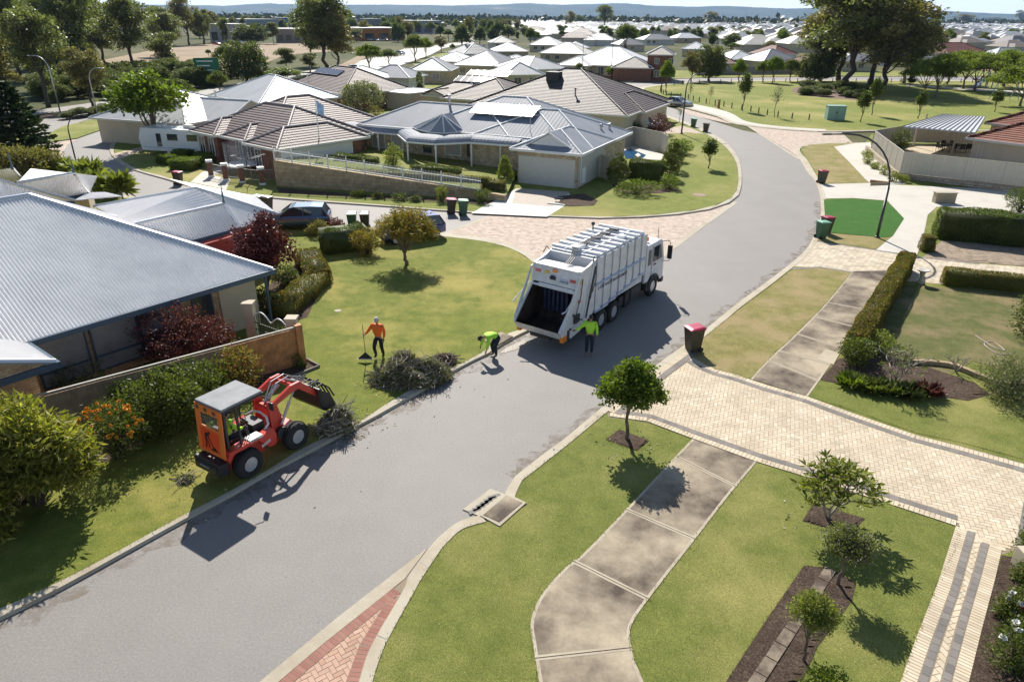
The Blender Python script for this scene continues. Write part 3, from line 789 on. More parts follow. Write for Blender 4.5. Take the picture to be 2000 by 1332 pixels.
sheetpx('paved_threshold',[(80,278),(170,264),(150,272),(133,283),(120,300),(110,312),(80,310)],.006,b_pink)
sheetpx('paved_strip',[(1318,208),(1345,215),(1400,230),(1430,243),(1395,236),(1340,222)],.006,b_pink)
# ---------------------------------------------------------------- footpath slabs with joints and stains
def slabs(name,left,right,joints,z,m):
 a=cat(GL(left,z),6);b=cat(GL(right,z),6)
 mb=MB();mb.prism([tuple(p[:2])for p in a+b[::-1]],0,z)
 for e,o in((a,b),(b,a)):
  e=np.array(e);k=np.array([q[int(i*(len(q)-1)/(len(e)-1))]for q in(o,)for i in range(len(e))]);f=k-e;f/=np.linalg.norm(f,axis=1,keepdims=True);g=e+f*.075
  for i in range(len(e)-1):mb.add([(*e[i][:2],z+.0015),(*e[i+1][:2],z+.0015),(*g[i+1][:2],z+.0015),(*g[i][:2],z+.0015)],[(0,1,2,3)],2)
 for p,q in joints:
  p,q=G(*p,z),G(*q,z);d=(q-p)/np.linalg.norm(q-p);n_=np.array([-d[1],d[0],0])*.07
  mb.add([tuple(p-n_+(0,0,.0028)),tuple(q-n_+(0,0,.0028)),tuple(q+n_+(0,0,.0028)),tuple(p+n_+(0,0,.0028))],[(0,1,2,3)],2)
 for p,q in joints:
  p,q=G(*p,z),G(*q,z);d=(q-p)/np.linalg.norm(q-p);n_=np.array([-d[1],d[0],0])*.011
  mb.add([tuple(p-n_+(0,0,.0045)),tuple(q-n_+(0,0,.0045)),tuple(q+n_+(0,0,.0045)),tuple(p+n_+(0,0,.0045))],[(0,1,2,3)],1)
 return struct(name,mb,[m,mulch,c_edge])
slabs('footpath',[(1352,857),(1290,922),(1225,992),(1140,1080),(1100,1112),(1056,1164),(1037,1212),(1041,1256),(1053,1332),(1062,1420)],[(1478,902),(1425,965),(1358,1052),(1300,1126),(1267,1169),(1239,1209),(1230,1240),(1238,1285),(1257,1332),(1280,1420)],[((1320,891),(1438,950)),((1222,994),(1358,1052)),((1119,1095),(1267,1169)),((1045,1285),(1234,1264))],.112,c_path)
slabs('footpath',[(1665,530),(1620,585),(1554,653),(1500,703),(1466,740)],[(1740,528),(1700,590),(1640,685),(1601,742),(1578,774)],[((1613,590),(1682,603)),((1588,618),(1668,638)),((1556,652),(1638,678)),((1522,685),(1620,712)),((1500,703),(1600,744))],.112,c_path)
mb=MB();p=[G(1596,702,.113),G(1612,681,.113),G(1640,690,.113),G(1628,712,.113)]
mb.prism([tuple(x[:2])for x in p],.1,.118);tag(mb.build('access_cover',c_edge,bevel=.004),'square concrete service cover set in the footpath beside the long orange hedge','access cover')
lawn('verge',[(1345,692),(1373,661),(1418,625),(1449,600),(1508,556),(1538,533),(1560,522),(1600,521),(1665,531),(1620,585),(1554,653),(1500,703),(1466,739),(1405,724),(1376,712)],z=.103,m=g_dry)
sheetpx('paved_driveway',[(1587,470),(1711,488),(1785,501),(1913,515),(2300,545),(2300,610),(2000,575),(1830,554),(1764,548),(1665,532),(1600,522),(1551,521),(1574,492)],.106,b_buff)
mb=MB()
for line in([(1590,470),(1711,488),(1785,501),(1913,515)],[(1545,524),(1600,521),(1665,531),(1764,547)]):
 mb.sheet([(*p,)for p in inset_line(line,.0)]+inset_line(line,-.2)[::-1],.110)
struct('driveway_border',mb,pv_grey)
sheetpx('turf_lawn',[(1609,390),(1665,388),(1731,393),(1748,408),(1766,427),(1744,461),(1727,464),(1605,453),(1611,421)],.118,g_fake)
sheetpx('verge',[(1605,454),(1727,464.5),(1744,462),(1711,487),(1592,469)],.110,g_dry)
sheetpx('footpath',[(1733,392),(1830,404),(1812,420),(1802,470),(1790,500),(1711,488),(1744,461),(1766,427),(1748,408)],.114,c_pale)
sheetpx('driveway',[(1603,360),(1698,358),(1765,362),(2300,385),(2300,470),(1830,404),(1733,392),(1665,387),(1610,388)],.110,c_pale)
sheetpx('verge',[(1566,292),(1580,283),(1636,279),(1690,281),(1700,278),(1629,287),(1660,318),(1690,350),(1700,360),(1604,358),(1592,335),(1578,313)],.108,g_dry)
sheetpx('footpath',[(1629,287),(1664,281),(1700,278),(1704,296),(1728,320),(1755,343),(1770,360),(1700,359),(1690,350),(1660,318)],.112,c_pale)
sheetpx('yard_paving',[(1757,347),(2300,400),(2300,372),(1990,362)],.118,c_white)
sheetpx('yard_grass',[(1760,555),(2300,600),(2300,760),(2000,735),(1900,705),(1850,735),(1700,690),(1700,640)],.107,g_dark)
sheetpx('verge',[(1578,774),(1601,742),(1640,752),(1760,780),(1850,790),(2000,830),(2300,900),(2300,985),(2000,897),(1874,863),(1789,845),(1665,801)],.104,g_near)
lawn('lawn',[(1478,902),(1563,928),(1715,977),(1867,1027),(1831,1140),(1791,1241),(1758,1332),(1728,1440),(1280,1440),(1257,1332),(1238,1285),(1230,1240),(1239,1209),(1267,1169),(1300,1126),(1358,1052),(1425,965)],z=.101,m=g_near)
def bed(pts,z=.108,name='garden_bed',m=mulch):
 """mulch heaped into a low uneven surface inside the outline"""
 w0=GL(pts,z);mb=MB();n=26
 P=np.array([p[:2]for p in w0]);lo,hi=P.min(0),P.max(0);s=max(.06,(hi-lo).max()/n)
 nx,ny=int((hi[0]-lo[0])/s)+1,int((hi[1]-lo[1])/s)+1
 mb.sheet([tuple(p)for p in w0],z)
 for i in range(nx):
  for j in range(ny):
   x,y=lo[0]+i*s,lo[1]+j*s
   if all(inside(P,x+a*s,y+b*s)for a in(0,1)for b in(0,1)):
    mb.add([(x+a*s,y+b*s,z+.004+.03*(.5+.5*sin(3.1*(x+a*s)+1.3*sin(5*(y+b*s))))*(.6+.4*sin(7*(y+b*s))))for a,b in((0,0),(1,0),(1,1),(0,1))],[(0,1,2,3)])
 return struct(name,mb,m)
bed([(1210,838),(1268,860),(1244,880),(1183,858)])
bed([(1588,984),(1690,1012),(1660,1044),(1567,1017)])
bed([(1570,1104),(1620,1108),(1672,1138),(1664,1172),(1640,1205),(1597,1262),(1566,1332),(1520,1420),(1380,1420),(1418,1330),(1500,1205)])
bed([(1957,1084),(2150,1110),(2150,1440),(1868,1440),(1892,1332),(1917,1232),(1943,1134)])
bed([(1638,700),(1700,690),(1800,712),(1905,748),(1935,770),(1890,782),(1850,776),(1760,764),(1660,752),(1601,742)])
bed([(576,690),(600,697),(624,716),(520,752),(420,800),(250,880),(0,1010),(-200,1100),(-200,900),(150,800)])
bed([(555,635),(600,620),(628,560),(626,520),(600,500),(540,540),(490,600)])
bed([(540,366),(700,380),(900,390),(985,392),(960,400),(840,393),(640,383),(545,377)])
bed([(1080,384),(1140,378),(1168,392),(1160,402),(1110,404),(1080,396)])
bed([(1195,360),(1290,350),(1330,372),(1290,378),(1230,380),(1200,374)])
bed([(1800,505),(1840,470),(2100,490),(2100,528),(1913,513)],m=mat('sandy_litter',(.27,.21,.15),.95,var=.35,scale=4,bump=.6,bscale=16))
sheetpx('garage_apron',[(1008,369),(1110,376),(1120,392),(1068,423.5),(920,416.5),(990,380)],.110,c_white)
sheetpx('garage_apron',[(1008,368),(1113,375),(1080,404),(1000,397)],.115,mat('apron_painted_shade',(.42,.36,.30),.8,var=.1))  # painted shade: a darker sheet laid over the apron in front of the garage
mb=MB();a=G(660,607,.105);mb.lathe(a,[(.16,0),(.16,.012),(.0,.013)],16);tag(mb.build('inspection_cover',c_kerb),'small round pale lid set in the front lawn left of the young tree','drain lid')
mb=MB()
for a,b in(((624,716),(525,756)),((576,690),(624,716))):
 mb.beam(G(*a,.12),G(*b,.12),.06,.16)
tag(mb.build('bed_edging',wood2),'weathered timber edging round the mulch bed at the end of the paling fence','edging')
mb=MB()
q=[(1612,1108),(1640,1118),(1560,1215),(1530,1280),(1478,1350),(1456,1340),(1508,1262),(1545,1190)]
for i in range(9):
 t0=i/9;a=G(1622,1112,.112);b=G(1465,1350,.112);p0=a+(b-a)*t0;p1=a+(b-a)*(t0+.106)
 mb.beam(p0,p1,.26,.05)
struct('stepping_strip',mb,concrete('worn_strip',(.17,.135,.10),(.33,.27,.20),(.08,.055,.04),.9,2.2))
# ================================================================ wheels, lettering, bins
tr_white=mat('truck_white',(.68,.68,.69),.45,var=.13,scale=2.6,detail=7,coat=.2)
tr_white2=mat('truck_roof_white',(.74,.75,.77),.4,var=.08,scale=1)
tr_blue=mat('pale_blue_stripe',(.30,.40,.56),.5,var=.08)
rust=mat('rusty_hopper_steel',(.035,.026,.022),.55,metal=.3,var=.4,scale=2.2,col2=(.13,.085,.062),bump=.3,bscale=12)
rim_s=mat('silver_rim',(.62,.63,.65),.35,metal=.6,var=.08)
red_k=mat('loader_red',(.62,.045,.025),.35,var=.06,coat=.3)
orange_k=mat('loader_orange_panel',(.85,.20,.04),.5,var=.04)
sign_r=mat('sign_red_orange',(.86,.075,.02),.5,var=.03)
lamp_a=mat('amber_lens',(.85,.25,.02),.25,var=0,spec=.8)
lamp_r=mat('red_lens',(.6,.03,.02),.2,var=0,spec=.8)
yellow=mat('yellow_paint',(.7,.5,.08),.5,var=.05)
def wheel(parent,x,y,r,w_,rimm=rim_s,z=None,side=1,rr=.56):
 z=r if z is None else z
 mb=MB();h=w_/2
 mb.lathe((x,y,z),[(r*rr,-h),(r*.90,-h),(r*.985,-h*.72),(r,-h*.4),(r,h*.4),(r*.985,h*.72),(r*.90,h),(r*rr,h)],28,axis='y',cap=False)
 for k in range(28):
  a=2*pi*k/28;p=(x+cos(a)*r*.985,y,z+sin(a)*r*.985);q=(x+cos(a)*r*1.012,y,z+sin(a)*r*1.012)
  mb.beam(p,q,w_*.86,r*.07,up=(0,1,0))
 t=mb.build('wheel',rubber,parent,smooth=False)
 mb=MB();o=y-side*-h*.55
 s=1 if side>0 else-1
 prof=[(r*rr,h*.85),(r*rr*.92,h*.9),(r*rr*.84,h*.1),(r*rr*.5,h*.0),(r*.2,h*.3),(r*.17,h*.75),(r*.001,h*.8)]
 pr=[(a,b*s)for a,b in prof]
 if s<0:pass
 mb.lathe((x,y,z),pr,24,axis='y')
 for k in range(6):
  a=2*pi*k/6;p=(x+cos(a)*r*.3,y+s*h*.28,z+sin(a)*r*.3);mb.cyl(p,(p[0],p[1]+s*.03,p[2]),r*.035,n=6,mi=1)
 mb.build('rim',[rimm,darkst],t,smooth=False,fix=True)
 return t
def lettering(s,size,M,m,parent,name='lettering',depth=.003,bold=0):
 cu=bpy.data.curves.new(name,'FONT');cu.body=s;cu.size=size;cu.extrude=depth;cu.align_x='LEFT';cu.offset=bold
 o=bpy.data.objects.new(name,cu);col.objects.link(o)
 dg=bpy.context.evaluated_depsgraph_get();me=bpy.data.meshes.new_from_object(o.evaluated_get(dg))
 bpy.data.objects.remove(o);me.materials.clear();me.materials.append(m);me.transform(M)
 o=bpy.data.objects.new(name,me);col.objects.link(o);o.parent=parent;return o
def frame(o,x,y):
 x=Vector(x).normalized();y=Vector(y).normalized();z=x.cross(y)
 return Matrix(((x.x,y.x,z.x,o[0]),(x.y,y.y,z.y,o[1]),(x.z,y.z,z.z,o[2]),(0,0,0,1)))
BIN={}
def binmats(body,lid):return
def make_bin(key,bodyc,lidc):
 t=thing('wheelie_bin','x','bin')
 mb=MB()
 b=[(-.21,-.22),(.24,-.22),(.24,.22),(-.21,.22)];c=[(-.33,-.28),(.31,-.28),(.31,.28),(-.33,.28)]
 vs=[(x,y,.03)for x,y in b]+[(x,y,.96)for x,y in c]+[(x*1.06,y*1.06,.96)for x,y in c]+[(x*1.06,y*1.06,1.0)for x,y in c]
 mb.add(vs,[(3,2,1,0)]+[(i,(i+1)%4,4+(i+1)%4,4+i)for i in range(4)]+[(4+i,4+(i+1)%4,8+(i+1)%4,8+i)for i in range(4)]+[(8+i,8+(i+1)%4,12+(i+1)%4,12+i)for i in range(4)])
 mb.box(.20,.275,-.16,.16,.18,.80)
 mb.build('bin_body',bodyc,t,bevel=.015)
 mb=MB();mb.add([(-.36,-.30,1.0),(.34,-.30,1.0),(.34,.30,1.0),(-.36,.30,1.0),(-.37,-.31,1.035),(.33,-.29,1.075),(.33,.29,1.075),(-.37,.31,1.035),(-.2,-.22,1.07),(.25,-.22,1.10),(.25,.22,1.10),(-.2,.22,1.07)],[(3,2,1,0),(0,1,5,4),(1,2,6,5),(2,3,7,6),(3,0,4,7),(4,5,9,8),(5,6,10,9),(6,7,11,10),(7,4,8,11),(8,9,10,11)])
 mb.build('lid',lidc,t,bevel=.01)
 mb=MB();mb.tube([(.30,-.24,1.0),(.41,-.24,1.02),(.41,.24,1.02),(.30,.24,1.0)],.016,6);mb.build('handle',bodyc,t)
 for s in(-1,1):
  mb=MB();mb.lathe((.24,s*.26,.10),[(.03,-.025),(.1,-.025),(.1,.025),(.03,.025)],14,axis='y');mb.build('wheel',rubber,t)
 return t
bgreen=mat('bin_green',(.045,.12,.06),.5,var=.1);lgreen=mat('bin_lid_pale_green',(.20,.44,.30),.45,var=.06)
bbrown=mat('bin_dark_brown',(.055,.045,.03),.55,var=.15);lmar=mat('bin_lid_maroon',(.42,.02,.075),.35,var=.06);ldark=mat('bin_lid_dark',(.09,.03,.035),.5)
used={}
def place_bin(px,py,kind,rz,label,z=.0,group='wheelie bins put out at the kerb'):
 mk={'maroon':(bbrown,lmar),'green':(bgreen,lgreen),'dark':(bbrown,ldark),'dgreen':(bgreen,bgreen)}[kind]
 loc=G(px,py,z)
 if kind not in used:
  t=make_bin(kind,*mk);t.location=loc;t.rotation_euler=(0,0,R(rz));reg(t);used[kind]=t;t['label']=label;t['group']=group
  return t
 return dup(used[kind],label,loc,R(rz),group)
place_bin(1352,684,'maroon',20,'dark brown wheelie bin with bright maroon lid at the corner of the big cream driveway',.1)
place_bin(1603,465,'green',195,'green wheelie bin with pale green lid beside the artificial turf',.1)
place_bin(1612,455,'maroon',200,'maroon lidded bin tucked behind the green bin at the artificial turf',.1)
place_bin(905,420,'green',190,'green wheelie bin on the road left of the white garage driveway',0)
place_bin(882,417.5,'maroon',190,'dark wheelie bin with pinkish lid left of the green bin near the limestone wall',0)
place_bin(689,447,'green',95,'green wheelie bin standing behind the clipped round hedge',.05)
place_bin(714,447,'dark',95,'brown wheelie bin right of the green bin behind the clipped hedge',.05)
place_bin(1354,249,'green',150,'green wheelie bin at the pink driveway near the bend, larger of the two there',.05)
place_bin(1378,259,'dark',150,'small dark wheelie bin at the kerb of the bend',.05)
place_bin(1604,358,'maroon',190,'dark bin with maroon lid at the pale driveway below the dry grass',.1)
place_bin(350,361,'maroon',170,'maroon lidded bin at the foot of the pale driveway by the box hedges',0)
place_bin(250,264,'dgreen',120,'dark green bin near the big street tree by the far bend',.05)
place_bin(507,411,'green',160,'green lidded bin half hidden behind the corrugated garage roof',0)
place_bin(524,413,'dark',160,'brown lidded bin half hidden behind the corrugated garage roof',0)
place_bin(234,378,'dgreen',160,'dark green bin between the spiky plants at the street edge',.05)
place_bin(1172,184,'dgreen',160,'dark green bin across the road from the small park corner',.05)
# ================================================================ rubbish truck
TP=R(35.8);tfx,tfy=sin(TP),cos(TP)
def tl(x0,y0,x,y):return(x0+x*tfx-y*tfy,y0+x*tfy+y*tfx,0)
truck=thing('garbage_truck','white rear loading garbage truck with open dark hopper parked in the street','garbage truck',tl(3.85,28.28,0,1.16),pi/2-TP)
def side_panel(mb,pts,y0,y1,mi=0):mb.extr([(x,y0,z)for x,z in pts],(0,y1-y0,0),mi)
W2=1.16
mb=MB()
bx0,bx1=-.62,3.98
mb.box(bx0,bx1,-W2+.04,W2-.04,1.12,3.46)
mb.box(bx0+.03,bx1-.03,-W2+.07,W2-.07,3.461,3.52)
body=mb.build('compactor_body',tr_white,truck,bevel=.02)
mb=MB()
nrib=7;xs=np.linspace(bx0+.3,bx1-.12,nrib)
for i,x in enumerate(xs):
 for s in(-1,1):
  lowz=1.0+.09*max(0,i-1)
  mb.box(x-.24,x+.24,min(s*(W2-.03),s*(W2+.02)),max(s*(W2-.03),s*(W2+.01)),lowz,3.44)
split_build(mb,'side_rib',tr_white,body,bevel=.02)
mb=MB()
for s in(-1,1):
 y0,y1=sorted((s*(W2-.035),s*(W2+.034)))
 mb.box(bx0+.05,bx1+.04,y0,y1,2.24,2.37,0)
 st=[(bx0+.05+i*.66,1.0+i*.085)for i in range(7)]
 for(x,z)in st:mb.box(x,min(x+.66,bx1),min(y0,y1)*.999,max(y0,y1)*.999,z,z+.10,0)
mb.build('waist_rail',[tr_blue],body,bevel=.01)
lettering('D & M WASTE MANAGEMENT',.20,frame((-.42,-W2-.024,2.02),(1,0,0),(0,0,1)),mat('letter_navy',(.04,.05,.10),.5),body,bold=.004)
mb=MB()
for i,x in enumerate(np.linspace(-.35,3.7,8)):
 mb.box(x-.06,x+.06,-W2+.03,W2+.03,3.50,3.615)
for y in(-.45,.45):mb.box(-.5,3.85,y-.05,y+.05,3.515,3.575)
mb.box(-.5,.1,-.2,.15,3.57,3.72);mb.box(2.2,2.5,-.9,-.55,3.57,3.7)
mb.build('roof_rib',tr_white2,body)
mb=MB()
for y in(-.05,.05,.14):
 mb.tube([(3.2,y+.1,3.66),(1.6,y,3.70),(.2,y-.1,3.72),(-.6,y-.12,3.70),(-1.0,y-.3,3.45),(-1.5,y-.33,3.28)],.024,6)
for x in(.3,1.4,2.3,3.1):mb.box(x-.09,x+.09,-.14,.28,3.62,3.71)
mb.build('hydraulic_hose',darkst,body)
hop=MB()
prof=[(-.62,3.46),(-1.12,3.30),(-1.86,3.20),(-2.02,2.42),(-3.32,1.02),(-3.05,.66),(-2.4,.50),(-1.7,.60),(-1.15,.88),(-.66,1.08)]
for s in(-1,1):
 y0,y1=sorted((s*(W2-.10),s*W2));side_panel(hop,prof,y0,y1)
 y0,y1=sorted((s*W2,s*(W2+.05)))
 side_panel(hop,[(-.70,3.3),(-.95,3.3),(-1.55,1.0),(-1.3,.92)],y0,y1)
 side_panel(hop,[(-1.86,3.1),(-2.0,3.05),(-3.2,1.15),(-3.05,.95)],y0,y1)
 hop.box(-2.4,-1.5,y0,y1+(.0),.9,.98)
hop.box(-1.9,-1.22,-W2+.1,W2-.1,3.06,3.19)
hop.box(-1.22,-.72,-W2+.1,W2-.1,2.7,2.76)
hop.box(-.74,-.62,-W2+.1,W2-.1,2.7,3.44)
hop.extr([(-1.86,-W2+.1,3.18),(-2.02,-W2+.1,2.46),(-1.9,-W2+.1,2.46),(-1.75,-W2+.1,3.1)],(0,2*W2-.2,0))
hop.extr([(-3.30,-W2+.1,.98),(-3.37,-W2+.1,1.03),(-3.05,-W2+.1,.62),(-3.0,-W2+.1,.68)],(0,2*W2-.2,0))
hopper=hop.build('hopper',tr_white,truck,bevel=.012,fix=True)
mb=MB();yy=W2-.112
pr2=[(-3.26,1.0),(-3.0,.74),(-2.4,.60),(-1.75,.70),(-1.25,1.0),(-1.05,1.6),(-1.25,2.35),(-1.9,2.43)]
for a,b in zip(pr2[:-1],pr2[1:]):mb.add([(a[0],-yy,a[1]),(a[0],yy,a[1]),(b[0],yy,b[1]),(b[0],-yy,b[1])],[(0,1,2,3)])
for s in(-1,1):mb.add([(x,s*yy,z)for x,z in pr2],[tuple(range(8))])
for y in np.linspace(-.2,.9,6):mb.box(-1.32,-1.12,y-.06,y+.06,.95,1.9,1)
mb.build('hopper_liner',[rust,mat('worn_blue_steel',(.07,.08,.16),.4,metal=.4,var=.3)],hopper)
mb=MB();mb.box(-2.06,-1.99,-.95,.75,2.27,2.44);mb.tube([(-2.02,-1.06,2.33),(-2.05,1.06,2.33)],.05,8)
mb.tube([(-2.12,1.16,2.4),(-2.8,1.32,1.9),(-3.05,1.36,1.75)],.03,6);mb.tube([(-2.2,-1.1,2.2),(-2.75,-1.05,1.75),(-2.95,-1.0,1.72)],.03,6)
mb.build('grab_rail',tr_white2,hopper)
mb=MB();mb.tube([(-1.95,.1,2.75),(-2.02,.1,2.70)],.14,14);mb.box(-2.0,-1.93,-.98,.95,2.33,2.50);mb.build('winch',darkst,hopper)
def rearbox(name,y0,y1,z0,z1,m,off=.03):
 mb=MB();f=lambda z:-1.86-(3.18-z)/.72*.16-off
 mb.add([(f(z0),y0,z0),(f(z0),y1,z0),(f(z1),y1,z1),(f(z1),y0,z1),(f(z0)+off+.02,y0,z0),(f(z0)+off+.02,y1,z0),(f(z1)+off+.02,y1,z1),(f(z1)+off+.02,y0,z1)],[(0,3,2,1),(0,1,5,4),(1,2,6,5),(2,3,7,6),(3,0,4,7)])
 return mb.build(name,m,hopper)
rearbox('tail_light',.72,.98,2.86,2.97,lamp_r);rearbox('tail_light',-.98,-.72,2.72,2.83,lamp_r)
rearbox('tail_light',.60,.70,2.86,2.97,white);rearbox('warning_plate',.32,.54,2.86,2.98,yellow)
np_=rearbox('number_plate',-.62,-.22,2.60,2.76,mat('plate_blue_white',(.55,.58,.70),.4,var=.05),.035)
lettering('1TMX 320',.10,frame((-2.035,-.25,2.64),(0,-1,0),(.0,0,1)),mat('letter_navy'),np_)
rearbox('reversing_light',-.06,.14,2.98,3.1,lamp_a,.08)
mb=MB()
for y in(-1.1,):mb.box(-3.12,-2.78,y-.08,y+.06,.52,.78,0);mb.box(-2.76,-2.6,y-.09,y+.03,.45,.95,1)
mb.box(-3.05,-2.8,.98,1.14,.5,.72,0)
split_build(mb,'tail_light',[lamp_a,darkst],hopper,bevel=.01)
mb=MB()
for s in(-1,1):
 mb.cyl((-.78,s*(W2+.06),3.2),(-1.2,s*(W2+.09),1.9),.05);mb.cyl((-1.2,s*(W2+.09),1.95),(-1.45,s*(W2+.10),1.1),.032)
 mb.tube([(-.7,s*(W2+.04),3.3),(-.78,s*(W2+.10),2.6),(-.95,s*(W2+.06),2.1)],.022,6)
 mb.tube([(-.72,s*(W2-.1),3.42),(-.85,s*(W2+.02),3.62),(-1.05,s*(W2+.05),3.4)],.022,6)
split_build(mb,'ram',darkst,hopper)
mb=MB();mb.tube([(-2.1,-W2-.05,1.28),(-2.1,-W2-.3,1.30)],.03,6);mb.box(-2.3,-1.9,-W2-.07,-W2,1.1,1.45);mb.build('control_lever',darkst,hopper)
for y0_,z0_,m_k in((-W2-.006,2.7,yellow),(-W2-.006,1.9,lamp_r)):mb=MB();mb.box(-2.0,-1.8,y0_-.004,y0_+.002,z0_,z0_+.12);mb.build('warning_label',m_k,hopper)
for x_,z_ in((-2.35,1.5),(-2.1,1.1),(-2.55,.95)):mb=MB();mb.cyl((x_,-W2-.05,z_),(x_,-W2,z_),.05,n=10);mb.build('pin',darkst,hopper)
mb=MB();mb.tube([(-1.75,-W2-.04,2.9),(-1.9,-W2-.07,2.2),(-2.15,-W2-.06,1.6),(-2.3,-W2-.04,1.1)],.022,6);mb.build('hydraulic_hose',darkst,hopper)
mb=MB()
for x_ in np.linspace(-3.0,-1.9,5):mb.box(x_,x_+.10,-1.0,-.9,.60,.66)
mb.build('bumper_bracket',darkst,hopper)
mb=MB()
for y in(-.42,.42):mb.box(-1.0,6.0,y-.05,y+.05,.62,.92)
mb.box(-.9,5.9,-.3,.3,.55,.85);mb.box(1.9,2.9,-1.05,-.55,.45,.9);mb.box(1.9,3.1,.55,1.05,.45,.9);mb.box(3.2,4.2,-1.0,-.5,.5,.95)
mb.box(3.98,4.34,-1.0,1.0,.9,2.4);mb.cyl((4.16,.85,.9),(4.16,.85,3.1),.07);mb.cyl((4.16,-.75,1.2),(4.16,-.75,2.5),.16)
mb.box(-3.0,-2.6,-.5,.5,.42,.56)
for x in(0,1.3,5.3):mb.cyl((x,-.8,.48),(x,.8,.48),.09)
mb.build('chassis',darkst,truck)
mb=MB()
for s in(-1,1):
 for x in(0,1.25,5.3):
  pass
 for a in(2.35,-.95):mb=MB();mb.box(a,a+.06,min(s*.6,s*1.12),max(s*.6,s*1.12),.33,1.03);mb.build('mudguard',black,truck)
for s in(-1,1):
 for x,r_ in((0.06,.5),(1.22,.5),(5.3,.5)):
  wheel(truck,x,s*(W2-.20 if x<4 else W2-.17),r_,.5 if x<4 else .30,side=s)
 if s<0:wheel(truck,2.75,-W2+.25,.44,.28,darkst,z=.62,side=-1)
cab=MB();cb=[(4.36,.86),(4.36,2.74),(5.95,2.74),(6.12,2.62),(6.42,1.75),(6.46,.62),(5.92,.62),(5.86,.9),(5.62,1.08),(5.0,1.08),(4.76,.9),(4.72,.86)]
cab.extr([(x,-W2+.06,z)for x,z in cb],(0,2*W2-.12,0))
cabo=cab.build('cab',tr_white,truck,bevel=.05,fix=True)
mb=MB()
for s in(-1,1):
 y=s*(W2-.052)
 for poly in([(5.12,1.78),(5.12,2.52),(5.86,2.52),(6.16,1.78)],[(4.58,1.72),(4.58,2.48),(4.86,2.48),(4.86,1.72)]):
  mb.extr([(x,y,z)for x,z in poly],(0,s*.012,0))
mb.add([(6.145,-.95,2.56),(6.145,.95,2.56),(6.425,.95,1.78),(6.425,-.95,1.78)],[(0,1,2,3)]);mb.add([(4.345,-.6,2.5),(4.345,.6,2.5),(4.345,.6,2.0),(4.345,-.6,2.0)],[(0,1,2,3)])
mb.build('cab_window',glass,cabo,fix=True)
mb=MB()
for s in(-1,1):
 y=s*(W2-.054);mb.extr([(x,y,z)for x,z in((4.98,1.1),(5.0,1.12),(5.0,2.6),(4.98,2.6))],(0,s*.012,0));mb.extr([(x,y,z)for x,z in((5.22,1.6),(5.22,1.66),(5.44,1.66),(5.44,1.6))],(0,s*.03,0))
mb.box(6.3,6.55,-1.1,1.1,.42,.68);mb.box(4.5,5.0,-1.13,-.8,.45,.9)
mb.build('cab_trim',black,cabo)
mb=MB()
for s in(-1,1):
 mb.tube([(6.1,s*1.08,2.6),(6.2,s*1.4,2.65),(6.22,s*1.46,2.45)],.018,6);mb.tube([(6.3,s*1.1,1.55),(6.3,s*1.42,1.6),(6.22,s*1.46,1.75)],.018,6)
 mb.box(6.16,6.25,s*1.46-.11,s*1.46+.11,1.75,2.42)
mb.cyl((5.9,-.9,2.74),(5.9,-.9,3.3),.012)
split_build(mb,'mirror',black,cabo)
mb=MB()
for y in(-.75,.75):
 mb.lathe((5.0,y,2.80),[(.09,0),(.09,.16),(.05,.2),(.0,.2)],14)
mb.build('beacon',lamp_a,cabo)
mb=MB();mb.box(4.1,4.7,-.9,.9,2.76,2.98);mb.extr([(3.98,-.95,3.3),(4.3,-.95,3.2),(4.45,-.95,2.9),(3.98,-.95,2.8)],(0,1.9,0));mb.build('air_deflector',tr_white,cabo,bevel=.04,fix=True)
for s in(-1,1):
 mb=MB();mb.tube([(5.3+.58*cos(a),s*(W2-.01),.5+.6*sin(a))for a in np.linspace(0.1,pi-.1,12)],.05,6);mb.build('wheel_arch',darkst,cabo)
mb=MB();mb.cyl((2.6,.9,3.55),(2.6,.9,3.85),.03);mb.sphere((2.6,.9,3.9),.09);mb.build('work_lamp',black,body)
# ================================================================ red loader
LP=R(32.8);lfx,lfy=sin(LP),cos(LP)
lx0,ly0=-7.63-.75*lfy,17.19+.75*lfx
loader=thing('wheel_loader','red compact wheel loader with grey canopy and orange rear panel on the verge','loader',(lx0,ly0,.06),pi/2-LP)
YW=.74
for s in(-1,1):
 wheel(loader,0,s*(YW-.17),.45,.36,rim_s,side=s,rr=.52);wheel(loader,1.8,s*(YW-.17),.45,.34,rim_s,side=s,rr=.52)
mb=MB()
mb.box(-.55,.75,-.42,.42,.42,.95)
for s in(-1,1):
 y0,y1=sorted((s*.40,s*.70))
 side_panel(mb,[(-.62,.80),(-.45,1.02),(.42,1.02),(.60,.78),(.78,.62),(1.0,.62),(1.05,.95),(.95,1.2),(.55,1.12),(-.55,1.12),(-.66,.95)],y0,y1)
mb.box(.9,1.25,-.22,.22,.5,1.25)
mb.build('rear_body',red_k,loader,bevel=.02,fix=True)
mb=MB();mb.extr([(-.95,-.58,.45),(-.62,-.58,.42),(-.55,-.58,.8),(-.92,-.58,.85)],(0,1.16,0));mb.box(-.98,-.9,-.5,.5,.5,.75);mb.build('counterweight',black,loader,bevel=.05,fix=True)
mb=MB();mb.tube([(-.985,-.2,.68),(-.985,.2,.68)],.03,6);mb.build('rear_lamp_bar',steel,loader)
mb=MB();mb.box(-.55,.85,-.60,.60,2.42,2.50);rf=mb.build('canopy_roof',mat('canopy_grey',(.24,.25,.26),.6,metal=.0,var=.2,scale=2,spec=.2),loader,bevel=.02)
mb=MB()
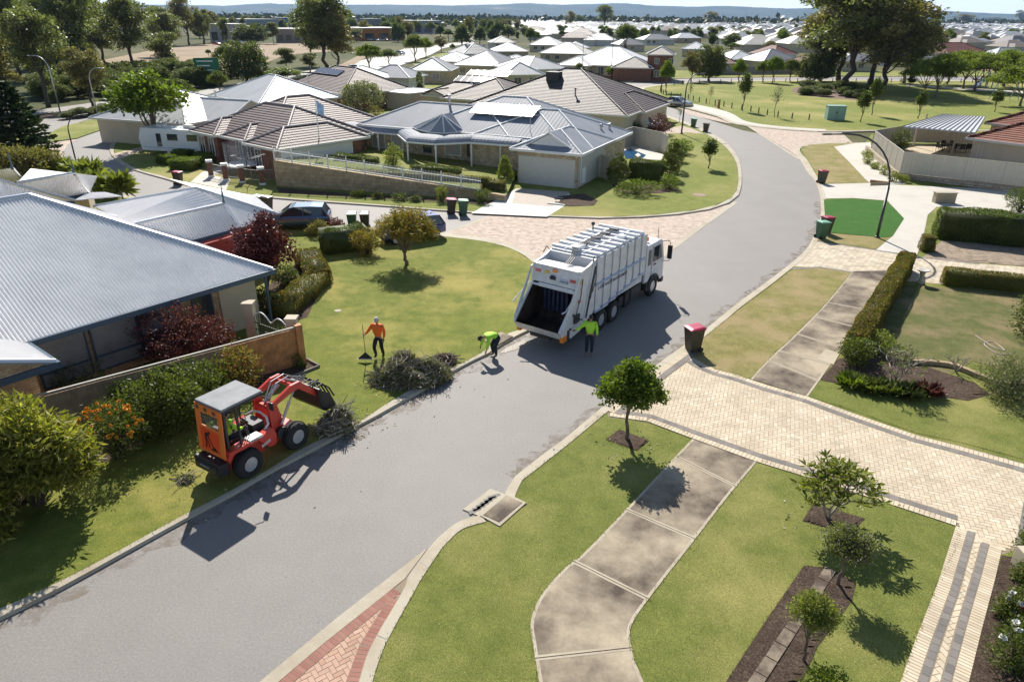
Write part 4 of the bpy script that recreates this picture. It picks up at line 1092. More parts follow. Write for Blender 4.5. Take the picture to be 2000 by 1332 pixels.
for s in(-1,1):
 mb.beam((-.50,s*.54,1.0),(-.48,s*.56,2.42),.07);mb.beam((.72,s*.52,1.0),(.80,s*.56,2.42),.03)if s>0 else None
 mb.beam((-.08,s*.57,1.05),(-.10,s*.57,2.42),.06);mb.beam((-.5,s*.57,2.38),(.82,s*.57,2.38),.05)
mb.box(.80,.87,-.60,.60,2.36,2.43)
mb.build('canopy_post',darkst,loader)
mb=MB();X=-.58;Xb=-.72
def rp(y,z):
 t=(2.42-z)/1.45;return(X-.10*t,y,z)
pan=[(-.60,.97),(.60,.97),(.60,2.42),(-.60,2.42)]
cells=[(-.60,.60,2.20,2.42),(-.60,-.42,1.78,2.20),(.38,.60,1.78,2.20),(-.60,.60,.92,1.78)]
for y0,y1,z0,z1 in cells:
 a,b,c,d=rp(y0,z0),rp(y1,z0),rp(y1,z1),rp(y0,z1);o=(.03,0,0)
 mb.add([a,b,c,d]+[tuple(np.add(q,o))for q in(a,b,c,d)],[(3,2,1,0),(4,5,6,7),(0,1,5,4),(1,2,6,5),(2,3,7,6),(3,0,4,7)])
pnl=mb.build('rear_panel',orange_k,loader,fix=True)
mb=MB();a,b,c,d=rp(-.42,1.78),rp(.38,1.78),rp(.38,2.20),rp(-.42,2.20)
mb.add([tuple(np.add(q,(.015,0,0)))for q in(a,b,c,d)],[(3,2,1,0)]);mb.build('rear_window',mat('clear_pane',(.5,.55,.58),.15,var=0,trans=.7,alpha=.35),pnl)
def on_panel(name,poly,m,off=.006,holes=None):
 mb=MB();vs=[rp(y,z)for y,z in poly];mb.add([(v[0]-off,v[1],v[2])for v in vs],[tuple(range(len(vs)))[::-1]]);return mb.build(name,m,pnl,fix=False)
on_panel('warning_sign',[(-.40,1.02),(.44,1.02),(.44,1.70),(-.40,1.70)],sign_r)
dotm=mat('panel_badge',(.10,.09,.05),.6)
for y,z in((.46,2.26),(.10,2.20+.06),(-.28,2.25)):on_panel('badge',[(y-.07,z),(y+.07,z),(y+.07,z+.12),(y-.07,z+.12)],dotm,.005)
blk=mat('pictogram_black',(.01,.01,.01),.6,var=0)
mb=MB()
def pic(poly,off=.011):
 vs=[rp(y,z)for y,z in poly];mb.add([(v[0]-off,v[1],v[2])for v in vs],[tuple(range(len(vs)))[::-1]])
pic([(.04+.045*cos(a),1.60+.045*sin(a))for a in np.linspace(0,2*pi,12,endpoint=False)])
pic([(.24,1.56),(.12,1.60),(.05,1.52),(.08,1.44),(.16,1.48),(.18,1.38),(.26,1.38)])
pic([(.26,1.40),(.19,1.40),(.16,1.24),(.20,1.10),(.26,1.10),(.23,1.25)]);pic([(.20,1.40),(.14,1.38),(.12,1.24),(.10,1.12),(.05,1.12),(.08,1.28)])
pic([(.10,1.50),(.02,1.40),(-.12,1.16),(-.09,1.14),(.06,1.38),(.13,1.46)])
pic([(.02,1.06),(-.32,1.06),(-.22,1.15),(-.14,1.20),(-.06,1.14)])
mb.build('pictogram',blk,pnl)
mb=MB();mb.box(-.35,.12,-.26,.26,1.05,1.20);mb.box(-.42,-.28,-.26,.26,1.2,1.62);mb.box(-.5,.9,-.55,.55,.98,1.03);st=mb.build('seat',black,loader,bevel=.04)
mb=MB();mb.box(.55,.95,-.3,.3,1.0,1.35);mb.beam((.62,0,1.3),(.42,0,1.55),.07);mb.tube([(.42+.07*cos(a)*1,.17*sin(a),1.56+.15*cos(a))for a in np.linspace(0,2*pi,16)],.016,6)
for y in(-.38,-.46):mb.cyl((.3,y,1.03),(.25,y,1.5),.015);mb.sphere((.25,y,1.52),.03)
mb.build('dashboard',darkst,loader,bevel=.0)
mb=MB();mb.tube([(.78,-.48,1.12),(.95,-.5,1.28),(1.05,-.3,1.42),(1.08,0,1.46),(1.05,.3,1.42),(.95,.5,1.28)],.035,8);mb.box(.1,.55,-.72,-.42,1.12,1.2);mb.build('handrail',white,loader)
lettering('R420S',.13,frame((.48,-.708,.76),(.97,0,.22),(-.22,0,.97)),white,loader,bold=.003)
mb=MB()
mb.box(1.2,2.05,-.35,.35,.42,.75)
for s in(-1,1):
 y0,y1=sorted((s*.28,s*.38));side_panel(mb,[(1.15,.6),(1.12,1.75),(1.25,1.88),(1.42,1.78),(1.55,1.2),(1.62,.6)],y0,y1)
mb.box(1.2,1.4,-.3,.3,1.55,1.66);mb.cyl((1.45,0,.8),(1.45,0,.98),.12,mi=0)
mb.build('front_frame',red_k,loader,bevel=.015,fix=True)
mb=MB()
for s in(-1,1):
 y0,y1=sorted((s*.40,s*.50));side_panel(mb,[(1.18,1.68),(1.22,1.84),(1.95,2.12),(2.3,2.12),(2.95,1.45),(2.88,1.32),(2.22,1.90),(1.95,1.88)],y0,y1)
mb.cyl((2.15,-.45,1.98),(2.15,.45,1.98),.06)
arms=mb.build('lift_arm',red_k,loader,bevel=.012,fix=True)
mb=MB()
for s in(-1,1):mb.cyl((1.45,s*.45,1.0),(1.85,s*.45,1.6),.045);mb.cyl((1.85,s*.45,1.6),(2.1,s*.45,1.92),.025)
mb.cyl((1.3,0,1.7),(1.9,0,2.05),.05);mb.cyl((2.1,0,2.15),(2.75,0,1.75),.035)
for s in(-.12,.1):mb.tube([(1.3,s,1.6),(1.7,s,2.2),(2.2,s,2.25),(2.7,s*3,1.9),(3.0,s*3,1.75)],.018,6)
split_build(mb,'ram',steel,arms)
mb=MB();bk=[(2.86,1.62),(2.82,1.0),(3.0,.78),(3.55,.70),(3.56,.74),(3.05,.86),(2.92,1.05),(2.93,1.62)]
mb.extr([(x,-.66,z)for x,z in bk],(0,1.32,0))
for s in(-1,1):
 y0,y1=sorted((s*.62,s*.66));side_panel(mb,[(2.84,1.62),(2.84,1.0),(3.0,.78),(3.55,.71),(3.3,1.3)],y0,y1)
for y in np.linspace(-.5,.5,6):mb.tube([(2.93,y,1.62),(3.15,y,1.66),(3.42,y,1.4),(3.6,y,1.02)],.028,6)
for y in(-.3,.3):mb.cyl((2.8,y,1.66),(3.2,y,1.74),.03)
mb.build('bucket',black,loader,fix=True)
mb=MB();mb.cyl((1.8,-.6,.45),(1.8,.6,.45),.11);mb.cyl((0,-.6,.45),(0,.6,.45),.11);mb.cyl((1.4,-.52,.72),(1.4,-.34,.72),.2);mb.build('axle',darkst,loader)
mb=MB();mb.tube([(.85,-.55,2.3),(.95,-.72,2.2),(.95,-.78,2.05)],.015,6);mb.box(.92,.97,-.86,-.70,1.85,2.1);mb.build('mirror',black,loader)
mb=MB();mb.extr([(-.62,-.72,1.12),(-.62,-.72,1.16),(.35,-.72,1.17),(.45,-.72,1.1)],(0,.3,0));mb.build('fender',red_k,loader,fix=True)
# ================================================================ people
skin_m=mat('skin',(.42,.24,.16),.6,var=.08);hair_m=mat('dark_hair',(.03,.022,.018),.8)
hv_lime=mat('hi_vis_lime',(.42,.78,.05),.75,var=.06);hv_or=mat('hi_vis_orange',(.90,.16,.02),.75,var=.06)
navy_c=mat('navy_cloth',(.018,.022,.035),.9,var=.2);khaki=mat('tan_boots',(.20,.14,.09),.8,var=.2);glove=mat('dark_gloves',(.03,.03,.03),.8)
cap_grey=mat('pale_grey_cap',(.55,.54,.52),.8);tape=mat('reflective_tape',(.6,.6,.58),.4)
def skinmesh(V,E,Rd,sub=1):
 me=bpy.data.meshes.new('tmp');me.from_pydata([tuple(v)for v in V],E,[]);o=bpy.data.objects.new('tmp',me);col.objects.link(o)
 o.modifiers.new('s','SKIN');m=o.modifiers.new('u','SUBSURF');m.levels=sub;m.render_levels=sub
 d=me.skin_vertices[0].data
 for i,r in enumerate(Rd):d[i].radius=r if hasattr(r,'__len__')else(r,r)
 d[0].use_root=True
 dg=bpy.context.evaluated_depsgraph_get();dg.update();out=bpy.data.meshes.new_from_object(o.evaluated_get(dg));bpy.data.objects.remove(o)
 vs=[tuple(v.co)for v in out.vertices];fs=[tuple(p.vertices)for p in out.polygons];return vs,fs
def lerp(a,b,t):return tuple(np.array(a)*(1-t)+np.array(b)*t)
def person(label,loc,rz,J,shirt,trousers=navy_c,cap=cap_grey,boots=khaki,hands=skin_m,group=None,brim=1,sleeves=True,scale=1):
 """J: joints in a frame that faces +x, z up, y to the person's left"""
 t=thing('person',label,'person',loc,rz,group,scale)
 g={k:np.array(v,float)for k,v in J.items()}
 pel,wai,che,nec,hea=g['pelvis'],g['waist'],g['chest'],g['neck'],g['head']
 V=[pel,wai,che,nec,lerp(nec,hea,.6)];E=[(0,1),(1,2),(2,3),(3,4)];Rd=[(.11,.08),(.09,.07),(.10,.07),(.05,.05),(.05,.05)]
 def chain(start,pts,rad):
  b=start
  for p,r in zip(pts,rad):V.append(p);Rd.append(r);E.append((b,len(V)-1));b=len(V)-1
 for s in 'LR':
  chain(2,[g['sh'+s],g['el'+s],g['wr'+s],lerp(g['wr'+s],g['ha'+s],.75)],[.045,.036,.03,.034])
  chain(0,[g['hi'+s],g['kn'+s],g['an'+s],g['to'+s]],[.07,.05,.036,.03])
 vs,fs=skinmesh(V,E,Rd)
 mb=MB();mb.add(vs,fs)
 up=(hea-nec)/np.linalg.norm(hea-nec);fw=g.get('face',np.array([1,0,0.]));fw=fw-up*(fw@up);fw/=np.linalg.norm(fw);sd_=np.cross(up,fw)
 hb=MB();hb.sphere((0,0,0),(.092,.075,.118),16,12)
 hv=[]
 for x,y,z in hb.v:
  if x>0 and-.035<z<.03 and abs(y)<.022:x+=.022*(1-abs(y)/.022)*(1-abs(z+.005)/.04)
  if x>0 and .01<z<.045 and .015<abs(y)<.05:x-=.010
  if z<-.06:x*=.86;y*=.82
  if x>0 and z<-.085:x+=.012
  hv.append(tuple(hea+fw*x+sd_*y+up*z))
 mb.add(hv,hb.f)
 for s in(-1,1):mb.sphere(tuple(hea+sd_*s*.076-up*.005),(.016,.012,.028),8,6)
 for s in 'LR':
  wr,ha=g['wr'+s],g['ha'+s];d=(ha-wr)/np.linalg.norm(ha-wr);q=g.get('pa'+s,np.array([1.,0,0]));a=np.cross(d,q);a/=np.linalg.norm(a);q=np.cross(a,d)
  sg=1
  for i,(o,l)in enumerate(((-.028,.068),(-.010,.078),(.009,.073),(.026,.058))):
   b=ha+a*o;c=g.get('curl'+s,.45)
   mb.tube([b-d*.02,b+d*l*.45+q*.004,b+d*l*(.45+.35*(1-c))+q*l*.5*c*1.4,b+d*l*(.45+.5*(1-1.4*c))+q*l*.9*c],[.0095,.009,.008,.006],6)
  b=wr+d*.03;mb.tube([b,b-a*.04+d*.025,b-a*.045+d*.06+q*.02],[.012,.010,.007],6)
 mb.build('body',skin_m if hands is skin_m else skin_m,t,smooth=True)
 V=[lerp(pel,wai,.15),wai,che,lerp(che,nec,.8)];E=[(0,1),(1,2),(2,3)];Rd=[(.175,.145),(.17,.14),(.19,.145),(.085,.085)]
 for s in 'LR':chain(2,[g['sh'+s],g['el'+s],lerp(g['el'+s],g['wr'+s],.92)],[.092,.066,.052])
 vs,fs=skinmesh(V,E,Rd);mb=MB();mb.add(vs,fs);mb.build('shirt',shirt,t,smooth=True)
 V=[lerp(pel,wai,.35),pel];E=[(0,1)];Rd=[(.155,.125),(.16,.13)]
 for s in 'LR':chain(1,[g['hi'+s],g['kn'+s],lerp(g['kn'+s],g['an'+s],.95)],[.108,.078,.064])
 vs,fs=skinmesh(V,E,Rd);mb=MB();mb.add(vs,fs);mb.build('trousers',trousers,t,smooth=True)
 for s in 'LR':
  a,to=g['an'+s],g['to'+s]
  vs,fs=skinmesh([lerp(a,g['kn'+s],.22),a,lerp(a,to,.55),to],[(0,1),(1,2),(2,3)],[.05,.056,.052,.046]);mb=MB();mb.add(vs,fs);mb.build('boot',boots,t,smooth=True)
 mb=MB();hb=MB();hb.sphere((0,0,0),(.104,.088,.098),14,8)
 cv=[]
 for x,y,z in hb.v:cv.append(tuple(hea+fw*(x-.004)+sd_*y+up*(max(z,.0)+.045)))
 mb.add(cv,hb.f)
 if brim==1:
  bp=[hea+fw*(.08+.09*cos(a))+sd_*.075*sin(a)+up*.05 for a in np.linspace(-pi/2,pi/2,8)];n=len(bp);mb.add([tuple(p)for p in bp]+[tuple(p+up*.01)for p in bp],[tuple(range(n)),tuple(range(n,2*n))[::-1]]+[(i,i+1,n+i+1,n+i)for i in range(n-1)])
 mb.build('cap',cap,t,smooth=False,fix=True)
 mb=MB();mb.sphere(tuple(hea-fw*.022+up*.0),(.09,.08,.085),12,8);mb.build('hair',hair_m,t,smooth=True)
 if hands is not skin_m:
  for s in 'LR':
   vs,fs=skinmesh([g['wr'+s],lerp(g['wr'+s],g['ha'+s],.8)],[(0,1)],[.036,.046]);mb=MB();mb.add(vs,fs);mb.build('glove',hands,t,smooth=True)
 mb=MB()
 for s in(-1,1):mb.sphere(tuple(hea+fw*.083+sd_*s*.03+up*.022),(.012,.018,.012),8,6)
 mb.build('eyes',blk,t)
 return t
STAND=dict(pelvis=(0,0,.93),waist=(.01,0,1.08),chest=(.0,0,1.32),neck=(0,0,1.50),head=(.03,0,1.65),shL=(0,.20,1.42),elL=(-.02,.27,1.14),wrL=(.06,.26,.90),haL=(.08,.25,.82),shR=(0,-.20,1.42),elR=(-.02,-.27,1.14),wrR=(.06,-.26,.90),haR=(.08,-.25,.82),hiL=(0,.10,.88),knL=(.04,.11,.50),anL=(0,.11,.09),toL=(.16,.13,.045),hiR=(0,-.10,.88),knR=(.04,-.11,.50),anR=(0,-.11,.09),toR=(.16,-.13,.045))
def pose(**k):d=dict(STAND);d.update(k);return d
p1=person('worker in orange hi-vis shirt and pale cap walking on the lawn, holding a rake',G(742,699,.105),R(-105),pose(elR=(.10,-.36,1.18),wrR=(.30,-.42,1.10),haR=(.37,-.42,1.09),knR=(.20,-.12,.52),anR=(.05,-.12,.14),toR=(.20,-.13,.10),knL=(.0,.11,.50),anL=(-.14,.11,.10),toL=(.0,.12,.04),head=(.05,0,1.65),curlR=.8),hv_or,cap=cap_grey,hands=glove,boots=black)
p2=person('worker in lime hi-vis shirt and dark cap standing beside the garbage truck',G(1150,693,0),R(-95),pose(elR=(.02,-.40,1.20),wrR=(.12,-.60,1.12),haR=(.16,-.68,1.12),knL=(.14,.10,.50),anL=(.02,.10,.12),toL=(.17,.11,.06),wrL=(.12,.28,.92),haL=(.16,.27,.85)),hv_lime,cap=black,hands=glove)
p3=person('worker in lime hi-vis shirt bending down to the kerb beside the drain',G(962,697,0.02),R(205),dict(pelvis=(-.22,0,.88),waist=(-.08,0,.96),chest=(.16,0,1.0),neck=(.36,0,.98),head=(.50,0,.93),face=(.4,0,-1),shL=(.24,.19,.96),elL=(.28,.22,.66),wrL=(.36,.20,.42),haL=(.38,.19,.34),shR=(.24,-.19,.96),elR=(.32,-.26,.68),wrR=(.42,-.24,.44),haR=(.45,-.23,.37),hiL=(-.22,.10,.84),knL=(-.06,.13,.48),anL=(-.12,.12,.09),toL=(.04,.14,.045),hiR=(-.22,-.10,.84),knR=(-.02,-.13,.48),anR=(-.10,-.12,.09),toR=(.06,-.14,.045)),hv_lime,cap=black,hands=glove,boots=khaki)
m_=xf(loader)
dl=m_@Vector((-.12,0,1.20-.88))
p4=person('driver in lime hi-vis shirt seated under the canopy of the red loader',tuple(dl),pi/2-LP,dict(pelvis=(0,0,.93),waist=(-.02,0,1.08),chest=(.0,0,1.30),neck=(.03,0,1.47),head=(.08,0,1.61),shL=(.0,.20,1.40),elL=(.18,.28,1.20),wrL=(.38,.16,1.22),haL=(.45,.13,1.24),shR=(0,-.20,1.40),elR=(.18,-.30,1.16),wrR=(.38,-.24,1.10),haR=(.45,-.22,1.12),hiL=(.06,.10,.92),knL=(.46,.14,.98),anL=(.50,.14,.70),toL=(.64,.15,.72),hiR=(.06,-.10,.92),knR=(.46,-.14,.98),anR=(.50,-.14,.70),toR=(.64,-.15,.72)),hv_lime,cap=navy_c)
hw=xf(p1)@Vector((.38,-.42,1.09))
rake=thing('rake','long handled black rake held upright by the worker in orange','rake',(hw.x,hw.y,.2))
mb=MB();mb.cyl((0,0,.22),(-.02,.0,1.45),.014,n=8);mb.build('handle',wood2,rake)
mb=MB()
for s in(-1,1):mb.tube([(0,0,.26),(s*.12,-.03,.17),(s*.28,-.08,.04)],.012,6)
mb.add([(-.28,-.08,.03),(.28,-.08,.03),(.03,0,.26),(-.03,0,.26)],[(0,1,2,3)]);mb.build('rake_head',black,rake)
mb=MB();mb.beam((-.30,-.09,.02),(.30,-.09,.02),.05,.035);mb.build('rake_edge',tape,rake)
# ================================================================ cars
def car_thing(label,loc,rz,paint,kind='hatch',L_=4.1,W_=1.74,H_=1.46,group=None,cat_='car',name='parked_car'):
 t=thing(name,label,cat_,loc,rz,group)
 def sect(x,zb,zt,hw,n=10):
  c=[];zc=(zb+zt)/2;hz=(zt-zb)/2
  for k in range(n*2):
   a=2*pi*k/(n*2)+pi/(2*n);e=.45
   c.append((x,hw*np.sign(cos(a))*abs(cos(a))**e,zc+hz*np.sign(sin(a))*abs(sin(a))**e))
  return c
 def loft(mb,S,mi=0):
  n=len(S[0]);vs=[p for s in S for p in s];fs=[]
  for i in range(len(S)-1):
   for k in range(n):k2=(k+1)%n;fs.append((i*n+k,(i+1)*n+k,(i+1)*n+k2,i*n+k2))
  fs+=[tuple(range(n)),tuple(range((len(S)-1)*n,len(S)*n))[::-1]]
  mb.add(vs,fs,mi)
 h=W_/2;l=L_/2
 if kind=='hatch':lowz=[(-1,.35,.78,.82),(-.97,.26,.95,.95),(-.6,.2,.98,1),(.35,.2,.96,1),(.62,.2,.90,.99),(.92,.24,.74,.92),(1,.32,.62,.78)];cabp=[(-.95,.0,.88),(-.80,.92,.80),(-.45,1,.80),(.05,.98,.80),(.22,.86,.82),(.55,.0,.90)]
 else:lowz=[(-1,.38,.78,.80),(-.97,.28,.94,.93),(-.6,.2,.97,1),(.35,.2,.95,1),(.62,.2,.88,.99),(.93,.24,.74,.92),(1,.32,.62,.78)];cabp=[(-.72,.0,.86),(-.46,.88,.78),(-.2,1,.78),(.05,.97,.78),(.20,.84,.80),(.48,.0,.88)]
 mb=MB();loft(mb,[sect(x*l,zb,zt,h*ww)for x,zb,zt,ww in lowz]);mb.build('car_body',paint,t,smooth=True,fix=True)
 belt=.90;up=H_-belt
 def ring(x,f,ww,inset=0):
  z=belt-.02+up*f;w0=h*.94;w1=h*ww*.92
  wz=w0+(w1-w0)*f
  return(x*l,wz-inset,z)
 mb=MB();pts=[ring(*c)for c in cabp];n=len(pts)
 vs=[(x,-y,z)for x,y,z in pts]+pts+[(x,-h*.9,belt-.03)for x,y,z in pts]+[(x,h*.9,belt-.03)for x,y,z in pts]
 fs=[(i,i+1,n+i+1,n+i)for i in range(n-1)]+[(i,2*n+i,2*n+i+1,i+1)for i in range(n-1)]+[(n+i,n+i+1,3*n+i+1,3*n+i)for i in range(n-1)]
 mb.add(vs,fs);mb.build('car_window',glass,t,fix=True)
 mb=MB()
 rt=[p for p in pts[1:-1]];m=len(rt)
 mb.add([(x,-y*1.0,z+.012)for x,y,z in rt]+[(x,y*1.0,z+.012)for x,y,z in rt]+[(x,-y,z-.035)for x,y,z in rt]+[(x,y,z-.035)for x,y,z in rt],[(i,i+1,m+i+1,m+i)for i in range(0,m-2 if kind!='x' else m-1)]+[(i,2*m+i,2*m+i+1,i+1)for i in range(m-1)]+[(m+i,m+i+1,3*m+i+1,3*m+i)for i in range(m-1)])
 for s in(-1,1):
  for a,b in((pts[0],pts[1]),(pts[-1],pts[-2])):mb.beam((a[0],s*a[1],a[2]),(b[0],s*b[1],b[2]),.07)
  q0=pts[2];mb.beam((q0[0]+.5,s*h*.9,belt),(q0[0]+.45,s*q0[1],q0[2]),.07)
 mb.build('car_roof',paint,t,fix=True)
 for s in(-1,1):
  for x in(-.62,.64):
   wheel(t,x*l,s*(h-.11),.31,.2,rim_s,side=s,rr=.68)
 mb=MB()
 for s in(-1,1):mb.box(-l*.99,-l*.93,s*h*.72-.14,s*h*.72+.14,.70,.88)
 mb.build('tail_light',lamp_r,t,bevel=.02)
 mb=MB()
 for s in(-1,1):mb.box(l*.9,l*.97,s*h*.66-.16,s*h*.66+.16,.58,.70)
 mb.build('headlight',rim_s,t,bevel=.02)
 mb=MB();mb.box(-l*1.003,-l*.97,-.2,.2,.5,.62);mb.build('number_plate',white,t)
 return t
c_blue=mat('car_blue_grey',(.10,.16,.26),.3,metal=.5,var=0,coat=.8);c_navy=mat('car_dark_blue',(.02,.03,.16),.3,metal=.4,var=0,coat=.8)
c_silv=mat('car_silver',(.42,.43,.45),.3,metal=.7,var=0,coat=.7);c_wht=mat('car_white',(.72,.72,.72),.3,var=0,coat=.7);c_red=mat('car_red',(.4,.02,.02),.3,var=0,coat=.7);c_blk=mat('car_black',(.02,.02,.025),.3,var=0,coat=.7)
car_thing('blue grey hatchback on the driveway between the plum tree and the street',G(585,443,.1),R(188),c_blue)
car_thing('dark blue hatchback parked on the drive behind the small autumn leaved tree',G(803,466,.1),R(212),c_navy)
car_thing('silver sedan driving along the bend beside the park footpath',G(1322,208,0),R(-38),c_silv,'sedan',4.7,1.8,1.42)
car_thing('white car parked behind the plum bush near the tiled roof',G(1258,252,.1),R(20),c_wht,'sedan',4.5,1.78,1.42)
# ================================================================ roofs and houses
def slope_corr(mb,pts,p=.1,amp=.018,mi=0,per=8):
 """corrugated sheet: real waves that run up the slope of a flat polygon"""
 P=[Vector(q)for q in pts];n=Vector((0,0,0))
 for i in range(len(P)):n+=(P[i]-P[0]).cross(P[(i+1)%len(P)]-P[0])
 n.normalize()
 if n.z<0:n=-n
 u=Vector((-n.y,n.x,0)).normalized();v=n.cross(u);O=P[0]
 Q=[((q-O).dot(u),(q-O).dot(v),(q-O).dot(n))for q in P]
 u0,u1=min(q[0]for q in Q),max(q[0]for q in Q)
 N=int((u1-u0)/p*per)+1;vs=[];fs=[]
 for i in range(N+1):
  a=u0+(u1-u0)*min(.99999,max(.00001,i/N));xs=[]
  for k in range(len(Q)):
   A,B=Q[k],Q[(k+1)%len(Q)]
   if(A[0]>a)!=(B[0]>a):
    t=(a-A[0])/(B[0]-A[0]);xs.append((A[1]+(B[1]-A[1])*t,A[2]+(B[2]-A[2])*t))
  if len(xs)<2:xs=[(Q[0][1],0)]*2
  xs.sort();h=amp*sin(2*pi*a/p)
  for b,c in(xs[0],xs[-1]):vs.append(tuple(O+u*a+v*b+n*(c+h)))
 for i in range(N):fs.append((2*i,2*i+2,2*i+3,2*i+1))
 mb.add(vs,fs,mi)
def hip_faces(x0,x1,y0,y1,z,t,gable=''):
 """faces of a hipped roof; gable holds l, r, f or b for ends carried up as gables"""
 w_,d=x1-x0,y1-y0
 if w_>=d:
  h=d/2;zr=z+h*t;a=(x0+(0 if 'l' in gable else h),y0+h,zr);b=(x1-(0 if 'r' in gable else h),y0+h,zr)
  F=[[(x0,y0,z),(x1,y0,z),b,a],[(x1,y1,z),(x0,y1,z),a,b]];E_=[[(x1,y0,z),(x1,y1,z),b],[(x0,y1,z),(x0,y0,z),a]]
  G_=[('r' in gable),('l' in gable)]
 else:
  h=w_/2;zr=z+h*t;a=(x0+h,y0+(0 if 'f' in gable else h),zr);b=(x0+h,y1-(0 if 'b' in gable else h),zr)
  F=[[(x1,y0,z),(x1,y1,z),b,a],[(x0,y1,z),(x0,y0,z),a,b]];E_=[[(x0,y0,z),(x1,y0,z),a],[(x1,y1,z),(x0,y1,z),b]]
  G_=[('f' in gable),('b' in gable)]
 roof=F+[e for e,g in zip(E_,G_)if not g];gab=[e for e,g in zip(E_,G_)if g]
 hips=[(a,b)]
 for e,g in zip(E_,G_):
  hips+=[(e[0],e[2]),(e[1],e[2])]
 return roof,gab,hips
def window(par,x,z,w_,h,face='f',y=0,m=glassb,fm=white,bars=1,depth=.05,name='window'):
 mb=MB();s=-1
 def bx(m_,a0,a1,z0,z1,o0,o1):
  if face=='f':m_.box(a0,a1,y-o1,y-o0,z0,z1)
  elif face=='r':m_.box(y+o0,y+o1,a0,a1,z0,z1)
  elif face=='l':m_.box(y-o1,y-o0,a0,a1,z0,z1)
 t=.06
 bx(mb,x,x+w_,z,z+t,0,depth);bx(mb,x,x+w_,z+h-t,z+h,0,depth);bx(mb,x,x+t,z+t,z+h-t,0,depth);bx(mb,x+w_-t,x+w_,z+t,z+h-t,0,depth)
 for i in range(bars):c=x+w_*(i+1)/(bars+1);bx(mb,c-.025,c+.025,z+t,z+h-t,0,depth*.9)
 f=mb.build(name,fm,par);mb=MB();bx(mb,x+t,x+w_-t,z+t,z+h-t,.004,depth*.5);mb.build('pane',m,f);return f
def house(label,O,az,rects,roofm,wallm,capm,t=.42,ez=2.6,over=.45,lod=0,windows=(),group=None,name='house',cat_='house',gables={},garage=None,base=.1,trim=offw,corr=None,capr=.09,solar=None,chim=0,wob=True):
 """O: ground point of local (0,0); x runs along azimuth az, y to the far side. rects: eave rectangles"""
 T=thing(name,label,cat_,(O[0],O[1],base),pi/2-R(az),group)
 mw=MB();mr=MB();mc=MB();mf=MB();mg=MB()
 ez=ez-base
 for i,q in enumerate(rects):
  x0,x1,y0,y1=q[:4];z=ez+(q[4]if len(q)>4 else 0)+i*.004;tt=q[5]if len(q)>5 else t
  k=i*.006
  mw.box(x0+over+k,x1-over-k,y0+over+k,y1-over-k,-.4,z-.02-k)
  rf,gb,hp=hip_faces(x0,x1,y0,y1,z,tt,gables.get(i,''))
  for f in rf:
   if corr:slope_corr(mr,f,corr,corr*.30)
   else:mr.add(f,[tuple(range(len(f)))])
  for f in gb:mg.add([(p[0],p[1],p[2]-.03)for p in f],[(0,1,2)])
  if lod<2:
   for a,b in hp:
    if np.linalg.norm(np.subtract(a,b))>.3:mc.tube([np.add(a,(0,0,.02)),np.add(b,(0,0,.02))],capr,6)
   g_=.11
   mf.box(x0-g_,x1+g_,y0-g_,y0-.002,z-.18,z+.02);mf.box(x0-g_,x1+g_,y1+.002,y1+g_,z-.18,z+.02)
   mf.box(x0-g_,x0-.002,y0-.001,y1+.001,z-.18,z+.018);mf.box(x1+.002,x1+g_,y0-.001,y1+.001,z-.18,z+.018)
   mf.box(x0,x1,y0,y1,z-.17+k,z-.15+k)
 w_=mw.build('wall',wallm,T)
 r_=mr.build('roof',roofm,T)
 if mg.v:mg.build('gable',wallm if wallm is not None else trim,w_)
 if mc.v:mc.build('ridge_cap',capm,r_)
 if mf.v:mf.build('gutter',trim,r_)
 for wd in windows:window(w_,*wd[:4],**(wd[4]if len(wd)>4 else{}))
 if garage:
  x,z,gw,gh,y=garage;mb=MB();mb.box(x,x+gw,y-.04,y+.03,z,z+gh)
  for i in range(1,5):mb.box(x,x+gw,y-.05,y-.041,z+gh*i/5-.012,z+gh*i/5+.012)
  mb.build('garage_door',offw,w_)
 if chim:
  mb=MB();mb.cyl((chim[0],chim[1],chim[2]-.6),(chim[0],chim[1],chim[2]+.5),.10,n=10);mb.cyl((chim[0],chim[1],chim[2]+.5),(chim[0],chim[1],chim[2]+.62),.16,n=10);mb.build('flue',steel,r_)
 return T
panel=mat('solar_panel',(.015,.02,.045),.15,var=.2,scale=6,spec=.9)
def solar(T,x,y,z,nx,ny,sx,sy,tilt_dir,t,par=None,m=panel,off=.14,name='solar_panel'):
 """panels laid on a slope: local corner x,y,z; rows climb along tilt_dir"""
 tx,ty=tilt_dir;L_=math.hypot(1,t);up=Vector((tx/L_,ty/L_,t/L_));al=Vector((ty,-tx,0));n_=al.cross(up).normalized()
 if n_.z<0:n_=-n_
 o=Vector((x,y,z))+n_*off
 for j in range(ny):
  for i in range(nx):
   a=o+al*(i*sx)+up*(j*sy);mb=MB();g_=.03
   P=[a+al*g_+up*g_,a+al*(sx-g_)+up*g_,a+al*(sx-g_)+up*(sy-g_),a+al*g_+up*(sy-g_)]
   mb.add([p-n_*.04 for p in P]+P,[(3,2,1,0),(4,5,6,7),(0,1,5,4),(1,2,6,5),(2,3,7,6),(3,0,4,7)],0)
   for p,q in zip(P,P[1:]+P[:1]):mb.beam(p,q,.03,.03,1)
   mb.build(name,[m,steel],par or T,fix=False)
def az_of(a,b):d=b-a;return math.degrees(math.atan2(d[0],d[1]))
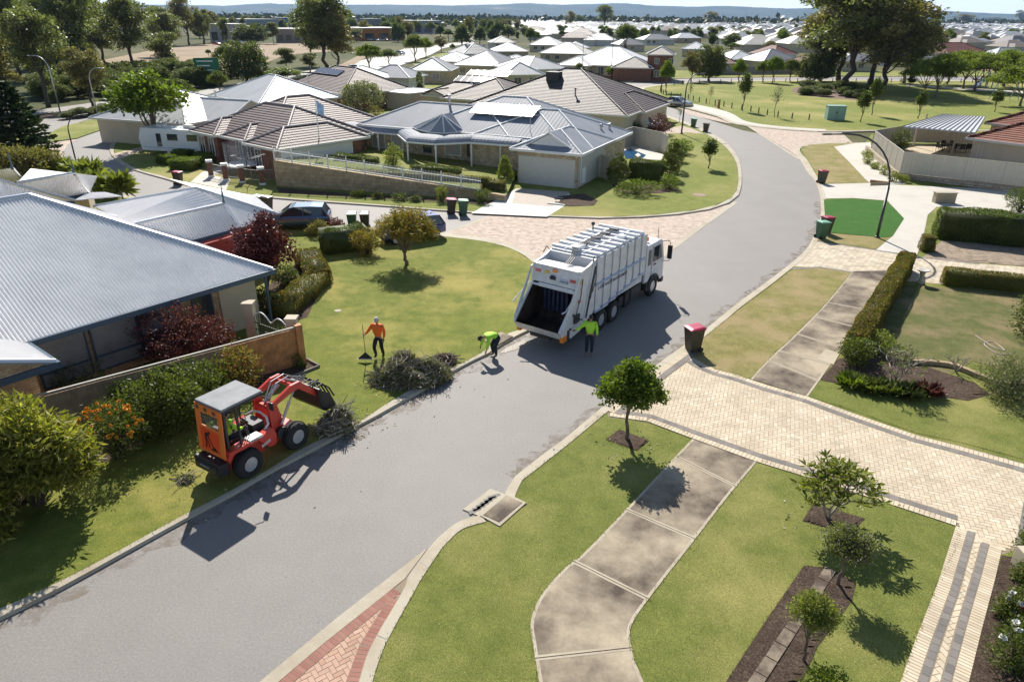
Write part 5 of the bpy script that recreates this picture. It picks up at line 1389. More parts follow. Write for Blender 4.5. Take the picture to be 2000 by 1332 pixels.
# ---------------------------------------------------------------- near house, corrugated zincalume (left)
C0=G(532,527,2.6);A0=G(73,662,2.6);ub=(A0-C0)/np.linalg.norm(A0-C0)
azB=az_of(C0,A0)
LB=26.0;OB=C0+ub*LB
hb=house('near house with pale corrugated metal roof, tan brick walls and dark framed windows',OB,azB+180,[(0,LB,0,12.54),(LB-17.2,LB-9.5,-2.3,6,-.02,.38)],r_zinc,b_tan,r_zincf,t=.54,ez=2.6,over=.75,corr=.125,capr=.10,trim=navy,gables={1:'f'})
for w_ in[c for c in hb.children if c.name.startswith('wall')]:
 yb=.75
 for x in(LB-9.2,LB-7.35,LB-5.6):
  f=window(w_,x,.32,1.72,1.98,y=yb,m=mat('screened_glass',(.24,.245,.26),.3,var=.2,scale=1.5,spec=.7),fm=navy,bars=0,depth=.09)
  mb=MB();mb.box(x+.04,x+1.68,yb-.085,yb-.03,.86,.93);mb.build('transom',navy,f)
 mb=MB();mb.box(LB-2.2,LB-.5,yb-.05,yb+.0,-.3,2.35);mb.build('rendered_pier',cream,w_)
 window(w_,LB-3.4,.5,.9,1.6,y=yb,fm=navy,bars=0)
 mb=MB();mb.box(LB-10.6,LB-9.9,-1.5,-.9,-.3,2.3);mb.build('brick_pier',b_tan,w_)
mb=MB();mb.cyl((LB-.25,.25,-.1),(LB-.25,.25,2.4),.06);mb.build('verandah_post',navy,hb)
def direct_roof(name,label,faces,eaves_z,roofm,capm,wallm=None,wallpoly=None,corr=.1,finials=(),trim=navy,caps=(),cat_='house'):
 base=np.mean([G(*f[0][:3])for f in faces],0);T=thing(name,label,cat_,(base[0],base[1],.1))
 mr=MB()
 for f in faces:slope_corr(mr,GL(f),.13,.03)
 r_=mr.build('roof',roofm,T,world=True)
 mb=MB()
 for a,b in caps:mb=MB();mb.tube([G(*a)+(0,0,.03),G(*b)+(0,0,.03)],.09,6);mb.build('ridge_cap',capm,r_,world=True)
 if wallpoly:
  mb=MB();mb.prism([tuple(G(*p)[:2])for p in wallpoly],-.1,2.45);mb.build('wall',wallm,T,world=True)
 for p in finials:
  q=G(*p);mb=MB();mb.lathe(q,[(.07,-.1),(.07,.15),(.03,.3),(.05,.45),(.0,1.15)],8);mb.build('finial',navy,r_,world=True)
 mb=MB()
 for a,b in eaves_z:mb.beam(G(*a)-(0,0,.08),G(*b)-(0,0,.08),.12,.18)
 if mb.v:mb.build('gutter',trim,r_,world=True)
 return T
direct_roof('garage','attached corrugated roofed garage with red wall behind the near house, a finial on its gablet',[[(184,404,2.6),(383,369,4.5),(437.5,399.5,3.75),(263,439,3.75)],[(383,369,4.5),(544,420,2.6),(469,444.6,2.6),(437.5,399.5,3.75)],[(263,439,3.75),(437.5,399.5,3.75),(469,444.6,2.6),(368,472,2.6)],[(383,369,4.5),(544,420,2.6),(500,385,2.6),(330,350,2.6)]],[((368,472,2.6),(469,444.6,2.6)),((469,444.6,2.6),(544,420,2.6))],r_zinc,r_zincf,mat('red_render',(.42,.06,.045),.8,var=.1),[(390,474,2.6),(470,451,2.6),(535,425,2.6),(480,395,2.6),(300,380,2.6),(230,420,2.6)],finials=[(437.5,399.5,3.75)],caps=[((383,369,4.5),(544,420,2.6)),((263,439,3.75),(437.5,399.5,3.75)),((437.5,399.5,3.75),(469,444.6,2.6)),((383,369,4.5),(184,404,2.6))])
direct_roof('house','corrugated gable roof with spiked finial between the near house and the spiky plants',[[(34,358,4.0),(144.6,339.4,4.0),(174,377,2.7),(131,385,2.7)],[(144.6,339.4,4.0),(174,377,2.7),(190,345,2.7)],[(34,358,4.0),(144.6,339.4,4.0),(190,345,2.7),(60,330,2.7)]],[((131,385,2.7),(174,377,2.7))],r_zinc,r_zincf,cream,[(60,400,2.7),(131,390,2.7),(170,379,2.7),(175,352,2.7),(90,352,2.7)],finials=[(144.6,339.4,4.0)],caps=[((34,358,4.0),(144.6,339.4,4.0)),((144.6,339.4,4.0),(174,377,2.7))])
direct_roof('house','corrugated roof wing at the left frame edge below the dark bottlebrush trees',[[(-120,340,4.4),(0,353.5,4.4),(145,392,2.7),(115,396,2.7),(-160,470,2.7)],[(-90,345,4.2),(24,328.5,4.2),(45,353,3.2),(-60,372,3.2)],[(145,392,2.7),(240,384,2.5),(205,376,2.5),(170,377,2.7)]],[((115,396,2.7),(145,392,2.7))],r_zinc,r_zincf,None,None,finials=[(24,328.5,4.2)],caps=[((0,353.5,4.4),(145,392,2.7)),((24,328.5,4.2),(45,353,3.2))])
# ---------------------------------------------------------------- house behind the limestone wall
QA=G(1136,302,2.9);AZA=115.7
XA=np.array([sin(R(AZA)),cos(R(AZA)),0]);YA=np.array([-XA[1],XA[0],0])
hA=house('wide house with blue grey metal roof, curved verandah and cream brick double garage',QA,AZA,[(-23.8,-8,3.4,12,.35),(-17.6,-3.0,3.4,15.6,.35),(-12,0,2.6,13,0),(-6.1,0,0,8,0.0,.42)],r_blueg,b_cream,white,t=.42,ez=2.9,over=.42,gables={},garage=(-5.55,0,4.9,2.22,.42),trim=white,capr=.07)
wA=[c for c in hA.children if c.name.startswith('wall')][0];rA=[c for c in hA.children if c.name.startswith('roof')][0]
mb=MB();mb.add([(-4.75,.75,3.08),(-1.35,.75,3.08),(-3.05,.75,4.02)],[(0,1,2)]);mb.build('gablet',white,rA)
mb=MB();mb.extr([(-4.9,.62,3.02),(-3.05,.62,4.06),(-3.05,.62,4.16),(-5.1,.62,3.02)],(0,2.8,0));mb.extr([(-1.2,.62,3.02),(-3.05,.62,4.06),(-3.05,.62,4.16),(-1.0,.62,3.02)],(0,2.8,0));mb.build('gablet_roof',r_blueg,rA,fix=True)
mb=MB()
for s in(-1,1):mb.beam((-3.05+s*1.98,.60,3.03),(-3.05,.60,4.13),.09)
mb.lathe((-3.05,.62,4.1),[(.03,0),(.05,.15),(.0,.75)],6);mb.tube([(-3.8,.7,3.3),(-3.05,.7,3.75),(-2.3,.7,3.3)],.03,5);mb.tube([(-3.05,.7,3.1),(-3.05,.7,4.0)],.03,5)
mb.build('bargeboard',white,rA)
mb=MB()
for i in range(12):mb.extr([(-.41,.46,.1+i*.215),(-.375,.46,.1+i*.215),(-.405,.46,.31+i*.215)],(0,6.2,0))
mb.build('weatherboards',mat('weatherboard_cream',(.50,.47,.40),.6,var=.05),wA,fix=True)
mb=MB();mb.box(-.36,-.28,1.2,1.9,.3,1.5);mb.cyl((-.36,1.0,.2),(-.36,1.0,2.5),.04);mb.build('meter_box',white,wA)
mb=MB();mb.box(-.60,-.35-.04,.36,.40,.9,1.25);mb.build('letter_box',c_kerb,wA)
vf=[np.array(G(*p))for p in((654,252,2.72),(776,262,2.72),(793,276.5,2.72),(848,281,2.72),(918,278,2.72),(1012,285,2.72))]
vb=[p+YA*1.5 for p in vf];vb[2]=vb[2]+XA*.6;vb[4]=vb[4]-XA*.0
mb=MB();k=6
for i in range(len(vf)-1):
 vs=[]
 for a,b in((vf[i],vb[i]),(vf[i+1],vb[i+1])):
  for j in range(k+1):
   t=j/k;p=a+(b-a)*(1-cos(t*pi/2));vs.append((p[0],p[1],2.72+.52*sin(t*pi/2)))
 mb.add(vs,[(j,k+1+j,k+2+j,j+1)for j in range(k)])
mb.build('verandah_roof',r_blueg,hA,world=True,smooth=False)
mb=MB()
for a,b in zip(vf[:-1],vf[1:]):mb.beam(a-(0,0,.06),b-(0,0,.06),.10,.14)
mb.build('verandah_gutter',white,hA,world=True)
for p in((654,252),(735,259),(793,276.5),(848,281),(918,278),(975,281)):
 q=G(*p,2.72)+YA*.12+XA*.05;mb=MB();mb.cyl((q[0],q[1],.1),(q[0],q[1],2.66),.075,n=8);mb.box(q[0]-.12,q[0]+.12,q[1]-.12,q[1]+.12,2.3,2.36);mb.build('verandah_post',white,hA,world=True)
ap=G(864,224,4.75);ring=GL([(806,249,3.35),(813,253,3.3),(838,259,3.3),(868,261,3.3),(893,259,3.3),(905,255,3.35)])+[ap+YA*1.6]
mb=MB()
for a,b in zip(ring[:-2],ring[1:-1]):mb.add([tuple(a),tuple(b),tuple(ap)],[(0,1,2)])
mb.add([tuple(ring[-2]),tuple(ring[-1]),tuple(ap)],[(0,1,2)]);mb.add([tuple(ring[0]),tuple(ring[-1]),tuple(ap)],[(0,1,2)][:1])
for a,b in zip(ring[:-2],ring[1:-1]):mb.add([tuple(a),tuple(b),tuple(b-(0,0,.4)),tuple(a-(0,0,.4))],[(0,1,2,3)])
bay=mb.build('bay_roof',r_blueg,hA,world=True,fix=False)
mb=MB()
for a in ring[:-1]:mb.tube([a,ap],.05,5)
for a,b in zip(ring[:-2],ring[1:-1]):mb.tube([a,b],.05,5)
mb.build('ridge_cap',white,bay,world=True)
zf=lambda y:2.9+.35+(y-3.4)*.42-.1
solar(hA,-13.2,6.0,zf(6.0),6,1,1.05,2.0,(0,1),.42,rA,m=mat('pale_collector',(.26,.28,.30),.4,metal=.1,var=.15,spec=.6),off=.28,name='solar_collector')
for x,y,z in((-16.2,7.6,5.1),):mb=MB();mb.cyl((x,y,z-.7),(x,y,z+.55),.11,n=10);mb.cyl((x,y,z+.55),(x,y,z+.7),.17,n=10);mb.build('flue',steel,rA)
for x,y in((-1.6,9.0),(-1.3,10.4)):mb=MB();z=2.8-x*.42;mb.cyl((x,y,z-.3),(x,y,z+.22),.11,n=10);mb.sphere((x,y,z+.3),.17,10,6);mb.build('roof_vent',steel,rA)
mb=MB();mb.cyl((-6.4,4.4,3.5),(-6.4,4.4,5.0),.025);mb.beam((-7.4,4.4,4.7),(-5.6,4.5,4.9),.02)
for i in range(7):mb.cyl((-7.3+i*.26,4.1,4.72+i*.028),(-7.3+i*.26,4.75,4.72+i*.028),.012,n=4)
mb.build('tv_aerial',steel,rA)
for x,w2 in((-22.6,1.5),(-20.4,1.3)):window(wA,x,1.05,w2,1.4,y=3.82,bars=0,m=mat('roller_shutter',(.42,.40,.36),.7,var=.03))
window(wA,-16.9,1.0,.9,1.5,y=3.82,bars=0,fm=navy);window(wA,-14.6,1.0,1.7,1.3,y=3.82,bars=0,m=mat('roller_shutter'));window(wA,-12.3,1.0,1.4,1.1,y=3.82,bars=0,fm=navy);window(wA,-9.6,.95,2.7,1.4,y=3.82,bars=2)
WL0,WL1=G(540,363.5,.1),G(986,394,.1);nd=(WL1-WL0)/np.linalg.norm(WL1-WL0);nn_=np.array([-nd[1],nd[0],0])
zt0,zt1=2.1,.55
rw=thing('retaining_wall','long limestone block retaining wall below the white picket fence','retaining wall',(*WL0[:2],.1))
mb=MB();Lw=np.linalg.norm(WL1-WL0);ks=9
for i in range(ks):
 a=WL0+nd*Lw*i/ks;b=WL0+nd*Lw*(i+1)/ks;za=zt0+(zt1-zt0)*i/ks;zb=zt0+(zt1-zt0)*(i+1)/ks
 mb.extr([tuple(a*[1,1,0]),tuple(b*[1,1,0]),tuple(b*[1,1,0]+[0,0,zb]),tuple(a*[1,1,0]+[0,0,za])],tuple(nn_*.4))
lb_=WL0+nn_*.02;e=lb_+nn_*7-nd*.5
mb.extr([tuple(lb_*[1,1,0]),tuple(e*[1,1,0]),tuple(e*[1,1,0]+[0,0,1.6]),tuple(lb_*[1,1,0]+[0,0,zt0-.02])],tuple(nd*.38))
mb.build('wall',b_lime,rw,world=True,fix=True)
mb=MB();a,b=WL0+nn_*.4,WL1+nn_*.4;c_,d_=QA+XA*-6.2+YA*1.2,QA+XA*-26+YA*4.2
mb.add([(a[0],a[1],zt0-.08),(b[0],b[1],zt1-.08),(c_[0],c_[1],.5),(d_[0],d_[1],1.2),(e[0],e[1],1.3)],[(0,1,2),(0,2,3),(0,3,4)])
c2=QA+XA*-26.6+YA*12;mb.add([(d_[0],d_[1],1.2),(c_[0],c_[1],.5),(c2[0]+20,c2[1],.5),(c2[0],c2[1],1.2),(e[0],e[1],1.3)],[(0,1,2),(0,2,3),(0,3,4)])
struct('terrace_garden',mb,g_park)
pf=thing('picket_fence','white picket fence on top of the limestone retaining wall','fence',(*WL0[:2],2.1))
Lf=Lw*.90;npan=11
for i in range(npan):
 s0,s1=Lf*i/npan,Lf*(i+1)/npan;zz=lambda s:zt0+(zt1-zt0)*s/Lw+.02
 mb=MB();P0=WL0+nn_*.2
 for h in(.12,.72):a=P0+nd*s0;b=P0+nd*s1;mb.beam((a[0],a[1],zz(s0)+h),(b[0],b[1],zz(s1)+h),.05)
 for j in range(13):s=s0+(s1-s0)*(j+.5)/13;a=P0+nd*s;mb.beam((a[0],a[1],zz(s)+.04),(a[0],a[1],zz(s)+.92),.028)
 pn=mb.build('fence_panel',white,pf,world=True)
 mb=MB();a=P0+nd*s0;mb.beam((a[0],a[1],zz(s0)-.02),(a[0],a[1],zz(s0)+1.02),.07);mb.build('fence_post',white,pf,world=True)
q=G(627,306,1.5);fp=thing('flagpole','white flagpole with a pale blue flag on the terrace','flagpole',(q[0],q[1],1.2))
mb=MB();mb.cyl((0,0,0),(0,0,5.1),.05,.03,n=8);mb.build('pole',white,fp)
mb=MB();vs=[];
for i in range(9):
 for j in range(5):vs.append((.05+i*.075,.10*sin(i*1.1+j*.6),4.9-j*.24-i*.05))
mb.add(vs,[(i*5+j,i*5+j+1,i*5+j+6,i*5+j+5)for i in range(8)for j in range(4)]);mb.build('flag',mat('flag_cloth',(.35,.50,.72),.8,var=.3,scale=3),fp)
sheetpx('pool_deck',[(1215,292),(1232,283),(1262,288),(1300,304),(1290,313),(1240,310)],.13,c_pale)
sheetpx('pool_water',[(1217,296),(1230,290),(1262,303),(1256,309),(1222,310)],.14,mat('pool_water',(.02,.10,.22),.05,var=.2,scale=2,spec=.9))
# ---------------------------------------------------------------- fences
def sheet_fence(label,pts,h,m=colorb,z0=.1,post=2.35,name='fence',cat_='fence',step=None,trimm=None):
 P=[np.array(G(*p,z0))if not hasattr(p,'shape')else p for p in pts];T=thing(name,label,cat_,(P[0][0],P[0][1],z0))
 trimm=trimm or m
 for a,b in zip(P[:-1],P[1:]):
  d=b-a;L_=np.linalg.norm(d);d=d/L_;k=max(1,round(L_/post));n_=np.array([-d[1],d[0],0])
  for i in range(k):
   mb=MB();p,q=a+d*L_*i/k,a+d*L_*(i+1)/k;m_=int(np.linalg.norm(q-p)/.075);vs=[]
   for j in range(m_+1):
    w2=p+(q-p)*j/m_+n_*(.014 if(j//2)%2 else-.014);vs+=[(w2[0],w2[1],z0+.02),(w2[0],w2[1],z0+h)]
   mb.add(vs,[(2*j,2*j+2,2*j+3,2*j+1)for j in range(m_)]);mb.beam(p+(0,0,h),q+(0,0,h),.06,.05);mb.build('fence_panel',m,T,world=True)
   mb=MB();mb.beam(p,p+(0,0,h+.03),.07);mb.build('fence_post',trimm,T,world=True)
 return T
zr=.55
sheet_fence('beige metal sheet fence on a stone base beside the angled footpath',[G(1702,290,zr),G(1757,338,zr)],1.75,z0=zr)
sheet_fence('beige metal sheet fence along the pale yard running to the right frame edge',[G(1757,338,zr),G(1880,352,zr),G(2120,380,zr)],1.75,z0=zr)
sheet_fence('beige metal sheet fence at the back of the pergola yard',[G(1702,290,zr),G(1765,278,zr),G(1900,282,zr)],1.75,z0=zr)
sheet_fence('beige fence panels behind the pool of the wide house',[(1218,290),(1235,284),(1288,296),(1302,305)],1.9)
sheet_fence('cream gate panel between the double garage and the dark conifers',[(1171,347),(1187,352)],1.9)
lw=thing('garden_wall','low rough stone wall below the beige sheet fence','wall',(*G(1752,348,.1)[:2],.1));mb=MB()
for a,b in(((1692,294),(1751,347)),((1751,347),(2140,397))):
 A,B=G(*a,.1),G(*b,.1);mb.beam(A+(0,0,.22),B+(0,0,.22),.3,.48)
mb.build('wall',brickmat('rough_stone',(.34,.27,.20),(.48,.41,.33),(.2,.16,.12),.5,.2,.02),lw,world=True)
FA,FB=G(586,712,.1),G(-60,905,.1)
tf=thing('paling_fence','brown vertical board fence ending at the mulch bed beside the front lawn','fence',(*FA[:2],.1));d=(FB-FA);L_=np.linalg.norm(d);d/=L_
k=int(L_/.155)
mb=MB();mb2=MB()
for i in range(k):
 a=FA+d*(i*.155);b=a+d*.148;m_=mb if i<15 else mb2
 hh=1.62+.008*sin(i*12.9);m_.beam((a+b)/2*[1,1,0]+(0,0,.08),(a+b)/2*[1,1,0]+(0,0,hh),.025,.148,up=tuple(d))
mb.build('new_boards',mat('new_cedar',(.50,.23,.09),.75,var=.35,scale=3),tf,world=True);mb2.build('old_boards',mat('grey_palings',(.36,.26,.17),.9,var=.25,scale=3),tf,world=True)
mb=MB();mb.beam(FA+(0,0,1.6),FB+(0,0,1.6),.07,.05);mb.build('top_rail',mat('pale_rail',(.50,.46,.40),.8),tf,world=True)
mb=MB();a=FA-d*.10;mb.beam(a+(0,0,0),a+(0,0,1.68),.26,.26,up=tuple(d));mb.build('end_post',mat('new_cedar'),tf,world=True)
dn=np.array([-d[1],d[0],0]);dn=dn if dn[1]>0 else-dn
gp=thing('garden_gate','dark wrought iron gate with curved white top between rendered pillars','gate',(*(FA+dn*1.5)[:2],.1))
for s in(.5,3.1):mb=MB();a=FA+dn*s-d*.1 if s<1 else FA+dn*3.1+d*.6;mb.beam(a,a+(0,0,1.75),.38);mb.beam(a+(0,0,1.75),a+(0,0,1.83),.46);mb.build('gate_pillar',cream,gp,world=True)
mb=MB();A_,B_=FA+dn*.75-d*.05,FA+dn*2.9+d*.55
for i in range(16):p=A_+(B_-A_)*(i+.5)/16;mb.cyl(p+(0,0,.15),p+(0,0,1.15+.35*abs(sin(i/16*pi*2))),.014,n=5)
for h in(.3,.7,1.0):mb.beam(A_+(0,0,h),B_+(0,0,h),.025)
gt=mb.build('gate_leaf',darkst,gp,world=True)
mb=MB();mb.tube([A_+(B_-A_)*t+np.array([0,0,1.18+.35*abs(sin(t*pi*2))])for t in np.linspace(0,1,22)],.028,6);mb.build('curved_rail',white,gt,world=True)
gpl=[(413,346),(442,353),(474,357),(513,361)]
for i,p in enumerate(gpl):
 q=G(*p,.1);T=thing('brick_pillar',['brick pillar with white cap nearest the pale driveway','second brick pillar from the pale driveway','third brick pillar from the pale driveway','brick pillar with white cap nearest the limestone wall'][i],'pillar',tuple(q),R(25),'brick pillars with railings by the trampoline')
 mb=MB();mb.box(-.2,.2,-.2,.2,.15,1.25);mb.build('shaft',b_red,T);mb=MB();mb.box(-.23,.23,-.23,.23,0,.17);mb.build('base',white,T);mb=MB();mb.box(-.26,.26,-.26,.26,1.24,1.42);mb.build('cap',white,T)
for i,(a,b)in enumerate(zip(gpl,gpl[1:]+[(540,358)])):
 A_,B_=G(*a,.1),G(*b,.1);T=thing('railing',['railing between the first two brick pillars','railing between the middle brick pillars','railing between the third and fourth brick pillars','railing between the last brick pillar and the limestone wall'][i],'railing',tuple((A_+B_)/2));mb=MB()
 dd=(B_-A_);A2,B2=A_+dd*.12,B_-dd*.12
 for h in(.35,1.12):mb.beam(A2+(0,0,h),B2+(0,0,h),.04)
 for j in range(12):p=A2+(B2-A2)*j/11;mb.cyl(p+(0,0,.35),p+(0,0,1.12),.014,n=4)
 mb.build('railing',steel,T,world=True)
# ---------------------------------------------------------------- other houses of the estate
def house_px(label,L_,R_,depth,roofm,wallm=cream,capm=None,t=.42,ez=2.6,extra=(),**k):
 a,b=G(*L_,ez),G(*R_,ez);w_=np.linalg.norm(b-a)
 return house(label,a,az_of(a,b),[(0,w_,0,depth)]+[tuple(e)for e in extra],roofm,wallm,capm or roofm,t=t,ez=ez,**k),w_
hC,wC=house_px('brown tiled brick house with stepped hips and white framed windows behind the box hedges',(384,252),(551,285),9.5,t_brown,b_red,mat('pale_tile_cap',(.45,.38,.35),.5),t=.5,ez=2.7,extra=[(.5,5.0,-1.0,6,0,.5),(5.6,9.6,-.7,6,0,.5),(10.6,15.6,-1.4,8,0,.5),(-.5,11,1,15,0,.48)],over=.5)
wc=[c for c in hC.children if c.name.startswith('wall')][0]
for x,y in((1.2,-.5),(2.9,-.5),(7.2,-.2),(8.6,-.2),(11.4,-.9)):window(wc,x,.6,.95,1.6,y=y,bars=1)
mb=MB();mb.box(15.09,15.13,-.8,6.5,.05,2.3);mb.build('side_wall_render',white,wc)
hD,wD=house_px('low pale grey metal roofed house with crossing gables beyond the tiled house',(362,243),(523,216),13,r_lgrey,cream,white,t=.40,extra=[(3,11,-2.5,9,0,.42)],gables={1:'f'},chim=(9,4,4.2))
hD2,_=house_px('pale grey hipped house behind the caravan house, next to the white flowering tree',(505,203),(668,190),14,r_lgrey,cream,white,t=.45,chim=(10,5,4.6))
hE,wE=house_px('small brown tiled house with a strip of solar panels beyond the pale hipped roofs',(556,166),(668,184),12,t_brown,b_red,t_brown,t=.48)
solar(hE,3.0,3.6,2.5+3.6*.48,7,1,1.1,1.6,(0,1),.48,[c for c in hE.children if c.name.startswith('roof')][0])
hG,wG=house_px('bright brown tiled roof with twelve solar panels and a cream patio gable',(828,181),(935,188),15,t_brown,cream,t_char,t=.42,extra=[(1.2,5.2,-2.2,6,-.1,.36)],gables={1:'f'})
rg_=[c for c in hG.children if c.name.startswith('roof')][0]
solar(hG,3.0,3.2,2.5+3.2*.42,6,1,1.15,1.75,(0,1),.42,rg_);solar(hG,4.0,5.0,2.5+5.0*.42,6,1,1.15,1.75,(0,1),.42,rg_)
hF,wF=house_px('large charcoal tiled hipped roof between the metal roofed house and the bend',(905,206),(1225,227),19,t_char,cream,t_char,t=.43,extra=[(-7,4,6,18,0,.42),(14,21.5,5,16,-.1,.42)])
rF=[c for c in hF.children if c.name.startswith('roof')][0]
mb=MB();mb.box(8.2,9.9,6.4,7.6,5.1,6.3);mb.build('rooftop_cooler',black,rF,bevel=.03)
mb=MB();mb.cyl((13.3,3.6,3.9),(13.3,3.6,4.8),.08,n=8);mb.box(13.1,13.5,3.5,3.7,4.75,4.85);mb.build('flue',darkst,rF)
hH,wH=house_px('white hipped house with a double garage facing the park corner',(1098,126),(1262,131),17,r_white,cream,white,t=.44,extra=[(-.5,7.5,-3,8,0,.44)],garage=(.4,0,5.6,2.2,-2.55),over=.45)
wh=[c for c in hH.children if c.name.startswith('wall')][0]
for x in(8.5,10.8,13.2,15.2):window(wh,x,.4,1.4,1.8,y=.45,bars=1)
hI,wI=house_px('two storey dark tiled brick house right of the white hipped house',(1261,107),(1318,108),10,t_char,b_red,white,t=.5,ez=5.4,windows=[(2.0,3.4,1.0,1.2),(5.0,3.4,1.0,1.2),(2.0,.8,1.4,1.4),(5.2,.8,1.4,1.4)],extra=[(-7,2,-2,8,-2.6,.45)])
hJ,wJ=house_px('terracotta tiled house at the right edge behind the beige fence',(1889,269),(2140,300),12,t_terra,cream,t_terra,t=.46,ez=2.7,capr=.13)
hJ2,_=house_px('rear wing of terracotta tiles beside the pergola',(1925,240),(2140,262),12,t_terra,cream,t_terra,t=.46,ez=2.7,capr=.13)
house_px('cream flat roofed shed left of the slim cypress',(742,178),(797,183),7,r_white,cream,white,t=.10,ez=2.5,over=.1)
mids=[(632,152,700,157,10,r_lgrey,'pale grey gable roof behind the palm and street trees'),(705,150,800,153,8,r_blueg,'low blue grey roof left of the cream shed'),(795,138,880,139,12,r_grey,'grey hipped roof left of the solar tiled house'),(842,120,912,121,13,r_white,'white roof with skylights beyond the grey hipped roof'),(880,127,980,130,15,r_grey,'broad grey roof with a vent behind the solar tiled house'),(905,106,975,105,14,r_grey,'grey roof with small solar array in the middle row'),(965,101,1035,101,14,r_white,'cream white roof beyond the middle row'),(972,121,1015,122,11,r_white,'white gable roof with a square vent'),(985,147,1065,146,12,r_lgrey,'pale roof touching the charcoal tiled hip'),(1030,137,1112,134,14,r_lgrey,'pale grey roof left of the white garage house'),(1052,104,1145,106,13,r_cream,'cream ribbed roof behind the white garage house'),(1032,88,1096,89,12,r_white,'white hipped roof with vent in the fourth row'),(1108,94,1155,94,10,r_white,'white roof with green side wall'),(960,84,1010,84,12,r_dark,'dark roof standing above the cream roofs'),(1378,124,1444,124,12,t_red,'dull red tiled house behind the park road, left one'),(1425,117,1490,117,13,r_white,'white steep gabled roof behind the park road'),(1492,121,1572,120,12,r_grey,'grey metal roof with carport behind the park road'),(1515,107,1560,106,12,t_red,'dull red roof behind the grey carport roof'),(1574,126,1640,126,12,t_red,'red tiled roof seen through the tall gum trunks'),(1850,105,1935,103,13,t_red,'terracotta hipped roof above the feathery park trees'),(1210,88,1262,88,12,r_grey,'grey hipped roof behind the two storey house'),(1258,78,1320,78,12,r_grey,'long grey roof in the fifth row'),(1322,75,1372,75,11,r_white,'bright white hipped roof in the fifth row'),(1330,96,1380,97,11,r_white,'white roof right of the two storey house'),(1640,120,1720,121,12,r_grey,'grey roof half hidden by the tall gum crown'),(1740,112,1830,112,12,r_grey,'grey roof right of the tall gum'),(1940,118,2040,118,12,r_lgrey,'pale roof with solar hot water at the right edge')]
walls_=[cream,offw,b_cream,cream]
for i,(a,b,c,d_2,dep,rm,lab)in enumerate(mids):
 rm_=rm;T,w_=house_px(lab,(a,b),(c,d_2),dep,rm_,walls_[i%4],white if rm not in(t_red,)else t_red,t=.42+.04*(i%3),over=.45,windows=[(2,.8,1.5,1.2,dict(y=.45)),(5,.8,1.5,1.2,dict(y=.45))])
 if i in(5,):solar(T,2,2.0,2.5+.84,6,2,1.1,1.6,(0,1),.5,[c2 for c2 in T.children if c2.name.startswith('roof')][0])
def boxb(label,L_,R_,depth,h,m,roofm=offw,wm=None):
 a,b=G(*L_,.1),G(*R_,.1);w_=np.linalg.norm(b-a);T=thing('commercial_building',label,'building',(a[0],a[1],.1),pi/2-R(az_of(a,b)))
 mb=MB();mb.box(0,w_,0,depth,-1,h);wl=mb.build('wall',m,T);mb=MB();mb.box(-.4,w_+.4,-.4,depth+.4,h+.003,h+.5);mb.build('roof',roofm,T)
 n_=max(3,int(w_/7))
 for i in range(n_):mb=MB();x=w_*(i+.2)/n_;mb.box(x,x+w_/n_*.6,-.08,.02,1,h*.6);mb.build('window',glassb,wl)
 return T
boxb('low orange walled shop building with pale cars in front',(708,80),(792,79),30,6,mat('orange_wall',(.42,.17,.05),.8),offw)
boxb('white warehouse with shaded wall between the left trees',(412,84),(470,84),25,8,mat('pale_wall',(.50,.52,.56),.8))
boxb('grey brown building with slotted parapet left of the tall gum',(540,84),(590,84),20,6,mat('taupe_wall',(.30,.24,.22),.8))
boxb('long blue grey warehouse on the far left',(430,62),(545,61),60,9,mat('bluegrey_wall',(.25,.29,.36),.8))
boxb('dark blue sided shed right of the blue grey warehouse',(548,57),(600,57),50,10,mat('blue_wall',(.10,.15,.32),.8))
boxb('grey office block behind the orange shop',(715,64),(745,64),30,10,mat('grey_wall',(.22,.22,.23),.8))
boxb('pale blue grey block right of the orange shop',(790,66),(862,66),40,9,mat('bluegrey_wall'))
boxb('white roofed warehouse beyond the paddock',(640,60),(700,60),60,9,mat('pale_wall'))
boxb('low pale building behind the left trees',(110,72),(165,72),40,6,mat('pale_wall'))
# ---------------------------------------------------------------- far suburb: one simple house with parts, copied
protos=[]
r_tan=roofmat('brown_sheet',(.22,.18,.15),.5,0,rib=.4,bump=.3,spec=.3)
far_roofs=[r_white,r_lgrey,r_grey,r_tan,r_cream,r_dark,t_red,t_brown]
for i,rm in enumerate(far_roofs):
 T=house('x',(0,0),90,[(-8,8,-6,6)]+([(-7,-1,-9,2)]if i%2 else[(1,7.5,-8.5,2)]),rm,[cream,offw,b_cream,cream][i%4],white,t=.44+.05*(i%3),ez=2.7,lod=2,base=0)
 protos.append([T,False])
far_labels=['white hipped roof among the distant houses','pale grey roof among the distant houses','mid grey roof among the distant houses','brown metal roof among the distant houses','cream roof among the distant houses','dark roof among the distant houses','dull red tiled roof among the distant houses','brown tiled roof among the distant houses']
rf_=random.Random(5);nfar=0
Yr=318.0;rows=[]
while Yr<760:rows.append(Yr);Yr+=27+(Yr-318)*.035
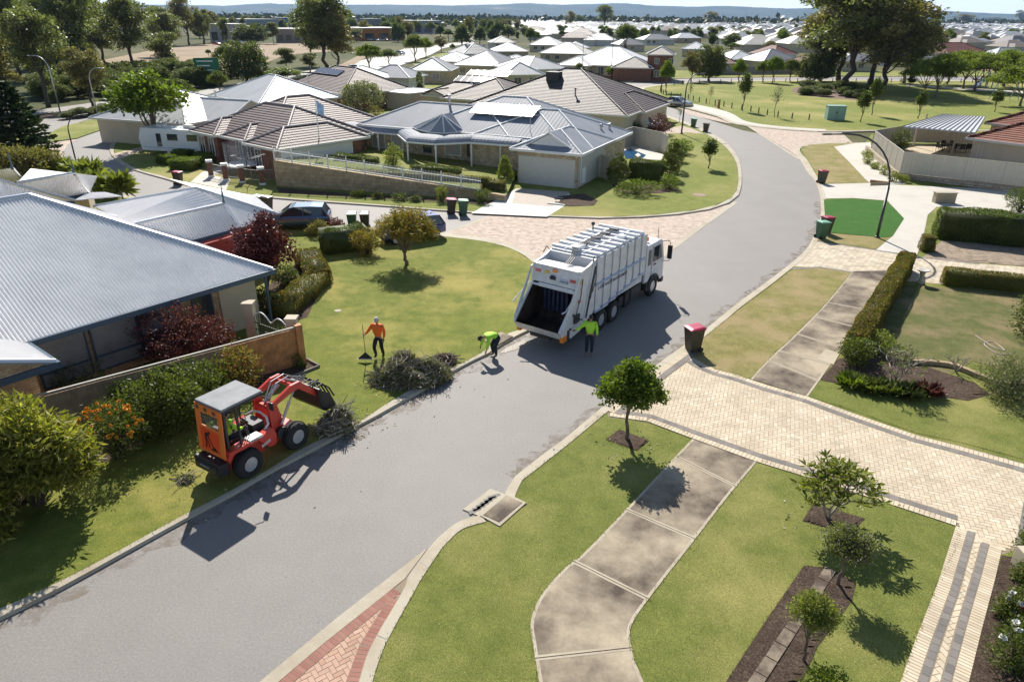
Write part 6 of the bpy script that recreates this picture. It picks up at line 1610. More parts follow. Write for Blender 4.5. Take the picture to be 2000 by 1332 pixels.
for ri,y in enumerate(rows):
 py=PJ((0,y,0))[1];xa_,xb_=(.03 if ri%2 else .05)*y,.76*y;x=xa_;step=19+ri*.5
 while x<xb_:
  X_=x+rf_.uniform(-2,2);Y_=y+rf_.uniform(-5,5)+10*sin(x/60);x+=step*rf_.uniform(.85,1.25)
  u_,v_=PJ((X_,Y_,1))
  if any(abs(u_-(m[0]+m[2])/2)<(m[2]-m[0])*.5+8 and abs(v_-m[1]+3)<8 for m in mids):continue
  if 1225<u_<1390 and v_>78 or 1085<u_<1275 and v_>92 or u_>2040:continue
  if nfar>288:continue
  kx=rf_.choice([1,2,2,3,5,1,6 if ri<4 else 2])if u_>1780 else rf_.choice([0,0,0,1,3,7,4,2,1,4])
  pr=protos[kx];loc=(X_,Y_,.1);rz=R(rf_.choice([0,90,12,-14,80,170]));s_=rf_.uniform(.95,1.2)
  g_='houses of the distant suburb';lab=far_labels[kx]+(', right of the tall park gum' if u_>1780 else ', left of the tall park gum' if u_<1560 else ', behind the park gum trunks');nfar+=1
  if not pr[1]:
   T=pr[0];pr[1]=True;T.location=loc;T.rotation_euler=(0,0,rz);T.scale=(s_,)*3;T['label']=lab;T['group']=g_;reg(T)
  else:dup(pr[0],lab,loc,rz,g_,s_)
for pr in protos:
 if not pr[1]:
  for c in list(pr[0].children):
   for g2 in list(c.children):bpy.data.objects.remove(g2)
   bpy.data.objects.remove(c)
  bpy.data.objects.remove(pr[0])
mb=MB()
for i in range(1500):
 Y_=770*(2600/770)**rf_.random();X_=Y_*rf_.uniform(-.02,.80);s_=rf_.uniform(8,14);h=rf_.uniform(2.5,3.2)
 rf,gb,hp=hip_faces(X_-s_,X_+s_,Y_-s_*.7,Y_+s_*.7,h,.45);k_=rf_.choice([0,0,1,1,2])
 for f in rf:mb.add(f,[tuple(range(len(f)))],k_)
 mb.box(X_-s_+.5,X_+s_-.5,Y_-s_*.7+.5,Y_+s_*.7-.5,-.5,h-.05,3)
o=mb.build('distant_rooftops',[r_white,r_lgrey,r_grey,cream]);o['kind']='stuff';o['label']='mass of tiny rooftops near the horizon';
# ---------------------------------------------------------------- hills
hm=NT('hill_forest',.95,.05);_h=hm.noise(.0016,6,.65);_g=hm.noise(.012,4,.6)
hm.color(hm.mix(1,hm.ramp(_h,[(.4,(.035,.055,.035)),(.62,(.07,.085,.05)),(.72,(.22,.18,.12))]),hm.ramp(_g,[(.3,.75),(.7,1.2)]),'MULTIPLY'))
mb=MB();nx,ny=260,14;vs=[]
Y0=9000
for j in range(ny):
 for i in range(nx):
  x=-11000+22000*i/(nx-1);t=j/(ny-1)
  prof=165+20*sin(x/1900+1)+12*sin(x/730)+7*sin(x/260+2)+4*sin(x/110)
  if x>4500:prof*=max(.62,1-(x-4500)/9000)
  z=prof*(1-(1-t)**2.2)+(12*sin(x/210+t*9)*sin(t*pi))+(7*sin(x/90+t*23))*sin(t*pi)
  vs.append((x,Y0+t*2600+250*sin(x/900),z-3))
mb.add(vs,[(j*nx+i,j*nx+i+1,(j+1)*nx+i+1,(j+1)*nx+i)for j in range(ny-1)for i in range(nx-1)])
struct('hills',mb,hm.m,smooth=True)
# ================================================================ near plants
def bloom(par,c,s_,m,n=26,seed=0):
 rg=np.random.default_rng(seed);P=np.repeat(np.array([c],float),n,0);D=unit(n,rg)+np.array([0,0,.5]);V=leaves_mesh('f',P,D,s_,'tuft',rg);o=bpy.data.objects.new('flower',mesh_np('flower',V,n,m));col.objects.link(o);o.parent=par
def at(px,py,z=.105):return tuple(G(px,py,z))
def dims(px,py,topy,wpx,z=.105):
 H=hgt(px,py,topy,z);b=G(px,py,z);return H,wpx*pxm(b+np.array([0,0,H*.6]))
ROUND=[(0,0,.66,.62,.62,.24),(-.45,.1,.60,.42,.42,.2),(.5,0,.60,.42,.42,.2),(.1,-.45,.62,.42,.42,.2),(-.1,.45,.62,.42,.42,.2),(0,0,.84,.38,.38,.15),(-.35,-.3,.74,.3,.3,.16),(.4,.25,.74,.32,.32,.16),(.68,-.15,.58,.26,.26,.12),(-.7,-.1,.56,.24,.24,.11)]
SPREAD=[(0,0,.72,.55,.55,.17),(-.55,.1,.66,.42,.42,.15),(.55,-.05,.68,.42,.42,.15),(.1,-.5,.66,.42,.42,.15),(-.1,.55,.70,.42,.42,.15),(.35,.4,.80,.35,.35,.12),(-.3,-.35,.82,.32,.32,.12),(0,.1,.88,.3,.3,.1)]
def px_tree(name,label,px,py,topy,wpx,lobes,leafm,barkm,cat_='tree',z=.105,**k):
 H,W=dims(px,py,topy,wpx,z)
 return tree_thing(name,label,cat_,at(px,py,z),H,W,lobes,leafm,barkm,**k)
px_tree('street_tree','small round bright green street tree in a square mulch bed beside the big cream driveway',1224,857,702,140,ROUND,lf_bright,bark,nclump=680,per=14,size=.12,spread=.085,seed=3,fork=.46,r0=.055,nl=9,shell=.3,up=.1)
px_tree('ornamental_tree','small spreading tree with yellowing autumn leaves on the front lawn',793,517,405,142,ROUND,lf_aut,bark,nclump=760,per=13,size=.17,spread=.12,seed=4,fork=.26,r0=.09,shell=.25,kind='long',nl=12,up=-.1)
px_tree('plum_tree','large dark red plum tree beside the red walled garage',527,590,412,146,[(0,0,.62,.6,.6,.3),(-.4,.1,.5,.4,.4,.25),(.45,0,.55,.4,.4,.25),(0,-.4,.45,.4,.4,.25),(.1,.1,.85,.3,.3,.14),(.3,-.3,.72,.3,.3,.18),(-.45,-.2,.72,.25,.25,.15)],lf_plum,barkd,nclump=700,per=13,size=.13,spread=.13,seed=5,fork=.3,r0=.07,shell=.3,nl=12)
def px_shrub(name,label,px,py,topy,wpx,leafm,depth=1.0,z=.105,cat_='shrub',**k):
 H,W=dims(px,py,topy,wpx,z)
 return shrub(name,label,cat_,at(px,py,z),W,W*depth,H,leafm,**k)
px_shrub('plum_bush','wide dark purple leaved bush in front of the dark windows of the near house',372,712,590,190,lf_plumd,.8,seed=6,nclump=900,per=14,size=.09,spread=.10,shell=.45,nlobes=7)
px_shrub('shrub','glossy white edged shrub between the paling fence and the near house window',172,775,705,130,lf_olive,.6,seed=7,nclump=170,per=9,size=.16,spread=.12,kind='long')
px_shrub('ornamental_grass','big feathery yellow green bush at the left frame edge',75,985,770,235,lf_grassy,.7,seed=8,nclump=1300,per=18,size=.24,spread=.15,kind='long',shell=.35,droop=.35,nlobes=8,low=.3)
px_shrub('ornamental_grass','feathery olive bush cut by the lower left frame edge',-60,1060,840,200,lf_grassy,.8,seed=9,nclump=450,per=14,size=.26,spread=.15,kind='long',shell=.35,droop=.35,nlobes=6)
pc=px_shrub('pincushion_shrub','dark shrub dotted with round orange flowers beside the feathery bush',232,893,780,132,lf_mid,.7,seed=10,nclump=360,per=10,size=.11,spread=.10,kind='long')
rg_p=np.random.default_rng(3);_H,_W=dims(232,893,780,132)
for i in range(46):
 a=rg_p.uniform(-pi,.5);el=rg_p.uniform(-.1,1.35);r=rg_p.uniform(.86,1.06);mb=MB()
 c=(cos(a)*cos(el)*_W*.46*r,sin(a)*cos(el)*_W*.34*r,_H*(.50+.48*sin(el)*r));s_=rg_p.uniform(.04,.065)
 bloom(pc,c,s_*1.25,fl_orange,30,i)
for i,(px,py,ty,wp,m_,lab)in enumerate([(300,850,738,110,lf_mid,'green shrub just right of the orange flowered shrub'),(352,836,725,120,lf_mid,'leafy green shrub in the bed left of the loader canopy'),(405,800,696,120,lf_mid,'leafy green shrub behind the loader canopy'),(330,790,715,90,lf_dark,'dark shrub close against the paling fence'),(258,822,745,70,lf_hedge,'low green shrub against the paling fence')]):
 px_shrub('shrub',lab,px,py,ty,wp,m_,.75,seed=20+i,nclump=360,per=11,size=.11,spread=.11,group='shrubs in front of the paling fence')
px_shrub('abelia_shrub','yellow green shrub with red tips near the end of the paling fence',472,765,672,104,leafmat('leaf_red_tips',[(.12,.16,.03),(.26,.26,.05),(.38,.10,.05),(.18,.20,.04)],.35),.8,seed=26,nclump=330,per=10,size=.085,spread=.09,jag=.4)
px_shrub('small_plant','small lime plant in the mulch at the fence end',585,716,690,26,lf_bright,1,seed=27,nclump=40,per=8,size=.07,spread=.06)
hedge('hedge','low reddish hedge curving along the bed at the front lawn',G(622,560),G(548,625),1.2,.75,lf_orange,seed=30,size=.08)
hedge('hedge','low reddish hedge section beneath the plum tree',G(600,515),G(628,560),1.2,.8,lf_orange,seed=31,size=.08)
hedge('clipped_bush','long rounded clipped light green bush in front of the two bins',G(628,494),G(722,482),2.0,1.25,lf_hedge,seed=32,dens=620,size=.07,rounded=.55,lump=.07)
px_shrub('shrub','brownish shrub between the clipped bush and the autumn tree',716,497,442,62,lf_aut,.8,seed=33,nclump=240,per=10,size=.10,spread=.09)
px_shrub('shrub','rounded brown green bush below the blue grey hatchback',622,459,428,50,lf_gumb,.8,seed=34,nclump=240,per=10,size=.09,spread=.08)
px_shrub('shrub','rounded purple brown bush left of the bins by the street',655,450,425,42,lf_plumd,.8,seed=35,nclump=220,per=10,size=.09,spread=.08)
px_shrub('shrub','dark green shrub in the bed between the plum tree and reddish hedge',562,560,515,50,lf_dark,.8,seed=36,nclump=220,per=10,size=.10,spread=.09)
px_shrub('shrub','dark shrub beside the gate pillar of the near house',520,612,560,60,lf_dark,.8,seed=37,nclump=220,per=10,size=.10,spread=.09)
def brush(label,px,py,wpx,dpx,H,seed,n=900,rz=0,leafy=leafmat('leaf_cuttings',[(.10,.115,.035),(.16,.17,.06),(.24,.23,.10),(.19,.14,.08)],.3)):
 rg=np.random.default_rng(seed);b=G(px,py,.1);W=wpx*pxm(b);D=dpx*pxm(b);T=thing('branch_pile',label,'branch pile',tuple(b),rz)
 mb=MB()
 for i in range(n):
  a=rg.uniform(0,2*pi);r=rg.random()**.6;x,y=cos(a)*r*W/2,sin(a)*r*D/2;top=H*(1-r**2)*(.75+.22*sin(x*4+seed)+.16*sin(y*7+x*3))+.06;z=top*rg.random()**.35*rg.uniform(1,1.12)
  d=unit(1,rg)[0]*(1,1,.35);d/=np.linalg.norm(d);l=rg.uniform(.2,.55)if rg.random()<.8 else rg.uniform(.6,1.1);c=np.array([x,y,z]);bend=unit(1,rg)[0]*.12*l
  p0,p1,p2=c-d*l/2,c+bend,c+d*l/2;p0[2]=max(p0[2],.02);p1[2]=max(p1[2],.02);p2[2]=max(p2[2],.02)
  r_=rg.uniform(.006,.014)*(1.6 if l>.8 else 1);mb.tube([p0,p1,p2],[r_,r_*.8,r_*.4],4,cap=False)
 mb.build('branches',dryst,T)
 k=n*15;a=rg.uniform(0,2*pi,k);r=rg.random(k)**.55;x,y=np.cos(a)*r*W/2,np.sin(a)*r*D/2;z=(H*(1-r**2)*(.75+.22*np.sin(x*4+seed)+.16*np.sin(y*7+x*3))+.04)*rg.random(k)**.5
 P=np.stack([x,y,z],1)+rg.normal(size=(k,3))*.03;P[:,2]=np.maximum(P[:,2],.02);V=leaves_mesh('l',P,unit(k,rg),.095,'leaf',rg)
 o=bpy.data.objects.new('withered_leaves',mesh_np('withered_leaves',V,k,leafy));col.objects.link(o);o.parent=T
 return T
brush('wide heap of cut dry branches on the lawn beside the orange shirted worker',803,738,158,96,1.05,41,1300,R(12))
brush('small tuft of dark cut twigs at the right end of the big branch heap',868,708,42,26,.45,42,260,0,lf_plumd)
brush('heap of cut branches on the kerb under the loader bucket',655,838,72,48,1.0,43,620,R(30))
brush('few dry twigs lying on the lawn left of the loader',362,938,26,18,.06,44,40)
def frangipani(label,px,py,topy,wpx,seed,leafm=lf_bright,nleaf=9,lsize=.26,bare=0,depth=5,name='frangipani'):
 rg=np.random.default_rng(seed);H,W=dims(px,py,topy,wpx);T=thing(name,label,'frangipani',at(px,py));mb=MB();tips=[]
 def grow(p,d,l,r,n):
  q=p+d*l;mid=(p+q)/2+rg.normal(size=3)*l*.05;mb.tube([p,mid,q],[r,r*.92,r*.85],7)
  if n==0:tips.append((q,d));return
  k=3 if rg.random()<.45 else 2;ph=rg.uniform(0,2*pi)
  for i in range(k):
   a=ph+2*pi*i/k+rg.normal()*.3;o=np.array([cos(a),sin(a),0]);nd_=d*.62+o*.62+np.array([0,0,.16]);nd_/=np.linalg.norm(nd_);grow(q,nd_,l*rg.uniform(.74,.9),r*.76,n-1)
 for i in range(3):a=2*pi*i/3;d=np.array([cos(a)*.42,sin(a)*.42,.8]);d/=np.linalg.norm(d);grow(np.array([0,0,-.03]),d,1.,.07,depth-1)
 V0=np.array([t[0]for t in tips]);sx=W*.46/max(np.abs(V0[:,:2]).max(),.01);sz=H*.86/V0[:,2].max()
 mb.v=[(x*sx,y*sx,z*sz)for x,y,z in mb.v];mb.build('trunk',barkp,T,smooth=True)
 P,D=[],[]
 for q,d in tips:
  q=q*(sx,sx,sz)
  if rg.random()<bare:continue
  for i in range(nleaf):a=2*pi*i/nleaf+rg.uniform(-.2,.2);P.append(q);D.append([cos(a),sin(a),rg.uniform(-.05,.8)])
 if not P:return T
 V=leaves_mesh('l',np.array(P),np.array(D),lsize,'long',rg,.25);V=V.reshape(-1,4,3)
 o=bpy.data.objects.new('foliage',mesh_np('foliage',V.reshape(-1,3),len(V),leafm));col.objects.link(o);o.parent=T;return T
LEAF['long']=(np.array([(0,0),(.5,.135),(1,0),(.5,-.135)]),[(0,.03,-.12,.03)])
frangipani('frangipani tree with rosettes of long leaves in its own mulch bed on the near lawn',1616,1012,900,172,51,leafmat('leaf_frangipani',[(.12,.145,.02),(.19,.205,.035),(.27,.27,.06)],.35),nleaf=8,lsize=.24)
frangipani('almost leafless frangipani with bare pale branches in the mulch bed by the long hedge',1745,752,668,150,53,lf_mid,bare=.45,nleaf=6,lsize=.16)
frangipani('small leafless frangipani stump right of the bare one, sticks over the stone edging',1868,728,690,50,54,lf_mid,bare=.97,depth=3,nleaf=4,lsize=.1)
STD=[(0,0,.72,.62,.62,.2),(-.4,.1,.70,.45,.45,.17),(.42,0,.70,.45,.45,.17),(0,-.4,.68,.45,.45,.17),(0,.4,.72,.45,.45,.17),(0,0,.86,.4,.4,.12)]
px_tree('standard_tree','fine leaved lollipop tree with purplish tint in the long mulch bed below the frangipani',1637,1142,1030,122,STD,leafmat('leaf_lilac_green',[(.12,.14,.035),(.18,.20,.05),(.23,.24,.07),(.30,.25,.34)],.35),bark,nclump=560,per=14,size=.055,spread=.055,seed=55,fork=.5,r0=.035,shell=.35,nl=9)
px_tree('standard_tree','smaller fine leaved lollipop tree at the lower end of the long mulch bed',1568,1290,1160,108,STD,lf_yell,bark,nclump=420,per=13,size=.055,spread=.055,seed=56,fork=.5,r0=.03,shell=.35,nl=9)
px_shrub('shrub','leafy shrub cut off by the lower frame edge in the long mulch bed',1600,1380,1308,90,lf_bright,1,seed=57,nclump=260,per=11,size=.06,spread=.06)
for i,(px,py,ty,wp,nb,lab)in enumerate([(1985,1305,1205,120,5,'large white rose bush lowest at the right edge'),(1985,1205,1145,70,5,'white rose bush with a red bloom in the right hand bed'),(1960,1205,1175,34,1,'tiny rose plant in the mulch beside the path'),(2002,1075,1015,40,2,'white rose at the corner of the paved court'),(1995,1135,1095,36,1,'low dark rose plant near the top of the right bed')]):
 T=px_shrub('rose_bush',lab,px,py,ty,wp,lf_mid if i else lf_hedge,.9,seed=60+i,nclump=max(60,wp*4),per=9,size=.06,spread=.06,group='rose bushes in the right hand bed')
 _H,_W=dims(px,py,ty,wp);rr_=np.random.default_rng(70+i)
 for k in range(nb):
  a=rr_.uniform(pi*.8,pi*1.7);bloom(T,(cos(a)*_W*.42,sin(a)*_W*.36,_H*rr_.uniform(.6,1.0)),.075,fl_red if(i==1 and k==4)else fl_white,22,k)
mb=MB();a=G(1988,1105,.1);mb.box(a[0]-.12,a[0]+.3,a[1]-.5,a[1]+.12,.05,.65);tag(mb.build('low_wall',cream,bevel=.01),'short cream rendered wall end at the right edge of the paved court','wall')
hedge('hedge','long clipped hedge with orange tips between the footpath and the shaded lawn',G(1663,702),G(1766,528),.80,1.0,lf_orange,seed=81,dens=1100,size=.06,lump=.018)
hedge('hedge','thin orange tipped hedge at the far side of the shaded lawn',G(1836,556),G(2150,592),.7,.85,lf_orange,seed=82,dens=900,size=.06,lump=.02)
hedge('hedge','massive tall dark green clipped hedge right of the pale footpath',G(1822,462),G(2150,496),2.1,1.75,leafmat('leaf_big_hedge',[(.075,.11,.022),(.12,.15,.035),(.19,.22,.055)],.3),seed=83,dens=560,size=.085,rounded=.35,lump=.06)
hedge('hedge','small orange tipped box hedge at the corner of the massive green hedge',G(1795,492),G(1822,494),.8,.95,lf_orange,seed=84,dens=800,size=.06)
px_shrub('shrub','dark clipped ball shrub at the right edge behind the massive hedge',1990,415,365,60,lf_hedge,1,seed=85,nclump=340,per=10,size=.10,spread=.08,shell=.7)
px_shrub('shrub','dark glossy shrub at the right edge of the shaded lawn',2010,665,570,90,lf_dark,1,seed=86,nclump=420,per=10,size=.09,spread=.08)
px_shrub('conifer_shrub','olive feathery shrub at the right edge above the mulch bed',1968,772,692,110,lf_olive,1,seed=87,nclump=560,per=13,size=.09,spread=.10,kind='long')
px_shrub('shrub','leafy shrub at the lower end of the long orange tipped hedge',1670,712,660,66,lf_mid,1,seed=88,nclump=260,per=10,size=.09,spread=.08)
px_shrub('shrub','small yellowish shrub beside the long hedge on the shaded lawn',1718,690,645,50,lf_yell,1,seed=89,nclump=160,per=9,size=.07,spread=.08)
def strappy(label,px,py,wpx,h,seed,m=lf_hedge,n=170,size=.42,group=None,name='strappy_plant',trunk=0,wd=None):
 rg=np.random.default_rng(seed);b=G(px,py,.105);W=wpx*pxm(b);T=thing(name,label,'plant',tuple(b),0,group)
 P=np.zeros((n,3));r=rg.random(n)**.5*W*.28;a=rg.uniform(0,2*pi,n);P[:,0]=np.cos(a)*r;P[:,1]=np.sin(a)*r;P[:,2]=.02
 if trunk:k_=rg.integers(0,3,n);P[:,2]=trunk*(.6+.2*k_);P[:,0]*=.4;P[:,1]*=.4
 D=np.stack([np.cos(a)*.8,np.sin(a)*.8,rg.uniform(.2 if not trunk else-.4,1.4,n)],1);V=leaves_mesh('l',P,D,size,'long',rg,.25)
 o=bpy.data.objects.new('foliage',mesh_np('foliage',V,n,m));col.objects.link(o);o.parent=T
 if trunk:mb=MB();mb.tube([(0,0,-.05),(0,0,trunk)],.07,7);mb.build('stem',barkp,T)
 return T
for i,(px,py,wp,m_)in enumerate([(1663,752,54,lf_bright),(1700,762,46,lf_mid),(1735,766,50,lf_hedge),(1775,772,56,lf_dark),(1812,770,40,lf_plumd)]):
 strappy(['bright strappy clump leftmost in the mulch bed by the footpath','strappy green clump right of the bright one','middle strappy clump under the bare frangipani','dark strappy clump below the bare branches','small purplish clump rightmost in the mulch bed'][i],px,py,wp,.5,90+i,m_,190,.46,'strappy clumps in the bed by the footpath')
for i,(px,py)in enumerate([(1692,306),(1694,320),(1709,330),(1727,341),(1744,354),(1764,356)]):
 T=px_shrub('ball_shrub','yellow green ball shrub, %s along the stone base of the beige fence'%['farthest','second farthest','third','fourth','fifth, largest','nearest, flattest'][i],px,py,py-(20 if i in(1,3,4)else 14),20 if i!=4 else 24,lf_yell,1,seed=100+i,nclump=200,per=8,size=.07,spread=.05,shell=.8,group='ball shrubs along the beige fence')
px_shrub('shrub','bushy dark green shrub inside the beige fence left of the pergola',1756,292,246,36,lf_hedge,1,z=.5,seed=107,nclump=200,per=9,size=.14,spread=.12)
for i,(px,w_2)in enumerate([(1790,34),(1815,34),(1842,36)]):px_shrub('shrub','sunlit hedge shrub under the pergola, %s'%['left','middle','right'][i],px,276,250,w_2,lf_yell if i<2 else lf_hedge,.7,z=.5,seed=108+i,nclump=160,per=9,size=.14,spread=.12)
CON=[(0,0,.35,.85,.85,.35),(0,0,.6,.62,.62,.3),(0,0,.8,.36,.36,.2)]
def conifer(label,px,py,topy,wpx,m,seed,name='conifer',group=None,size=.10,n=420):
 H,W=dims(px,py,topy,wpx);T=thing(name,label,'conifer',at(px,py),0,group);lb=[(0,0,H*.32,W*.48,W*.48,H*.34),(0,0,H*.55,W*.38,W*.38,H*.32),(0,0,H*.78,W*.22,W*.22,H*.22)]
 me,C=crown_mesh('foliage',lb,n,11,.06,size,m,'leaf',seed,.8,0,.9,.4);o=bpy.data.objects.new('foliage',me);col.objects.link(o);o.parent=T
 mb=MB();mb.cyl((0,0,-.1),(0,0,H*.7),.06,.02,n=6);mb.build('trunk',bark,T);return T
lf_gold=leafmat('leaf_gold_conifer',[(.05,.075,.016),(.10,.125,.024),(.20,.19,.035)],.2)
conifer('golden round headed conifer left of the low hedge beside the double garage',1206,356,300,46,lf_gold,111)
conifer('tall golden conifer right of the clipped hedge by the pool',1307,350,296,38,lf_gold,112)
conifer('tallest dark golden conifer behind its twin by the pool',1312,332,272,44,lf_gold,113)
conifer('slim upright shrub left of the double garage',986,358,304,28,lf_yell,114)
hedge('hedge','dark clipped hedge between the golden conifers by the pool',G(1226,350),G(1292,354),1.3,1.5,lf_hedge,seed=115,dens=420,size=.09)
px_shrub('shrub','wide low bright clipped shrub in front of the conifers',1243,380,350,96,lf_bright,.5,seed=116,nclump=420,per=10,size=.09,spread=.07,shell=.75)
px_shrub('shrub','round bright shrub right of the wide low one by the conifers',1306,369,340,40,lf_bright,.8,seed=117,nclump=220,per=10,size=.09,spread=.08,shell=.7)
px_shrub('shrub','big rounded bright shrub behind the tall conifers, farther one',1332,300,272,42,lf_bright,.9,seed=118,nclump=260,per=10,size=.11,spread=.09,shell=.7)
px_shrub('shrub','rounded shrub between the tall conifers and the lawn',1322,316,288,34,lf_hedge,.9,seed=119,nclump=200,per=10,size=.11,spread=.09,shell=.7)
px_shrub('plum_bush','dark plum bush beside the white car near the bend',1286,262,220,48,lf_plumd,.8,seed=120,nclump=240,per=10,size=.15,spread=.14)
px_shrub('shrub','dark green shrub under the charcoal tiled eave beside the white car',1212,262,232,40,lf_dark,.8,seed=121,nclump=160,per=9,size=.15,spread=.14)
px_shrub('shrub','green shrub left of the white car',1240,262,236,28,lf_hedge,.8,seed=122,nclump=160,per=9,size=.15,spread=.14)
zt_=1.35
hedge('hedge','tall loose green hedge behind the flagpole',G(560,300,1.3),G(652,291,1.3),1.6,2.0,lf_hedge,seed=123,dens=260,size=.13,z0=1.2,lump=.12)
hedge('hedge','dark low hedge in front of the verandah, left',G(656,317,zt_),G(706,318,zt_),1.1,.9,lf_dark,seed=124,dens=300,size=.10,z0=1.1)
hedge('hedge','dark low hedge in front of the verandah, second from the left',G(712,318,zt_),G(738,319,zt_),1.0,.8,lf_dark,seed=125,dens=300,size=.10,z0=1.0)
px_shrub('shrub','yellow green rounded shrub standing in front of the verandah',768,330,280,36,lf_yell,.9,z=1.0,seed=126,nclump=220,per=9,size=.12,spread=.10)
hedge('hedge','dark hedge below the verandah windows',G(806,338,.9),G(900,346,.9),1.0,.8,lf_dark,seed=127,dens=260,size=.10,z0=.8)
hedge('hedge','clipped brownish hedge at the low right end of the limestone wall',G(945,382),G(984,386),1.2,1.15,lf_gumb,seed=128,dens=380,size=.09)
hedge('hedge','dry looking hedge running behind the white picket fence',WL0+nn_*1.1+nd*.6,WL0+nn_*1.1+nd*Lw*.92,.6,.5,lf_gumb,seed=129,dens=260,size=.09,z0=1.1)
for i,(px,py,ty,wp,m_)in enumerate([(700,384,372,26,lf_mid),(738,387,375,22,lf_dark),(782,391,374,34,lf_olive),(812,393,381,22,lf_olive),(862,394,362,22,lf_yell),(942,396,366,30,lf_mid)]):
 px_shrub('shrub','shrub under the limestone wall, %s'%['leftmost','second from the left','grey green and wide, in the middle','low, just right of the middle','upright and yellowish, above the pink lidded bin','rightmost, beside the driveway'][i],px,py,ty,wp,m_,.8,seed=130+i,nclump=110,per=8,size=.10,spread=.08,group='shrubs under the limestone wall')
for i,(a,b,w_2,h)in enumerate([((314,322),(336,318),1.6,.8),((345,312),(362,310),1.8,.85),((366,306),(388,306),1.5,.8),((343,329),(386,331),2.0,.9),((392,312),(418,318),1.4,.8),((372,295),(412,300),1.5,1.0)]):
 hedge('box_hedge','neatly clipped bright box hedge block, %s by the pale driveway'%['left of the others','second of the rear row','third of the rear row','front and largest','right of the others','darkest, against the brick wall'][i],G(*a,.1),G(*b,.1),w_2,h,lf_bright if i<5 else lf_dark,seed=140+i,dens=300,size=.09,rounded=.06,lump=.02,group='clipped box hedge blocks by the pale driveway')
sheetpx('driveway',[(372,356),(442,371),(450,350),(415,343),(480,322),(452,318),(395,336)],.112,c_pale)
sheetpx('driveway',[(224,300),(290,284),(292,290),(232,312)],.112,b_pink)
for i,(px,py,s_)in enumerate([(128,352,1.0),(158,362,1.1),(182,366,1.2),(202,380,1.0),(215,384,.9),(240,390,1.1),(102,348,.9),(170,380,1.0)]):
 strappy('yellow green spiky yucca, %s in the row behind the corrugated roofs'%['second','third','fourth, tallest','fifth','sixth','last and nearest the street','first from the left','front, low one'][i],px,py,40,1,150+i,lf_yell,260,.95*s_,'spiky yuccas behind the corrugated roofs','yucca',trunk=1.1*s_)
# ================================================================ larger trees: prototypes, then copies
PT={}
def proto(key,H,W,lobes,leafm,barkm,**k):
 PT[key]=[dict(H=H,W=W,lobes=lobes,leafm=leafm,barkm=barkm,**k),None]
def gum_lobes(seed,n=15):
 rg=np.random.default_rng(seed);L_=[]
 for i in range(n):
  z=rg.uniform(.34,.92);rr=(1-abs(z-.62)/.55)*rg.uniform(.15,.75);a=rg.uniform(0,2*pi);s=rg.uniform(.2,.36);L_.append((cos(a)*rr,sin(a)*rr,z,s,s,s*.38))
 L_.append((0,0,.62,.35,.35,.2));return L_
proto('gum1',17,13,gum_lobes(1,20),lf_gum,barkd,nclump=760,per=14,size=.46,spread=.40,fork=.42,r0=.30,nl=12,kind='leaf',shell=.3,up=-.25,seed=201)
proto('gum2',16,14,gum_lobes(2,19),lf_gumb,barkd,nclump=720,per=14,size=.46,spread=.42,fork=.36,r0=.28,nl=12,kind='leaf',shell=.3,up=-.25,seed=202)
proto('gum3',14,10,gum_lobes(3,14),lf_gum,barkp,nclump=700,per=11,size=.46,spread=.40,fork=.5,r0=.22,nl=10,kind='leaf',shell=.3,up=-.2,seed=203)
proto('round',8,7,ROUND,lf_mid,bark,nclump=620,per=11,size=.34,spread=.26,fork=.26,r0=.16,nl=8,shell=.4,seed=204)
proto('roundb',7,6,ROUND,lf_bright,bark,nclump=620,per=11,size=.32,spread=.24,fork=.24,r0=.14,nl=8,shell=.4,seed=205)
proto('dense',9,9,[(0,0,.45,.75,.75,.38),(-.45,0,.4,.45,.45,.3),(.45,.2,.42,.45,.45,.3),(0,-.4,.5,.45,.45,.3),(.2,.3,.7,.4,.4,.22),(-.3,-.1,.72,.35,.35,.2)],lf_dark,barkd,nclump=760,per=10,size=.42,spread=.3,fork=.2,r0=.2,nl=8,shell=.4,seed=206,low=.5)
proto('feather',7,10,SPREAD+[(.75,.3,.60,.3,.3,.1),(-.75,-.3,.6,.3,.3,.1)],lf_jac,bark,nclump=900,per=13,size=.30,spread=.26,fork=.3,r0=.15,nl=10,kind='leaf',shell=.4,seed=207,up=.1)
proto('sapling',4.2,1.9,[(0,0,.55,.5,.5,.2),(.35,0,.68,.4,.4,.14),(-.35,.2,.64,.4,.4,.16),(0,0,.84,.35,.35,.14)],lf_hedge,bark,nclump=190,per=9,size=.22,spread=.16,fork=.3,r0=.05,nl=8,shell=.2,seed=208)
proto('thin',3.6,1.4,[(0,0,.6,.6,.6,.25),(.2,0,.8,.4,.4,.15)],lf_olive,barkp,nclump=60,per=6,size=.13,spread=.16,fork=.5,r0=.035,nl=8,shell=.2,seed=209)
proto('column',8.5,4.2,[(0,0,.35,.8,.8,.25),(0,0,.55,.7,.7,.25),(0,0,.78,.45,.45,.2)],lf_mid,bark,nclump=520,per=10,size=.34,spread=.22,fork=.2,r0=.13,nl=6,shell=.5,seed=210,low=.3)
CATN=dict(gum1='gum_tree',gum2='gum_tree',gum3='gum_tree',round='street_tree',roundb='street_tree',dense='bushy_tree',feather='park_tree',sapling='sapling',thin='sapling',column='street_tree')
